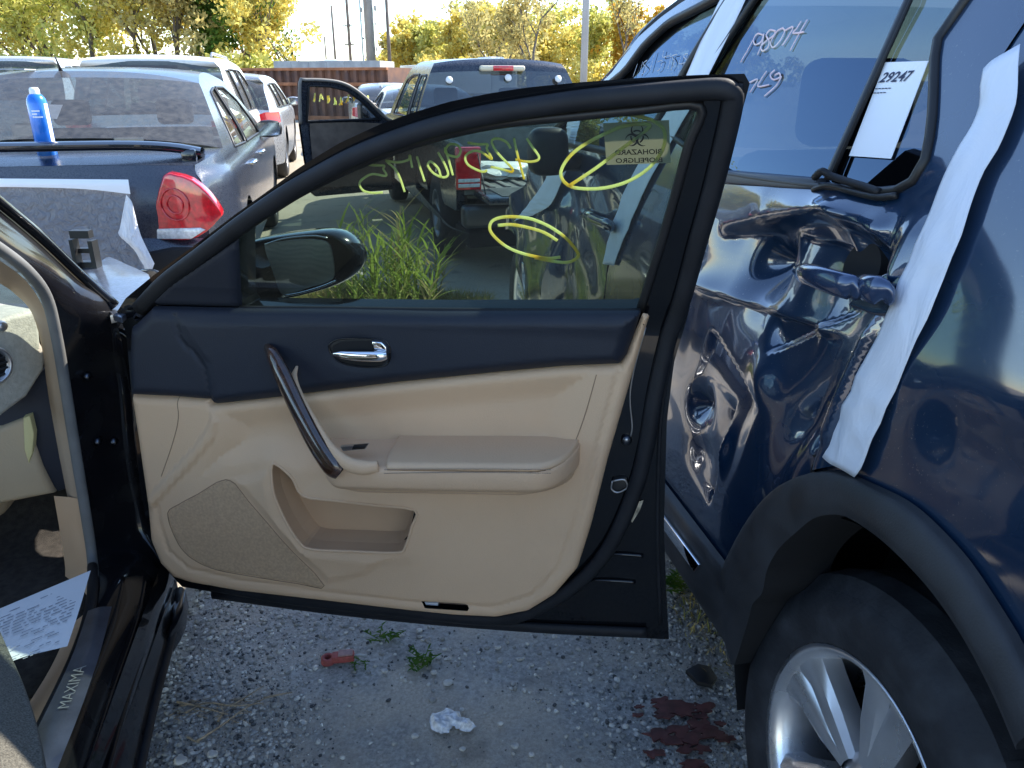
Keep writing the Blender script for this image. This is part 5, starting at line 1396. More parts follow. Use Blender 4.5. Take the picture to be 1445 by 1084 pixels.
def sedan_spec(L=4.85, W=1.80, H=1.46, zb=.95, deck=1.0, rw=.55, cat='car', paint=None):
    k = H / 1.46
    sp = [('rear_bumper', None, [(.06, .28), (.0, .40), (.0, .56), (.04, .62)], .10), ('rear_panel', None, [(.04, .62), (.03, .80), (.07, deck)], .10),
          ('boot_lid', None, [(.07, deck), (.30, deck + .04), (rw, deck + .05)], .015), ('rear_screen', None, [(rw, deck + .05), (rw + .35, deck + .24), (rw + .70, H - .07)], .06),
          ('roof', None, [(rw + .70, H - .07), (rw + 1.1, H - .015), (rw + 1.6, H), (rw + 2.1, H - .05)], .035), ('windscreen', glass('windscreen_glass', (.70, .80, .78)), [(rw + 2.1, H - .05), (rw + 2.5, H - .24), (rw + 2.95, .99)], .06),
          ('bonnet', None, [(rw + 2.95, .99), (L - .6, .90), (L - .15, .76)], .04), ('front_panel', None, [(L - .15, .76), (L, .55), (L - .05, .28)], .10)]
    a, b = rw + .62, rw + 2.55
    win = [[(a - .10, zb + .05), (a + .62, zb + .03), (a + .62, H - .10), (a + .30, H - .13), (a + .05, zb + .22)], [(a + .70, zb + .03), (b - .02, zb + .02), (b - .40, H - .20), (b - .75, H - .105), (a + .70, H - .10)]]
    return dict(L=L, W=W, zb=zb, spine=sp, windows=win, wheels=(.98, L - 1.02), cabin=(rw + .5, rw + 2.7), cat=cat)
def suv_spec(L=4.7, W=1.85, H=1.70, zb=1.05):
    sp = [('rear_bumper', None, [(.05, .30), (.0, .45), (.02, .66)], .10), ('tail_gate', None, [(.02, .66), (.04, .85), (.08, zb + .02)], .12),
          ('rear_screen', None, [(.08, zb + .02), (.20, zb + .28), (.36, H - .11)], .12), ('roof_spoiler', None, [(.36, H - .11), (.30, H - .07), (.34, H - .03), (.55, H - .012)], .04),
          ('roof', None, [(.55, H - .012), (1.4, H), (2.2, H - .02), (2.75, H - .07)], .04), ('windscreen', glass('windscreen_glass', (.70, .80, .78)), [(2.75, H - .07), (3.1, H - .28), (3.5, zb + .03)], .06),
          ('bonnet', None, [(3.5, zb + .03), (4.1, zb - .04), (L - .15, .88)], .04), ('front_panel', None, [(L - .15, .88), (L, .6), (L - .05, .30)], .10)]
    win = [[(.42, zb + .06), (.98, zb + .04), (.98, H - .13), (.60, H - .14)], [(1.06, zb + .04), (1.85, zb + .03), (1.85, H - .12), (1.06, H - .12)], [(1.93, zb + .03), (3.05, zb + .02), (2.62, H - .22), (2.35, H - .125), (1.93, H - .12)]]
    return dict(L=L, W=W, zb=zb, spine=sp, windows=win, wheels=(.92, L - .95), cabin=(.7, 3.0), wr=.36, tumble=.22)

# dusty paint: paint with a pale dry film broken into fine rivulets
def dusty(name, base, dustc, amount, metal=.3, scale=45):
    m = bpy.data.materials.new(name); m.use_nodes = True; nt = m.node_tree; b = nt.nodes['Principled BSDF']; L = nt.links.new
    tc = nt.nodes.new('ShaderNodeTexCoord')
    n1 = nt.nodes.new('ShaderNodeTexNoise'); n1.inputs['Scale'].default_value = scale; n1.inputs['Detail'].default_value = 5; n1.inputs['Distortion'].default_value = 1.5
    n2 = nt.nodes.new('ShaderNodeTexNoise'); n2.inputs['Scale'].default_value = 3; n2.inputs['Detail'].default_value = 4
    L(tc.outputs['Object'], n1.inputs['Vector']); L(tc.outputs['Object'], n2.inputs['Vector'])
    a = nt.nodes.new('ShaderNodeMapRange'); a.inputs[1].default_value = .35; a.inputs[2].default_value = .68; a.inputs[4].default_value = amount; L(n1.outputs[0], a.inputs[0])
    c = nt.nodes.new('ShaderNodeMapRange'); c.inputs[1].default_value = .3; c.inputs[2].default_value = .7; c.inputs[3].default_value = .55; c.inputs[4].default_value = 1.1; L(n2.outputs[0], c.inputs[0])
    k = nt.nodes.new('ShaderNodeMath'); k.operation = 'MULTIPLY'; k.use_clamp = True; L(a.outputs[0], k.inputs[0]); L(c.outputs[0], k.inputs[1])
    mx = nt.nodes.new('ShaderNodeMix'); mx.data_type = 'RGBA'; mx.inputs[6].default_value = (*base, 1); mx.inputs[7].default_value = (*dustc, 1); L(k.outputs[0], mx.inputs[0]); L(mx.outputs[2], b.inputs['Base Color'])
    r = nt.nodes.new('ShaderNodeMapRange'); r.inputs[3].default_value = .24; r.inputs[4].default_value = .75; L(k.outputs[0], r.inputs[0]); L(r.outputs[0], b.inputs['Roughness'])
    b.inputs['Metallic'].default_value = metal; b.inputs['Coat Weight'].default_value = .5; b.inputs['Coat Roughness'].default_value = .12
    bp = nt.nodes.new('ShaderNodeBump'); bp.inputs['Strength'].default_value = .25; bp.inputs['Distance'].default_value = .003; L(n1.outputs[0], bp.inputs['Height']); L(bp.outputs[0], b.inputs['Normal'])
    return m
m_imp = dusty('dusty_slate_paint', (.020, .028, .050), (.17, .17, .175), .24, .25, 150)
m_impglass = glass('dusty_rear_screen', (.45, .48, .50), dust=.34, dscale=25, dcol=(.17, .165, .16), ior=1.5)

# slate saloon ahead of the black sedan
IMP_YAW = radians(-13)
sI = sedan_spec(5.05, 1.86, 1.475, .97, 1.00, .56)
sI['spine'][3] = ('rear_screen', m_impglass, sI['spine'][3][2], .08)
sI['step'] = .05
fI = np.array([sin(IMP_YAW), cos(IMP_YAW), 0]); rI = np.array([cos(IMP_YAW), -sin(IMP_YAW), 0])
cI = np.array([-1.52, 4.22, 0]) - rI * .93
imp = make_car('slate_sedan', 'dusty slate blue sedan with plastic sheeting taped over its torn rear end', tuple(cI), IMP_YAW, sI, m_imp)
car_mirrors(imp, 3.15, 1.02, mat=m_black)
# boot spoiler on two feet
spx = np.linspace(-.80, .80, 17)
sp_rows = []
for x in spx:
    e = 1 - (abs(x) / .80) ** 4; y = .13 + .10 * (abs(x) / .8) ** 2; z = 1.075 + .03 * e - .02 * (abs(x) / .8) ** 6
    sp_rows.append([(x, y - .07, z + .010), (x, y - .02, z + .026), (x, y + .08, z + .014), (x, y + .10, z), (x, y + .04, z - .026), (x, y - .06, z - .018), (x, y - .07, z + .010)])
patch('spoiler', sp_rows, M('gloss_dark_paint', (.008, .010, .016), .2, .2, 1.0), imp.t, 3, 2, local=True)
for sx in (-1, 1): rbox('spoiler_foot', (sx * .74 - .04, .14, 1.00), (sx * .74 + .04, .26, 1.08), M('gloss_dark_paint', (.008, .010, .016), .2), imp.t, .015)
rbox('boot_badge_strip', (-.55, -.085, .925), (-.20 + .35, -.065, .955), M('dark_red_reflector', (.10, .012, .02), .2, 0, 1.0), imp.t, .004)
# tail lamp (right) traced on a plane turned round the corner
lampn = fI * cos(radians(24)) - rI * sin(radians(24)) * -1.0
lp0 = imp.w(.80, -.08, .8)
LQ = lambda u, v: onpl(u, v, lp0, lampn)
tl = slab('tail_lamp', [LQ(u, v) - fI * .05 for u, v in catmull([(233, 246), (250, 245), (272, 252), (296, 272), (314, 298), (310, 308), (292, 326), (268, 337), (240, 336), (208, 336), (213, 318), (222, 285)], 2, True)], fI * .10, m_tail, imp.t, .012, 3)
slab('reverse_lamp', [LQ(u, v) - fI * .056 for u, v in ((211, 321), (285, 319), (292, 322), (272, 335), (208, 335))], fI * .03, m_lens, tl, .006)
for (u, v), r in (((249, 287), .085), ((249, 287), .05)):
    mk('lamp_ring', *lathe_data([(r - .008, .0), (r - .004, .006), (r, .0)], LQ(u, v) - fI * .054, -lampn, ZV, 32), m_tail, tl)
lamp_l = [(-.55, -.04, .97), (-.75, .0, .96), (-.90, .12, .82), (-.82, .06, .66), (-.50, -.04, .66)]
rect_lamp(imp, 'tail_lamp', lamp_l, m_tail, .05)
# door handles, side trim, antenna
for y in (1.55, 2.45):
    x = float(imp.X(y, .88)); tube('door_handle', [(x - .01, y - .09, .88), (x + .03, y - .06, .885), (x + .03, y + .05, .885), (x - .01, y + .08, .88)], .014, m_chrome, imp.t, 8, local=True)
tube('roof_antenna', [(-.12, 1.30, 1.455), (-.12, 1.28, 1.50), (-.125, 1.25, 1.56)], [.02, .008, .004], m_black, imp.t, 8, local=True)
mk('antenna_base', *lathe_data([(0, .03), (.02, .025), (.04, .01), (.055, -.01)], (-.12, 1.31, 1.448), (0, 0, 1), (1, 0, 0), 16), m_black, imp.t, local=True)
# torn bumper skin hanging off and plastic sheet with a taped top edge
m_sheet = film('plastic_sheet', (.27, .28, .31), .62, .2, 1.0, 26, (1, 1, 1), .03)
m_sheet_w = film('plastic_fold', (.80, .82, .86), .80, .3, 1.0, 40, (1, 1, .3), .02)
pl_n = fI
pl0 = imp.w(0, -.16, .8)
SQ = lambda u, v, d=0.0: onpl(u, v, pl0 - fI * d, pl_n)
sheet_rows = []
rs = random.Random(5)
topv = lambda u: 254 + (u / 180) * 1.5
for k in range(9):
    f = k / 8
    row = []
    for j in range(12):
        g_ = j / 11
        u0 = -190 + g_ * (181 + 190); u1 = -190 + g_ * (205 + 190)
        u = u0 + (u1 - u0) * f ** 1.3
        v = topv(u) + f * (128 - 0 * g_)
        row.append(SQ(u, v, .012 + .02 * f + rs.uniform(-.004, .004) + .03 * (g_ > .85) * f))
    sheet_rows.append(row)
patch('plastic_sheet', sheet_rows, m_sheet, imp.t, 3, 3)
patch('sheet_tape', [[SQ(u, topv(u) - 2, .03) for u in (-190, -60, 40, 120, 181)], [SQ(u, topv(u) + 5, .036) for u in (-190, -60, 40, 120, 182)], [SQ(u, topv(u) + 10 + 8 * max(0, (u - 100) / 80), .034) for u in (-190, -60, 40, 120, 184)]], M('white_tape_band', (.80, .82, .86), .4), imp.t, 5, 4)
patch('sheet_fold', [[SQ(178, 275, .035), SQ(186, 285, .05), SQ(190, 300, .04)], [SQ(170, 318, .04), SQ(186, 322, .06), SQ(198, 330, .045)], [SQ(168, 332, .045), SQ(190, 345, .07), SQ(208, 352, .05)], [SQ(188, 352, .05), SQ(205, 362, .07), SQ(216, 368, .05)], [SQ(205, 384, .05), SQ(212, 386, .06), SQ(218, 372, .05)]], m_sheet_w, imp.t, 4, 4)
slab('torn_bumper_edge', [SQ(u, v, -.02) for u, v in ((120, 336), (160, 352), (200, 360), (240, 352), (300, 352), (300, 400), (120, 400))], fI * .06, m_dark, imp.t, .01)
rbox('roof_paper', (-.62, 1.40, 1.487), (-.36, 1.62, 1.490), m_lab, imp.t, 0)
# paper stuck on the rear screen and the blue spray can on the boot
def screen_pt(u, v): 
    # point on the plane of the rear screen
    a = imp.w(0, .56, 1.05); b = imp.w(0, 1.26, 1.405); d = (b - a) / np.linalg.norm(b - a); n = np.cross(rI, d); return onpl(u, v, a + n * .085, n)
slab('screen_notice', [screen_pt(u, v) for u, v in ((46, 165), (56, 147), (88, 148), (80, 168))], V((0, .002, -.002)), m_lab, imp.t, 0)
can_b = onpl(71, 236, imp.w(0, .30, 0), fI); can_b[2] = 1.045
can = thing('spray_can', 'blue spray can with white cap standing on the boot of the slate sedan', 'spray can', tuple(can_b), IMP_YAW)
m_can = M('can_blue', (.012, .16, .62), .25, .2, .6, var=.1, vscale=10)
lathe('can_body', [(0, 0), (.047, 0), (.049, .004), (.049, .265), (.044, .287), (.033, .305), (.022, .312)], (0, 0, 0), (0, 0, 1), m_can, can, 32, side=(1, 0, 0))
lathe('can_cap', [(.024, .306), (.024, .332), (.019, .342), (0, .344)], (0, 0, 0), (0, 0, 1), M('white_plastic', (.75, .76, .78), .4), can, 24, side=(1, 0, 0))
cw = MB()
for z, a0, a1 in ((.225, -.7, .1), (.21, -.7, -.2), (.195, -.7, .3)):
    aa = np.linspace(a0, a1, 8) - pi / 2 + .3
    cw.add([(.0496 * cos(a), .0496 * sin(a), z + dz_) for a in aa for dz_ in (0, .007)], [(2 * i, 2 * i + 2, 2 * i + 3, 2 * i + 1) for i in range(7)])
aa = np.linspace(.95, 1.5, 8) - pi / 2
cw.add([(.0496 * cos(a), .0496 * sin(a), z) for a in aa for z in (.05, .265)], [(2 * i, 2 * i + 2, 2 * i + 3, 2 * i + 1) for i in range(7)])
cw.build('can_print', M('white_plastic', (.75, .76, .78), .4), can, smooth=True)

# dark pickup with its tailgate down and driver door open
PK_YAW = radians(-15)
fP = np.array([sin(PK_YAW), cos(PK_YAW), 0]); rP = np.array([cos(PK_YAW), -sin(PK_YAW), 0])
cP = np.array([-.40, 5.74, 0]) + rP * .88
m_pk = dusty('dark_pickup_paint', (.012, .018, .032), (.22, .22, .22), .22, .35)
Hc = 1.60
m_pkg = glass('pickup_screen', (.10, .12, .14), dust=.03, dscale=14, ior=2.0)
spP = [('cab_back_panel', None, [(2.02, .45), (2.02, .8), (2.04, 1.06)], .02), ('rear_screen', m_pkg, [(2.04, 1.06), (2.10, 1.28), (2.17, 1.49)], .06), ('cab_back_header', None, [(2.17, 1.49), (2.19, 1.54), (2.24, 1.575)], .05),
       ('roof', None, [(2.24, 1.575), (2.6, Hc), (3.2, Hc), (3.6, Hc - .06)], .03), ('windscreen', glass('windscreen_glass', (.70, .80, .78)), [(3.6, Hc - .06), (3.9, Hc - .28), (4.2, 1.06)], .05),
       ('bonnet', None, [(4.2, 1.06), (4.7, 1.02), (5.2, .92)], .04), ('front_panel', None, [(5.2, .92), (5.3, .7), (5.25, .35)], .06)]
winP = [[(2.20, 1.10), (2.62, 1.10), (2.62, 1.47), (2.28, 1.47)], [(2.76, 1.08), (3.85, 1.06), (3.52, 1.44), (3.2, 1.48), (2.76, 1.48)]]
spk_ = dict(L=5.3, W=1.78, zb=1.03, spine=spP, windows=winP, wheels=(4.45,), cabin=(2.3, 3.9), wr=.36, tumble=.22, cat='truck', sill=.34)
def make_pickup():
    # side outline starts at the cab back; the bed is built apart
    S = spk_
    pk = make_car('dark_pickup', 'dark pickup truck with its tailgate lowered and driver door hanging open', tuple(cP), PK_YAW, S, m_pk)
    t = pk.t
    for sx in (-1, 1):
        side = [(.03, .60), (.03, .98), (.3, 1.0), (1.98, 1.0), (1.98, .50), (1.45, .50)] + [(1.02 + .42 * cos(a), .36 + .42 * sin(a)) for a in np.linspace(.35, pi - .35, 12)] + [(.58, .50), (.05, .52)]
        m_root = pk.m
        def Fb(P, sx=sx):
            P = np.asarray(P, float); y, z = P[..., 0], P[..., 1]
            x = sx * (.88 - .02 * np.maximum(0, (.55 - z) / .1) - .012 * np.maximum(0, (z - .9) / .1) ** 2)
            return np.stack([x, y, z], -1) @ m_root[:3, :3].T + m_root[:3, 3]
        panel('bed_side', side, [], Fb, m_pk, t, .07, thick=.06, flip=(sx < 0), back=-(m_root[:3, :3] @ np.array([sx * .06, 0, 0])))
        x0, x1 = sorted((sx * .885, sx * .70))
        lampt = rbox('tail_lamp', (x0, -.02, .68), (x1, .04, .98), m_tail, t, .012)
        for z in (.70, .735): rbox('reverse_lamp', (x0 + .012, -.026, z), (x1 - .012, -.0, z + .026), m_lens, lampt, .004)
        c = pk.w(sx * .76, 1.02, .36); make_wheel(t, c, pk.m[:3, :3] @ np.array([sx, 0, 0]), .36, .2, .22, 5, False, mats=(m_tyre2, m_rim2))
        a, b = pk.w(sx * .72, .03, .96), pk.w(sx * .76, -.40, .70); tube('tailgate_cable', [a, b], .005, m_black, t, 5)
    m_liner = M('grey_bed_liner', (.16, .16, .15), .6, var=.2, vscale=14)
    rbox('bed_floor', (-.82, .02, .64), (.82, 1.98, .68), m_liner, t, .005)
    for k in range(13):
        x = -.72 + k * .12; rbox('liner_rib', (x - .022, .04, .678), (x + .022, 1.96, .694), m_liner, t, .006)
    rbox('bed_front', (-.82, 1.94, .66), (.82, 1.99, 1.0), m_liner, t, .01)
    tg = rbox('tailgate', (-.76, -.50, .635), (.76, -.01, .685), m_pk, t, .015)
    for k in range(9): rbox('tailgate_rib', (-.66, -.46 + k * .05, .684), (.66, -.435 + k * .05, .694), m_liner, tg, .004)
    rbox('rear_bumper', (-.86, -.14, .42), (.86, .0, .58), M('dull_bumper', (.10, .10, .11), .4, .7), t, .03, 3)
    # white bag in the bed
    hl = rbox('high_brake_lamp_housing', (-.22, 2.055, 1.505), (.22, 2.15, 1.555), M('cream_lens', (.62, .56, .42), .3), t, .02, 3)
    rbox('high_brake_lamp', (-.10, 2.045, 1.507), (.10, 2.09, 1.553), m_tail, hl, .008)
    for x, z in ((-.52, 1.43), (.05, 1.45), (.56, 1.44)): mk('screen_sticker', *lathe_data([(0, .004), (.030, .003), (.034, -.01)], (x, 2.075 if x != .05 else 2.055, z), (0, -1, .3), (1, 0, 0), 14), M('white_plastic', (.75, .76, .78), .4), t, local=True)
    rbox('screen_label', (-.16, 2.02, 1.215), (.02, 2.03, 1.275), m_lab, t, 0)
    # driver door, hinged at the front, swung out to the left
    hin = np.array([-.90, 3.62]); ang = radians(158)
    du = np.array([-sin(radians(68)), -cos(radians(68))])     # along the door from hinge to latch
    def DP(P, w=0.0):
        P = np.asarray(P, float); a, z = P[..., 0], P[..., 1]
        n = np.array([du[1], -du[0]]); ln = -.25 * np.maximum(0, z - 1.0)
        x = hin[0] + du[0] * a + n[0] * (w + ln); y = hin[1] + du[1] * a + n[1] * (w + ln)
        return np.stack([x, y, z], -1) @ pk.m[:3, :3].T + pk.m[:3, 3]
    dout = [(0, .24), (.02, 1.0), (.12, 1.06), (.34, 1.24), (.55, 1.37), (.75, 1.42), (1.04, 1.43), (1.10, 1.40), (1.09, 1.0), (1.07, .6), (1.02, .24)]
    dwin = [(.16, 1.02), (.38, 1.205), (.57, 1.325), (.76, 1.365), (1.0, 1.375), (1.02, 1.02)]
    dd_ = panel('driver_door', dout, [dwin], lambda P: DP(P), m_pk, t, .07, thick=.06, back=pk.m[:3, :3] @ np.array([du[1] * .05, du[0] * -.05, 0]))
    panel('door_window', dwin, [], lambda P: DP(P, .02), glass('pick_glass', (.80, .84, .82), dust=.04), dd_, .1)
    panel('door_trim', [(.06, .30), (.06, .97), (.5, 1.0), (1.0, 1.0), (1.0, .34)], [], lambda P: DP(P, -.02), M('brown_door_trim', (.11, .085, .065), .7, var=.2, vscale=10), dd_, .08)
    panel('door_trim_back', [(.06, .42), (.06, .97), (.5, 1.0), (1.0, 1.0), (1.0, .5)], [], lambda P: DP(P, .012), M('brown_door_trim', (.11, .085, .065), .7), dd_, .08)
    tube('door_seal', np.array([DP(p[None], -.005)[0] for p in resample(np.array(dwin), .05, True)]), .014, m_rubber, dd_, 6, closed=True)
    tube('door_frame_seal', np.array([DP(p[None], -.012)[0] for p in resample(catmull(dout[1:9], 3), .05)]), .018, M('grey_frame_seal', (.16, .15, .14), .6), dd_, 6)
    mc = DP(np.array([[.20, 1.10]]), .16)[0]
    vx = pk.m[:3, :3] @ np.array([du[0], du[1], 0]); vn = pk.m[:3, :3] @ np.array([du[1], -du[0], 0])
    slab('door_mirror', [mc + vx * x + ZV * z for x, z in ((-.11, -.08), (-.08, -.10), (.08, -.10), (.11, -.07), (.11, .07), (.08, .10), (-.08, .09), (-.11, .06))], vn * .09, m_black, dd_, .02, 3)
    slab('door_mirror_glass', [mc - vn * .003 + vx * x + ZV * z for x, z in ((-.095, -.065), (.09, -.08), (.095, .06), (-.08, .075))], vn * .002, M('mirror', (.62, .66, .70), .06, 1.0), dd_, 0)
    mw = MB(); r3 = random.Random(9)
    for k in range(9):
        a = .32 + .075 * k; z = 1.235 + .02 * sin(k)
        pts = [DP(np.array([[a + r3.uniform(-.022, .022), z + r3.uniform(-.045, .045)]]), .026)[0] for _ in range(5)]
        mw.tube(catmull(pts, 4), .007, 5)
    mw.build('marker_writing', m_yellow, dd_, smooth=True, local=False)
    return pk
pk = make_pickup()
bag = thing('white_bag', 'crumpled white plastic bag lying in the pickup bed', 'bag', tuple(pk.w(-.45, .55, .69)), PK_YAW)
bm = bmesh.new(); bmesh.ops.create_icosphere(bm, subdivisions=3, radius=1)
r4 = random.Random(2)
for v in bm.verts:
    n_ = 1 + .25 * sin(v.co.x * 7 + v.co.z * 5) * sin(v.co.y * 8) + r4.uniform(-.12, .12)
    v.co = V((v.co.x * .26 * n_, v.co.y * .16 * n_, max(0.0, .06 + v.co.z * .07 * n_)))
from_bm('bag_skin', bm, film('bag_plastic', (.72, .74, .70), .95, .35, .6, 20), bag, local=True)

# further cars
m_wht = dusty('dusty_white_paint', (.70, .69, .66), (.48, .44, .38), .35, 0, 20)
m_slv = dusty('dusty_silver_paint', (.42, .43, .45), (.40, .38, .34), .35, .6, 20)
m_slv2 = dusty('dusty_pale_silver_paint', (.58, .58, .57), (.45, .42, .37), .3, .4, 20)
w1 = make_car('white_suv', 'white SUV with a roof spoiler parked ahead of the slate sedan', (-3.98, 9.05, 0), radians(-13), suv_spec(4.8, 1.92, 1.67, 1.03), m_wht)
car_mirrors(w1, 3.25, 1.12, mat=m_wht)
rbox('high_brake_lamp', (-.30, .26, 1.555), (.30, .31, 1.580), M('dark_red_reflector', (.10, .012, .02), .2), w1.t, .004)
for sx in (-1, 1):
    rl_ = slab('tail_lamp', [w1.w(sx * x, y, z) for x, y, z in ((.62, -.10, .80), (.80, -.05, .80), (.93, .12, .82), (.93, .12, 1.02), (.80, -.05, 1.02), (.62, -.10, 1.0))], w1.m[:3, :3] @ np.array([0, .06, 0]), m_tail, w1.t, .008)
    slab('reverse_lamp', [w1.w(sx * x, y, z) for x, y, z in ((.63, -.105, .87), (.80, -.055, .87), (.80, -.055, .91), (.63, -.105, .91))], w1.m[:3, :3] @ np.array([0, .02, 0]), m_lens, rl_, .003)
tube('roof_antenna', [(.02, .75, 1.70), (.02, .72, 1.86)], [.008, .003], m_black, w1.t, 6, local=True)
tube('roof_rail', [(.62, .7, 1.69), (.62, .8, 1.72), (.62, 2.3, 1.71), (.62, 2.5, 1.67)], .018, m_slv, w1.t, 6, local=True)
w2 = make_car('white_van', 'pale grey white van beyond the slate sedan, only its roof showing', (-8.3, 13.6, 0), radians(-13), suv_spec(5.0, 1.95, 1.78, 1.08), m_slv2)
s1 = make_car('silver_crossover', 'silver crossover with clear topped tail lamps beyond the white SUV', (-4.22, 11.6, 0), radians(-12), suv_spec(4.5, 1.80, 1.50, 1.0), m_slv)
car_mirrors(s1, 3.2, 1.08, mat=m_slv)
for sx in (-1, 1): 
    q = slab('tail_lamp', [s1.w(sx * x, y, z) for x, y, z in ((.52, -.11, .82), (.75, -.06, .80), (.89, .12, .86), (.88, .12, 1.0), (.70, -.06, 1.0), (.55, -.10, .95))], s1.m[:3, :3] @ np.array([0, .06, 0]), m_tail, s1.t, .008)
s2 = make_car('silver_sedan', 'pale silver sedan parked left of the pickup cab', (-1.22, 12.9, 0), radians(-12), sedan_spec(4.7, 1.76, 1.33, .93, .95, .5), m_slv2)
s3 = make_car('silver_sedan', 'silver hatch tailed sedan parked close to the rusty container', (-2.35, 16.6, 0), radians(-12), sedan_spec(4.6, 1.76, 1.34, .93, .95, .45), m_slv)
for s_ in (s2, s3):
    for sx in (-1, 1): slab('tail_lamp', [s_.w(sx * x, y, z) for x, y, z in ((.45, -.09, .74), (.72, -.05, .72), (.88, .10, .76), (.86, .10, .92), (.68, -.03, .93), (.48, -.07, .90))], s_.m[:3, :3] @ np.array([0, .06, 0]), m_tail, s_.t, .008)
    car_mirrors(s_, 2.95, 1.0, mat=m_slv)

# ------------------------------------------------------------------ yard background: containers, trucks, poles
m_rust = M('rusty_steel', (.16, .078, .050), .8, .1, col2=(.085, .050, .045), vscale=2.2, vlo=.35, vhi=.65, bump=.4, bscale=14)
m_rust2 = M('rust_rail', (.26, .11, .055), .8, .1, var=.3, vscale=3)
def container(name, label, p0, p1, h, depth, mat, rail, nrib, midrail=True):
    p0 = np.array(p0, float); p1 = np.array(p1, float)
    d = p1 - p0; L_ = np.linalg.norm(d); yaw = atan2(-d[1], d[0]); 
    t = thing(name, label, 'container', (p0[0], p0[1], 0), yaw)
    rbox('box_wall', (0, .06, .15), (L_, depth, h - .02), mat, t, .0)
    for k in range(nrib):
        x = (k + .5) * L_ / nrib; w = L_ / nrib * .30
        mb = MB(); mb.add([(x - w, .06, .15), (x - w * .55, -.05, .15), (x + w * .55, -.05, .15), (x + w, .06, .15), (x - w, .06, h - .06), (x - w * .55, -.05, h - .06), (x + w * .55, -.05, h - .06), (x + w, .06, h - .06)], [(0, 1, 5, 4), (1, 2, 6, 5), (2, 3, 7, 6), (4, 5, 6, 7)])
        mb.build('rib', mat, t)
    rbox('top_rail', (-.04, -.07, h - .10), (L_ + .04, .10, h), rail, t, .01)
    if midrail: rbox('middle_rail', (-.02, -.09, h * .66), (L_ + .02, .05, h * .66 + .12), rail, t, .01)
    rbox('bottom_rail', (-.02, -.06, .0), (L_ + .02, .20, .16), rail, t, .01)
    rbox('end_wall', (-.03, .05, .15), (.05, depth, h), mat, t, 0); rbox('end_wall', (L_ - .05, .05, .15), (L_ + .03, depth, h), mat, t, 0)
    return t
container('roll_off_container', 'rusty ribbed roll off container standing across the far end of the lot', (-11.2, 33.0), (-4.6, 30.5), 1.88, 2.3, m_rust, m_rust2, 19)
tr = thing('flat_trailer', 'pale grey flat sided trailer standing behind the rusty container', 'trailer', (-10.4, 36.5, 0), radians(8))
m_gw = M('weathered_grey_sheet', (.34, .35, .35), .6, .2, var=.15, vscale=3)
for k in range(6): rbox('side_board', (k * .80, 0, .9), (k * .80 + .795, 2.2, 2.22), m_gw, tr, .01)
rbox('chassis', (0, .3, .5), (4.8, 1.9, .9), m_dark, tr, .02)
for x in (.7, 1.5, 3.8):
    mk('wheel', *lathe_data([(0, -.1), (.42, -.1), (.45, 0), (.42, .1), (0, .1)], (x, .1, .45), (0, 1, 0), (1, 0, 0), 20), m_tyre2, tr, local=True)
# junk stacked on the trailer and the debris beside it
jk = make_car('scrapped_sedan', 'cream white scrapped sedan lying on top of the grey trailer', (-6.3, 38.4, .95), radians(-80), sedan_spec(4.4, 1.7, 1.35, .9, .95, .5), m_wht)
sc_ = thing('scrap_pile', 'heap of rusty bent scrap metal at the end of the container', 'scrap pile', (-4.3, 31.5, 0), 0)
r5 = random.Random(12)
for k in range(22):
    p = np.array([r5.uniform(-.4, 1.6), r5.uniform(0, 1.8), r5.uniform(.2, 1.3)]); d = np.array([r5.uniform(-1, 1), r5.uniform(-.5, .5), r5.uniform(-.4, .5)])
    tube('bent_bar', catmull([p - d * .8, p + [0, 0, r5.uniform(0, .25)], p + d * .8], 4), r5.uniform(.03, .07), (m_rust, m_rust2, m_dark, m_gw)[k % 4], sc_, 6, local=True)
rbox('scrap_base', (-.5, 0, 0), (1.7, 1.8, .8), m_rust, sc_, .1)
# white box truck seen beyond the pile
bt = thing('box_truck', 'white cab truck parked beyond the scrap heap under the yellow trees', 'truck', (-4.4, 43, 0), radians(60))
rbox('cab', (-1.05, 3.2, .5), (1.05, 4.9, 2.25), m_wht, bt, .25, 4)
rbox('cab_window', (-1.07, 3.7, 1.4), (1.07, 4.5, 2.0), M('dark_glass', (.03, .05, .06), .1), bt, .05)
rbox('windscreen', (-.9, 4.80, 1.4), (.9, 4.93, 2.05), M('dark_glass', (.03, .05, .06), .1), bt, .04)
rbox('roof_unit', (-.8, 3.3, 2.2), (.8, 4.2, 2.6), m_wht, bt, .12, 3)
rbox('box_body', (-1.15, -1.0, .8), (1.15, 3.15, 2.15), m_wht, bt, .04)
for y in (0, 4.2):
    for x in (-.9, .9): mk('wheel', *lathe_data([(0, -.12), (.42, -.12), (.45, 0), (.42, .12), (0, .12)], (x, y, .45), (1, 0, 0), (0, 0, 1), 20), m_tyre2, bt, local=True)
# white trailer box behind the slate sedan's roof, far left
wt = thing('white_box_trailer', 'white box trailer with amber marker lamp beyond the slate sedan', 'trailer', (-21.5, 24, 0), radians(-8))
for k in range(4): rbox('side_panel', (k * 1.0 - .5, 0, .9), (k * 1.0 + .49, 2.3, 2.30), m_wht, wt, .015)
rbox('marker_lamp', (3.2, -.03, 2.0), (3.38, .02, 2.2), M('amber_lens', (.7, .45, .05), .3), wt, .01)
rbox('chassis', (-.4, .3, .45), (3.4, 2.0, .9), m_dark, wt, .02)
for x in (.5, 1.4): mk('wheel', *lathe_data([(0, -.1), (.40, -.1), (.43, 0), (.40, .1), (0, .1)], (x, .1, .43), (0, 1, 0), (1, 0, 0), 20), m_tyre2, wt, local=True)

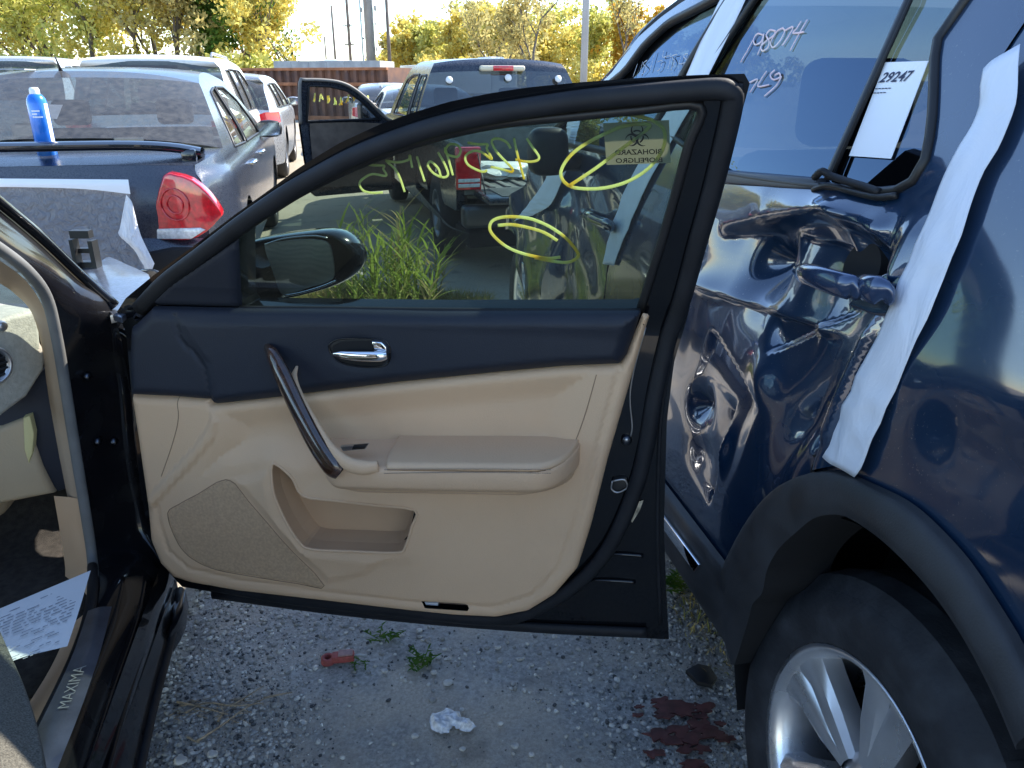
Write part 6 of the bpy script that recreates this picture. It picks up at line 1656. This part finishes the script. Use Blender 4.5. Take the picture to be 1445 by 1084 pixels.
m_galv = M('galvanised_pole', (.30, .33, .38), .5, .4, var=.1, vscale=1)
m_wood = M('weathered_pole_wood', (.17, .14, .12), .85, var=.2, vscale=2)
def pole_at(u, v, Y): p = ony(u, v, Y); return np.array([p[0], p[1]])
def pole(name, label, u, Y, h, r, mat, arms=(), extra=None, cat='pole', group=None):
    x, y = pole_at(u, 80, Y)
    t = thing(name, label, cat, (x, y, 0), 0, group)
    tube('shaft', [(0, 0, 0), (0, 0, h * .5), (0, 0, h)], [r, r * .9, r * .75], mat, t, 14, local=True)
    for z, w in arms:
        rbox('crossarm', (-w, -r - .06, z - .06), (w, -r + .04, z + .06), m_wood, t, .01)
        for sx in (-.9, -.45, .45, .9): mk('insulator', *lathe_data([(0, .16), (.04, .15), (.05, .05), (.03, 0)], (sx * w, -r, z + .06), (0, 0, 1), (1, 0, 0), 8), m_gw, t, local=True)
    if extra: extra(t)
    return t
def mono_extra(t):
    for x, z, sx, sz in ((-.50, 6.2, .12, .3), (.52, 6.3, .16, .35), (.46, 5.3, .10, .2), (.44, 3.6, .08, .3), (-.46, 4.3, .08, .15)):
        rbox('equipment_box', (x - sx / 2, -.15, z - sz / 2), (x + sx / 2, .15, z + sz / 2), m_gw, t, .02)
    for k in range(12): tube('climbing_peg', [(-.40, -.1, 2.5 + k * .6), (-.55, -.1, 2.5 + k * .6)], .018, m_galv, t, 6, local=True)
pole('monopole_mast', 'thick grey steel mast rising behind the trailer', 523.5, 62, 24, .36, m_galv, extra=mono_extra)
pole('utility_pole', 'thin dark utility pole with two short side brackets', 494.5, 90, 17, .17, m_wood, arms=((6.8, .5), (5.0, .5)))
pole('utility_pole', 'shorter dark utility pole left of the bracketed one', 473, 100, 9.6, .16, m_wood)
pole('utility_pole', 'smallest dark utility pole over the container', 460, 110, 6.8, .13, m_wood)
pole('utility_pole', 'wooden utility pole with a wide top crossarm beside the steel mast', 549.5, 60, 8.0, .14, m_wood, arms=((7.2, 1.1),))
pole('lattice_mast', 'slender pale mast standing just left of the thick steel mast', 512.5, 85, 22, .10, M('pale_blue_steel', (.42, .55, .62), .5, .3))
pole('lamp_post', 'pale steel lamp post behind the pickup cab roof', 824.5, 27, 11, .12, m_galv, extra=lambda t: tube('lamp_arm', [(0, 0, 10.9), (.8, 0, 11.3), (1.6, 0, 11.3)], .05, m_galv, t, 8, local=True), cat='lamp post')

# ------------------------------------------------------------------ trees
def leaf_mat(name, c1, c2, c3):
    m = bpy.data.materials.new(name); m.use_nodes = True; nt = m.node_tree; nt.nodes.remove(nt.nodes['Principled BSDF']); L = nt.links.new
    geo = nt.nodes.new('ShaderNodeNewGeometry'); nz = nt.nodes.new('ShaderNodeTexNoise'); nz.inputs['Scale'].default_value = .55; nz.inputs['Detail'].default_value = 3; L(geo.outputs['Position'], nz.inputs['Vector'])
    rp = nt.nodes.new('ShaderNodeValToRGB'); e = rp.color_ramp.elements; e[0].position = .32; e[0].color = (*c1, 1); e[1].position = .68; e[1].color = (*c3, 1); k = e.new(.5); k.color = (*c2, 1)
    ad = nt.nodes.new('ShaderNodeMath'); ad.operation = 'MULTIPLY_ADD'; ad.inputs[1].default_value = .5; 
    rn = nt.nodes.new('ShaderNodeMath'); rn.operation = 'MULTIPLY_ADD'; rn.inputs[1].default_value = .5; rn.inputs[2].default_value = .0
    L(geo.outputs['Random Per Island'], rn.inputs[0]); L(nz.outputs[0], ad.inputs[0]); L(rn.outputs[0], ad.inputs[2]); L(ad.outputs[0], rp.inputs[0])
    d = nt.nodes.new('ShaderNodeBsdfDiffuse'); tl_ = nt.nodes.new('ShaderNodeBsdfTranslucent'); L(rp.outputs[0], d.inputs[0]); L(rp.outputs[0], tl_.inputs[0])
    mx = nt.nodes.new('ShaderNodeMixShader'); mx.inputs[0].default_value = .5; L(d.outputs[0], mx.inputs[1]); L(tl_.outputs[0], mx.inputs[2]); L(mx.outputs[0], nt.nodes['Material Output'].inputs[0])
    return m
LM = {'gold': leaf_mat('golden_leaves', (.60, .48, .10), (.74, .60, .16), (.60, .57, .20)), 'lime': leaf_mat('yellow_green_leaves', (.42, .45, .11), (.66, .61, .17), (.56, .55, .20)),
      'green': leaf_mat('green_leaves', (.06, .13, .03), (.10, .19, .04), (.17, .24, .05)), 'olive': leaf_mat('olive_leaves', (.34, .31, .14), (.50, .43, .18), (.60, .50, .20)), 'rust': leaf_mat('orange_leaves', (.50, .26, .04), (.58, .36, .05), (.46, .36, .07))}
m_bark = M('tree_bark', (.12, .10, .085), .9, var=.25, vscale=3, bump=.5, bscale=20)
def leaf_cloud(centers, radii, n, size, R):
    k = R.integers(0, len(centers), n)
    d = R.normal(size=(n, 3)); d /= np.linalg.norm(d, axis=1)[:, None]
    rr = radii[k] * R.uniform(.25, 1, n) ** .6
    P = centers[k] + d * rr[:, None] * np.array([1, 1, .8])
    a = R.normal(size=(n, 3)); a /= np.linalg.norm(a, axis=1)[:, None]; b = np.cross(a, R.normal(size=(n, 3))); b /= np.linalg.norm(b, axis=1)[:, None]
    s = size * R.uniform(.55, 1.3, n)[:, None]
    q = np.stack([P - a * s, P + b * s * .55, P + a * s, P - b * s * .55], 1).reshape(-1, 3)
    return q
def quads_obj(name, q, mat, parent):
    n = len(q) // 4
    me = bpy.data.meshes.new(name); me.vertices.add(4 * n); me.vertices.foreach_set('co', q.ravel())
    me.loops.add(4 * n); me.loops.foreach_set('vertex_index', np.arange(4 * n)); me.polygons.add(n); me.polygons.foreach_set('loop_start', np.arange(n) * 4); me.polygons.foreach_set('loop_total', np.full(n, 4)); me.update(calc_edges=True)
    return link_mesh(name, me, mat, parent)
def tree(x, y, h, kind, label, seed, spread=.32, n=3800, size=.16, bare=0.0, group=None, low=.18, name='tree'):
    R = np.random.default_rng(seed); r6 = random.Random(seed)
    t = thing(name, label, 'tree', (x, y, 0), 0, group)
    tips, mb = [], MB()
    def grow(p, d, L_, r, depth):
        q = p + d * L_ * .5 + np.array([r6.uniform(-.06, .06) * L_, r6.uniform(-.06, .06) * L_, 0]); e = p + d * L_ + np.array([0, 0, .04 * L_])
        mb.tube([p, q, e], [r, r * .8, r * .6], 6 if depth > 1 else 5, cap=False)
        tips.append((q, L_ * .45, depth)); tips.append((e, L_ * .55, depth))
        if depth == 0: return
        for _ in range(3 if depth > 1 else 3):
            a = r6.uniform(0, 2 * pi); tl2 = r6.uniform(.35, .85)
            ax = np.array([cos(a), sin(a), 0]); nd = d * cos(tl2) + ax * sin(tl2) * (1.0) + np.array([0, 0, .15]); nd /= np.linalg.norm(nd)
            grow(e if r6.random() < .6 else q, nd, L_ * r6.uniform(.58, .78), r * .58, depth - 1)
    tr_h = h * low
    grow(np.zeros(3), np.array([r6.uniform(-.06, .06), r6.uniform(-.06, .06), 1.0]), h * (.34 + low * .2), h * .017, 3)
    mb.build('trunk', m_bark, t, smooth=True)
    C_ = np.array([p for p, l, d in tips if p[2] > tr_h]); Rd = np.array([max(.35, l * 1.15) for p, l, d in tips if p[2] > tr_h])
    sc2 = h / max(1e-6, C_[:, 2].max() + .3)
    if bare > 0:
        keep = R.uniform(size=len(C_)) > bare; C_, Rd = C_[keep], Rd[keep] * .8
    ex = R.normal(size=(int(len(C_) * .5), 3)) * np.array([h * spread * .45, h * spread * .45, h * .14]) + np.array([0, 0, h * .5])
    if bare == 0: C_ = np.vstack([C_, ex]); Rd = np.r_[Rd, np.full(len(ex), h * .07)]
    q = leaf_cloud(C_, Rd, int(n * (1 - bare * .7)), size, R)
    q[:, 2] = np.maximum(q[:, 2], .2)
    quads_obj('crown', q, LM[kind], t)
    return t
TL = {'gold': 'golden yellow autumn tree', 'lime': 'yellow green autumn tree', 'green': 'deep green leafy tree', 'olive': 'olive brown half bare tree', 'rust': 'orange tinged autumn tree'}
GRP_L, GRP_R = 'trees along the lot edge behind the white SUV', 'trees behind the pickup and the lamp post'
sd = 100
LAND = [(-50, 'past the left trailer end'), (0, 'behind the box trailer'), (35, 'behind the trailer marker lamp'), (65, 'behind the blue spray can'), (110, 'behind the sedan antenna'), (160, 'behind the pale van roof'), (200, 'behind the roof spoiler'), (240, 'behind the white SUV antenna'), (285, 'behind the white SUV roof'), (320, 'behind the white SUV rail'), (352, 'behind the white SUV pillar'), (376, 'by the container end'), (560, 'beside the crossarm pole'), (578, 'behind the box truck roof'), (598, 'behind the truck cab'), (614, 'past the box truck'), (642, 'behind the pickup roof corner'), (655, 'behind the pickup rear screen'), (678, 'by the single trunk tree'), (695, 'behind the single trunk tree'), (718, 'behind the brake lamp'), (738, 'past the brake lamp'), (766, 'behind the fan branched tree'), (788, 'right past the fan branches'), (812, 'just before the lamp post'), (838, 'just past the lamp post'), (864, 'near the thin leaved tree'), (882, 'under the thin leaved tree'), (908, 'behind the SUV pillar'), (930, 'behind the SUV front door'), (990, 'behind the SUV tape'), (1050, 'behind the SUV rear door')]
def row(us, Y0, hs, kinds, grp, where, n=3600, size=.17):
    global sd
    for i, u in enumerate(us):
        sd += 1; Y = Y0 + random.uniform(-3, 3); x, y = pole_at(u, 80, Y)
        kd = kinds[i % len(kinds)]
        lm = min(LAND, key=lambda a: abs(a[0] - u))[1]
        tree(x, y, hs[i % len(hs)] * random.uniform(.92, 1.08), kd, TL[kd] + ' ' + where + ' ' + lm, sd, group=grp, n=n, size=size)
row([-60, 0, 60, 125, 190, 250, 318, 372], 50, [11, 10, 11.5, 10.5, 9.5, 10.5, 7.4, 10.0], ['lime', 'gold', 'lime', 'lime', 'gold', 'olive', 'green', 'gold'], GRP_L, 'in the front row', 4600, .16)
row([-30, 30, 95, 160, 222, 285, 350], 60, [14, 12.5, 14, 12, 12.5, 13, 12.5], ['gold', 'lime', 'olive', 'gold', 'lime', 'gold', 'rust'], GRP_L, 'in the back row', 3600, .18)
row([575, 612, 650, 690, 735, 785, 838, 880, 930, 990, 1050], 66, [6.0, 6.6, 7.0, 7.6, 7.6, 7.6, 7.2, 6.8, 6.4, 6.6, 7.0], ['gold', 'lime', 'gold', 'lime', 'gold', 'gold', 'lime', 'rust', 'gold', 'lime', 'gold'], GRP_R, 'in the near thicket', 3400, .18)
row([560, 595, 640, 672, 715, 765, 812, 862, 905], 78, [5.5, 7.5, 8.4, 9.0, 9.2, 9.4, 8.6, 8.2, 8.0], ['olive', 'gold', 'lime', 'olive', 'gold', 'lime', 'gold', 'lime', 'rust'], GRP_R, 'in the far row', 3400, .20)
x_, y_ = pole_at(755, 80, 46)
tree(x_, y_, 7.6, 'olive', 'half bare spreading tree with fan of dark branches behind the pickup cab', 777, n=2600, bare=.45, size=.12, low=.10)
x_, y_ = pole_at(705, 80, 50)
tree(x_, y_, 6.6, 'olive', 'olive crowned tree on a single bare trunk left of the fan branched tree', 778, n=2400, size=.13, low=.5)
x_, y_ = pole_at(880, 80, 60)
tree(x_, y_, 8.2, 'olive', 'thin leaved tall tree rising right of the lamp post', 779, n=1400, bare=.5, size=.13, low=.3)
x_, y_ = pole_at(398, 80, 47)
tree(x_, y_, 6.2, 'green', 'slim sapling at the open end of the left tree row', 780, n=700, bare=.3, size=.10, spread=.08, low=.1)
x_, y_ = pole_at(538, 80, 70)
tree(x_, y_, 5.0, 'gold', 'small golden sapling beside the crossarm pole', 781, n=900, bare=.2, size=.14, spread=.1, low=.1)
# scrub under the trees
def scrub(name, label, u0, u1, Y, h, kind, n, size=.22):
    R = np.random.default_rng(int(u0) + 999)
    xs = np.linspace(pole_at(u0, 100, Y)[0], pole_at(u1, 100, Y)[0], 40)
    C_ = np.stack([xs + R.normal(size=40) * .5, Y + R.uniform(-2, 2, 40), R.uniform(.3, h, 40)], 1)
    q = leaf_cloud(C_, np.full(40, 1.3), n, size, R); q[:, 2] = np.maximum(q[:, 2], .02)
    o = quads_obj(name, q, LM[kind], None); tag(o, label, 'undergrowth', kind='stuff')
scrub('undergrowth', 'dense yellow green scrub under the trees behind the white SUV', -120, 400, 46, 2.2, 'lime', 9000)
scrub('undergrowth', 'dense golden scrub under the trees behind the pickup', 552, 1100, 60, 2.6, 'gold', 9000)

# ------------------------------------------------------------------ reeds and grass beyond the door
m_reed = leaf_mat('reed_leaf', (.18, .24, .04), (.30, .36, .08), (.50, .48, .18))
m_dry = leaf_mat('dry_grass', (.30, .24, .10), (.38, .32, .15), (.24, .25, .08))
def blade_data(p, d, L_, w, droop, n=5):
    vs, fs = [], []
    side = np.cross(d, [0, 0, 1.0]); side /= max(1e-6, np.linalg.norm(side))
    pos = np.array(p, float); dd = np.array(d, float)
    for i in range(n + 1):
        f = i / n; ww = w * (1 - f) ** .7 * (.6 + .4 * min(1, f * 4))
        vs += [pos - side * ww, pos + side * ww]
        dd = dd + np.array([0, 0, -droop / n]); dd /= np.linalg.norm(dd); pos = pos + dd * L_ / n
    return vs, [(2 * i, 2 * i + 1, 2 * i + 3, 2 * i + 2) for i in range(n)]
base = onz(545, 436, 0)
reed = thing('reed_clump', 'clump of tall green reeds growing out of the gravel beyond the open door', 'reeds', tuple(base), 0)
r7 = random.Random(21)
for k in range(58):
    x = r7.uniform(-.36, .34); y = r7.uniform(-.38, .38); h_ = r7.uniform(.30, .72) * (1 - .25 * abs(x) / .35)
    ln_ = np.array([r7.uniform(-.22, .22) + x * .3, r7.uniform(-.15, .15), 1.0]); ln_ /= np.linalg.norm(ln_)
    mb = MB(); p0 = np.array([x, y, 0])
    mb.tube([p0, p0 + ln_ * h_ * .5, p0 + ln_ * h_], [.005, .004, .0015], 5)
    for j in range(9):
        f = .15 + .85 * j / 9; a = r7.uniform(0, 2 * pi)
        d = np.array([cos(a) * .8, sin(a) * .8, 1.0]); d /= np.linalg.norm(d)
        mb.add(*blade_data(p0 + ln_ * h_ * f, d, r7.uniform(.14, .30), r7.uniform(.006, .012), r7.uniform(.15, 1.0)))
    mb.build('reed_stalk', m_reed if k % 5 else m_dry, reed, smooth=True)
def grass_patch(name, label, poly_pts, n, hmin, hmax, mat, seed):
    R = random.Random(seed); mb = MB(); P = np.array(poly_pts); lo, hi = P.min(0), P.max(0); c = 0
    while c < n:
        x, y = R.uniform(lo[0], hi[0]), R.uniform(lo[1], hi[1])
        if not poly_inside(np.array([[x, y]]), P)[0]: continue
        a = R.uniform(0, 2 * pi); d = np.array([cos(a) * .5, sin(a) * .5, 1]); d /= np.linalg.norm(d)
        mb.add(*blade_data((x, y, -.005), d, R.uniform(hmin, hmax), R.uniform(.002, .004), R.uniform(.2, 1.2), 3)); c += 1
    o = mb.build(name, mat, None, smooth=True); tag(o, label, 'grass', kind='stuff')
gp = [onz(u, v, 0)[:2] for u, v in ((340, 440), (700, 440), (690, 424), (560, 412), (440, 402), (340, 405))]
grass_patch('dry_grass', 'short dry straw coloured grass around the reeds', gp, 9000, .03, .14, m_dry, 4)
gp2 = [onz(u, v, 0)[:2] for u, v in ((1000, 960), (1040, 940), (1010, 860), (955, 815), (945, 860), (975, 915))]
grass_patch('weedy_edge', 'sparse dry weeds along the sill of the blue SUV', gp2, 110, .015, .05, m_dry, 5)

# ------------------------------------------------------------------ litter on the gravel
pc = onz(480, 932, 0)
plug = thing('red_plug', 'faded red plastic plug with an eye end lying on the gravel', 'plug', tuple(pc), radians(-8)); plug.scale = (.68, .68, .68)
m_red = M('faded_red_plastic', (.25, .055, .05), .7, var=.2, vscale=60)
m_pinkp = M('chalky_pink_plastic', (.28, .17, .16), .8, var=.15, vscale=60)
mk('plug_eye', *lathe_data([(.012, .0), (.012, .020), (.018, .024), (.026, .020), (.028, .0)], (-.045, 0, 0), (0, 0, 1), (1, 0, 0), 24), m_red, plug, local=True)
rbox('plug_body', (-.03, -.019, .0), (.055, .021, .030), m_red, plug, .006)
rbox('plug_top', (-.005, -.016, .029), (.050, .019, .036), m_pinkp, plug, .003)
tube('plug_wire', [(.05, 0, .014), (.075, .006, .012), (.10, .0, .008)], .006, m_gw, plug, 6, local=True)
def weed(u, v, n, s, seed, label):
    p = onz(u, v, 0); R = random.Random(seed)
    t = thing('weed', label, 'plant', tuple(p), 0)
    for k in range(n):
        a = R.uniform(0, 2 * pi); L_ = s * R.uniform(.5, 1.1); d = np.array([cos(a), sin(a), R.uniform(.25, .9)]); d /= np.linalg.norm(d)
        mb = MB(); st0 = np.array([R.uniform(-.02, .02), R.uniform(-.02, .02), 0.0])
        mb.tube([st0, st0 + d * L_ * .5, st0 + d * L_], .0013, 4)
        for j in range(5):
            aa = R.uniform(0, 2 * pi); dd = np.array([cos(aa), sin(aa), .4]); mb.add(*blade_data(st0 + d * L_ * (.3 + .15 * j), dd / np.linalg.norm(dd), s * .35, s * .07, .4, 3))
        mb.build('sprig', LM['green'], t, smooth=True)
weed(592, 934, 14, .052, 31, 'low green weed spreading over the gravel beside the red plug')
weed(541, 903, 9, .05, 32, 'small green weed on a pale bent stalk above the red plug')
weed(512, 940, 5, .03, 33, 'tiny green sprig right against the red plug')
weed(965, 832, 12, .09, 34, 'green weed in the shade under the blue SUV sill')
# dead twigs and straw
tw = thing('twig_bundle', 'dry broken twigs and straw lying on the gravel beside the black sill', 'twigs', tuple(onz(300, 1000, 0)), 0)
m_twig = M('dry_twig', (.27, .21, .14), .85, var=.25, vscale=40)
r8 = random.Random(8)
ctr = onz(300, 1000, 0)
for pts in ([(278, 1046), (312, 1024), (345, 1000), (375, 985)], [(262, 1006), (290, 992), (330, 996), (372, 992)], [(325, 997), (345, 985), (372, 968)], [(250, 990), (285, 998), (320, 1008)], [(265, 1040), (275, 1046), (282, 1048)], [(308, 1018), (314, 1005), (312, 996)], [(372, 985), (395, 980), (412, 977)]):
    tube('twig', catmull([onz(u, v, .006 + r8.uniform(0, .012)) for u, v in pts], 4), [.0028, .002, .0012], m_twig, tw, 5)
for k in range(46):
    u = r8.uniform(238, 350); v = r8.uniform(985, 1015); L_ = r8.uniform(6, 22); a = r8.uniform(-.6, .6)
    tube('straw', [onz(u, v, .004 + r8.uniform(0, .01)), onz(u + L_ * cos(a), v - L_ * sin(a), .004 + r8.uniform(0, .014))], .0009, m_twig, tw, 4)
# white plaster-like scrap
sp0 = [(604, 1018), (612, 1006), (622, 1004), (630, 998), (640, 1003), (652, 1005), (650, 1012), (662, 1014), (673, 1024), (664, 1033), (650, 1030), (638, 1024), (632, 1034), (618, 1034), (610, 1030)]
spp = np.array([onz(u, v, .004)[:2] for u, v in sp0]); rsc = np.random.default_rng(3)
spp = resample(spp, .006, True); spp = spp + rsc.normal(size=spp.shape) * .0018
def F_scr(P):
    P = np.asarray(P); d = np.where(poly_inside(P, spp), poly_dist(P, spp), 0)
    z = .003 + .011 * smooth01(d / .012) + .004 * np.sin(P[..., 0] * 190 + 3 * np.sin(P[..., 1] * 120)) * np.sin(P[..., 1] * 170 + 2) * smooth01(d / .01)
    return np.stack([P[..., 0], P[..., 1], z], -1)
scr = panel('crumbled_scrap', spp, [], F_scr, M('chalky_white', (.60, .61, .63), .9, bump=1.0, bscale=160, var=.25, vscale=90), None, .004)
tag(scr, 'crumbled chalky white scrap lying flat on the gravel', 'debris')
# dark red paint flakes
m_flake = M('dark_red_flake', (.075, .022, .020), .6, var=.35, vscale=40, bump=.6, bscale=80)
r9 = random.Random(14)
fl = [(931, 988, 12), (950, 998, 26), (968, 1002, 18), (938, 1008, 12), (992, 998, 16), (990, 1010, 10), (930, 1036, 20), (958, 1028, 18), (985, 1022, 18), (1005, 1034, 22), (1022, 1040, 14), (975, 1040, 20), (950, 1044, 16), (922, 1062, 14), (980, 1078, 18), (990, 1056, 12), (902, 996, 6), (900, 1008, 7), (965, 1056, 12), (1016, 1020, 8)]
for u, v, r in fl:
    pts = []
    for k in range(17):
        a = 2 * pi * k / 17; rr = r * r9.uniform(.45, 1.2); pts.append(onz(u + rr * cos(a) * 1.15, v + rr * .5 * sin(a), .0055 + r9.uniform(0, .0015)))
    o = slab('paint_flake', pts, V((0, 0, -.004)), m_flake, None, .0)
    tag(o, 'dark red brown flake of old coating lying near the SUV tyre', 'flake', 'dark red flakes on the gravel')
dk = slab('rubber_scrap', [onz(u, v, .014 - .006 * (i % 3 == 0)) for i, (u, v) in enumerate(((968, 945), (985, 936), (1002, 940), (1012, 955), (1004, 966), (985, 962)))], V((0, 0, -.012)), m_rubber, None, .002)
tag(dk, 'torn black rubber scrap lying on the gravel before the SUV tyre', 'debris')
# a few larger stones
st_spots = [(232, 976, 10), (222, 983, 7), (300, 1066, 12), (255, 1075, 15), (543, 948, 8), (586, 1040, 9), (653, 1058, 8), (706, 1022, 8), (727, 1054, 9), (652, 1002, 6), (632, 965, 12), (612, 950, 8), (750, 1066, 8), (703, 915, 8)]
for u, v, r in st_spots:
    p = onz(u, v, 0); sz = r / 1092 * np.linalg.norm(p - CAMP) * .5
    bm = bmesh.new(); bmesh.ops.create_icosphere(bm, subdivisions=2, radius=1)
    for w_ in bm.verts:
        n_ = 1 + r9.uniform(-.18, .18); w_.co = V((p[0] + w_.co.x * sz * n_ * 1.1, p[1] + w_.co.y * sz * n_ * .9, sz * .35 + w_.co.z * sz * n_ * .6))
    o = from_bm('stone', bm, M('pale_stone', (.42, .41, .39), .85, var=.2, vscale=60), None)
    tag(o, 'pale stone larger than the gravel around it', 'stone', 'larger pale stones on the gravel')
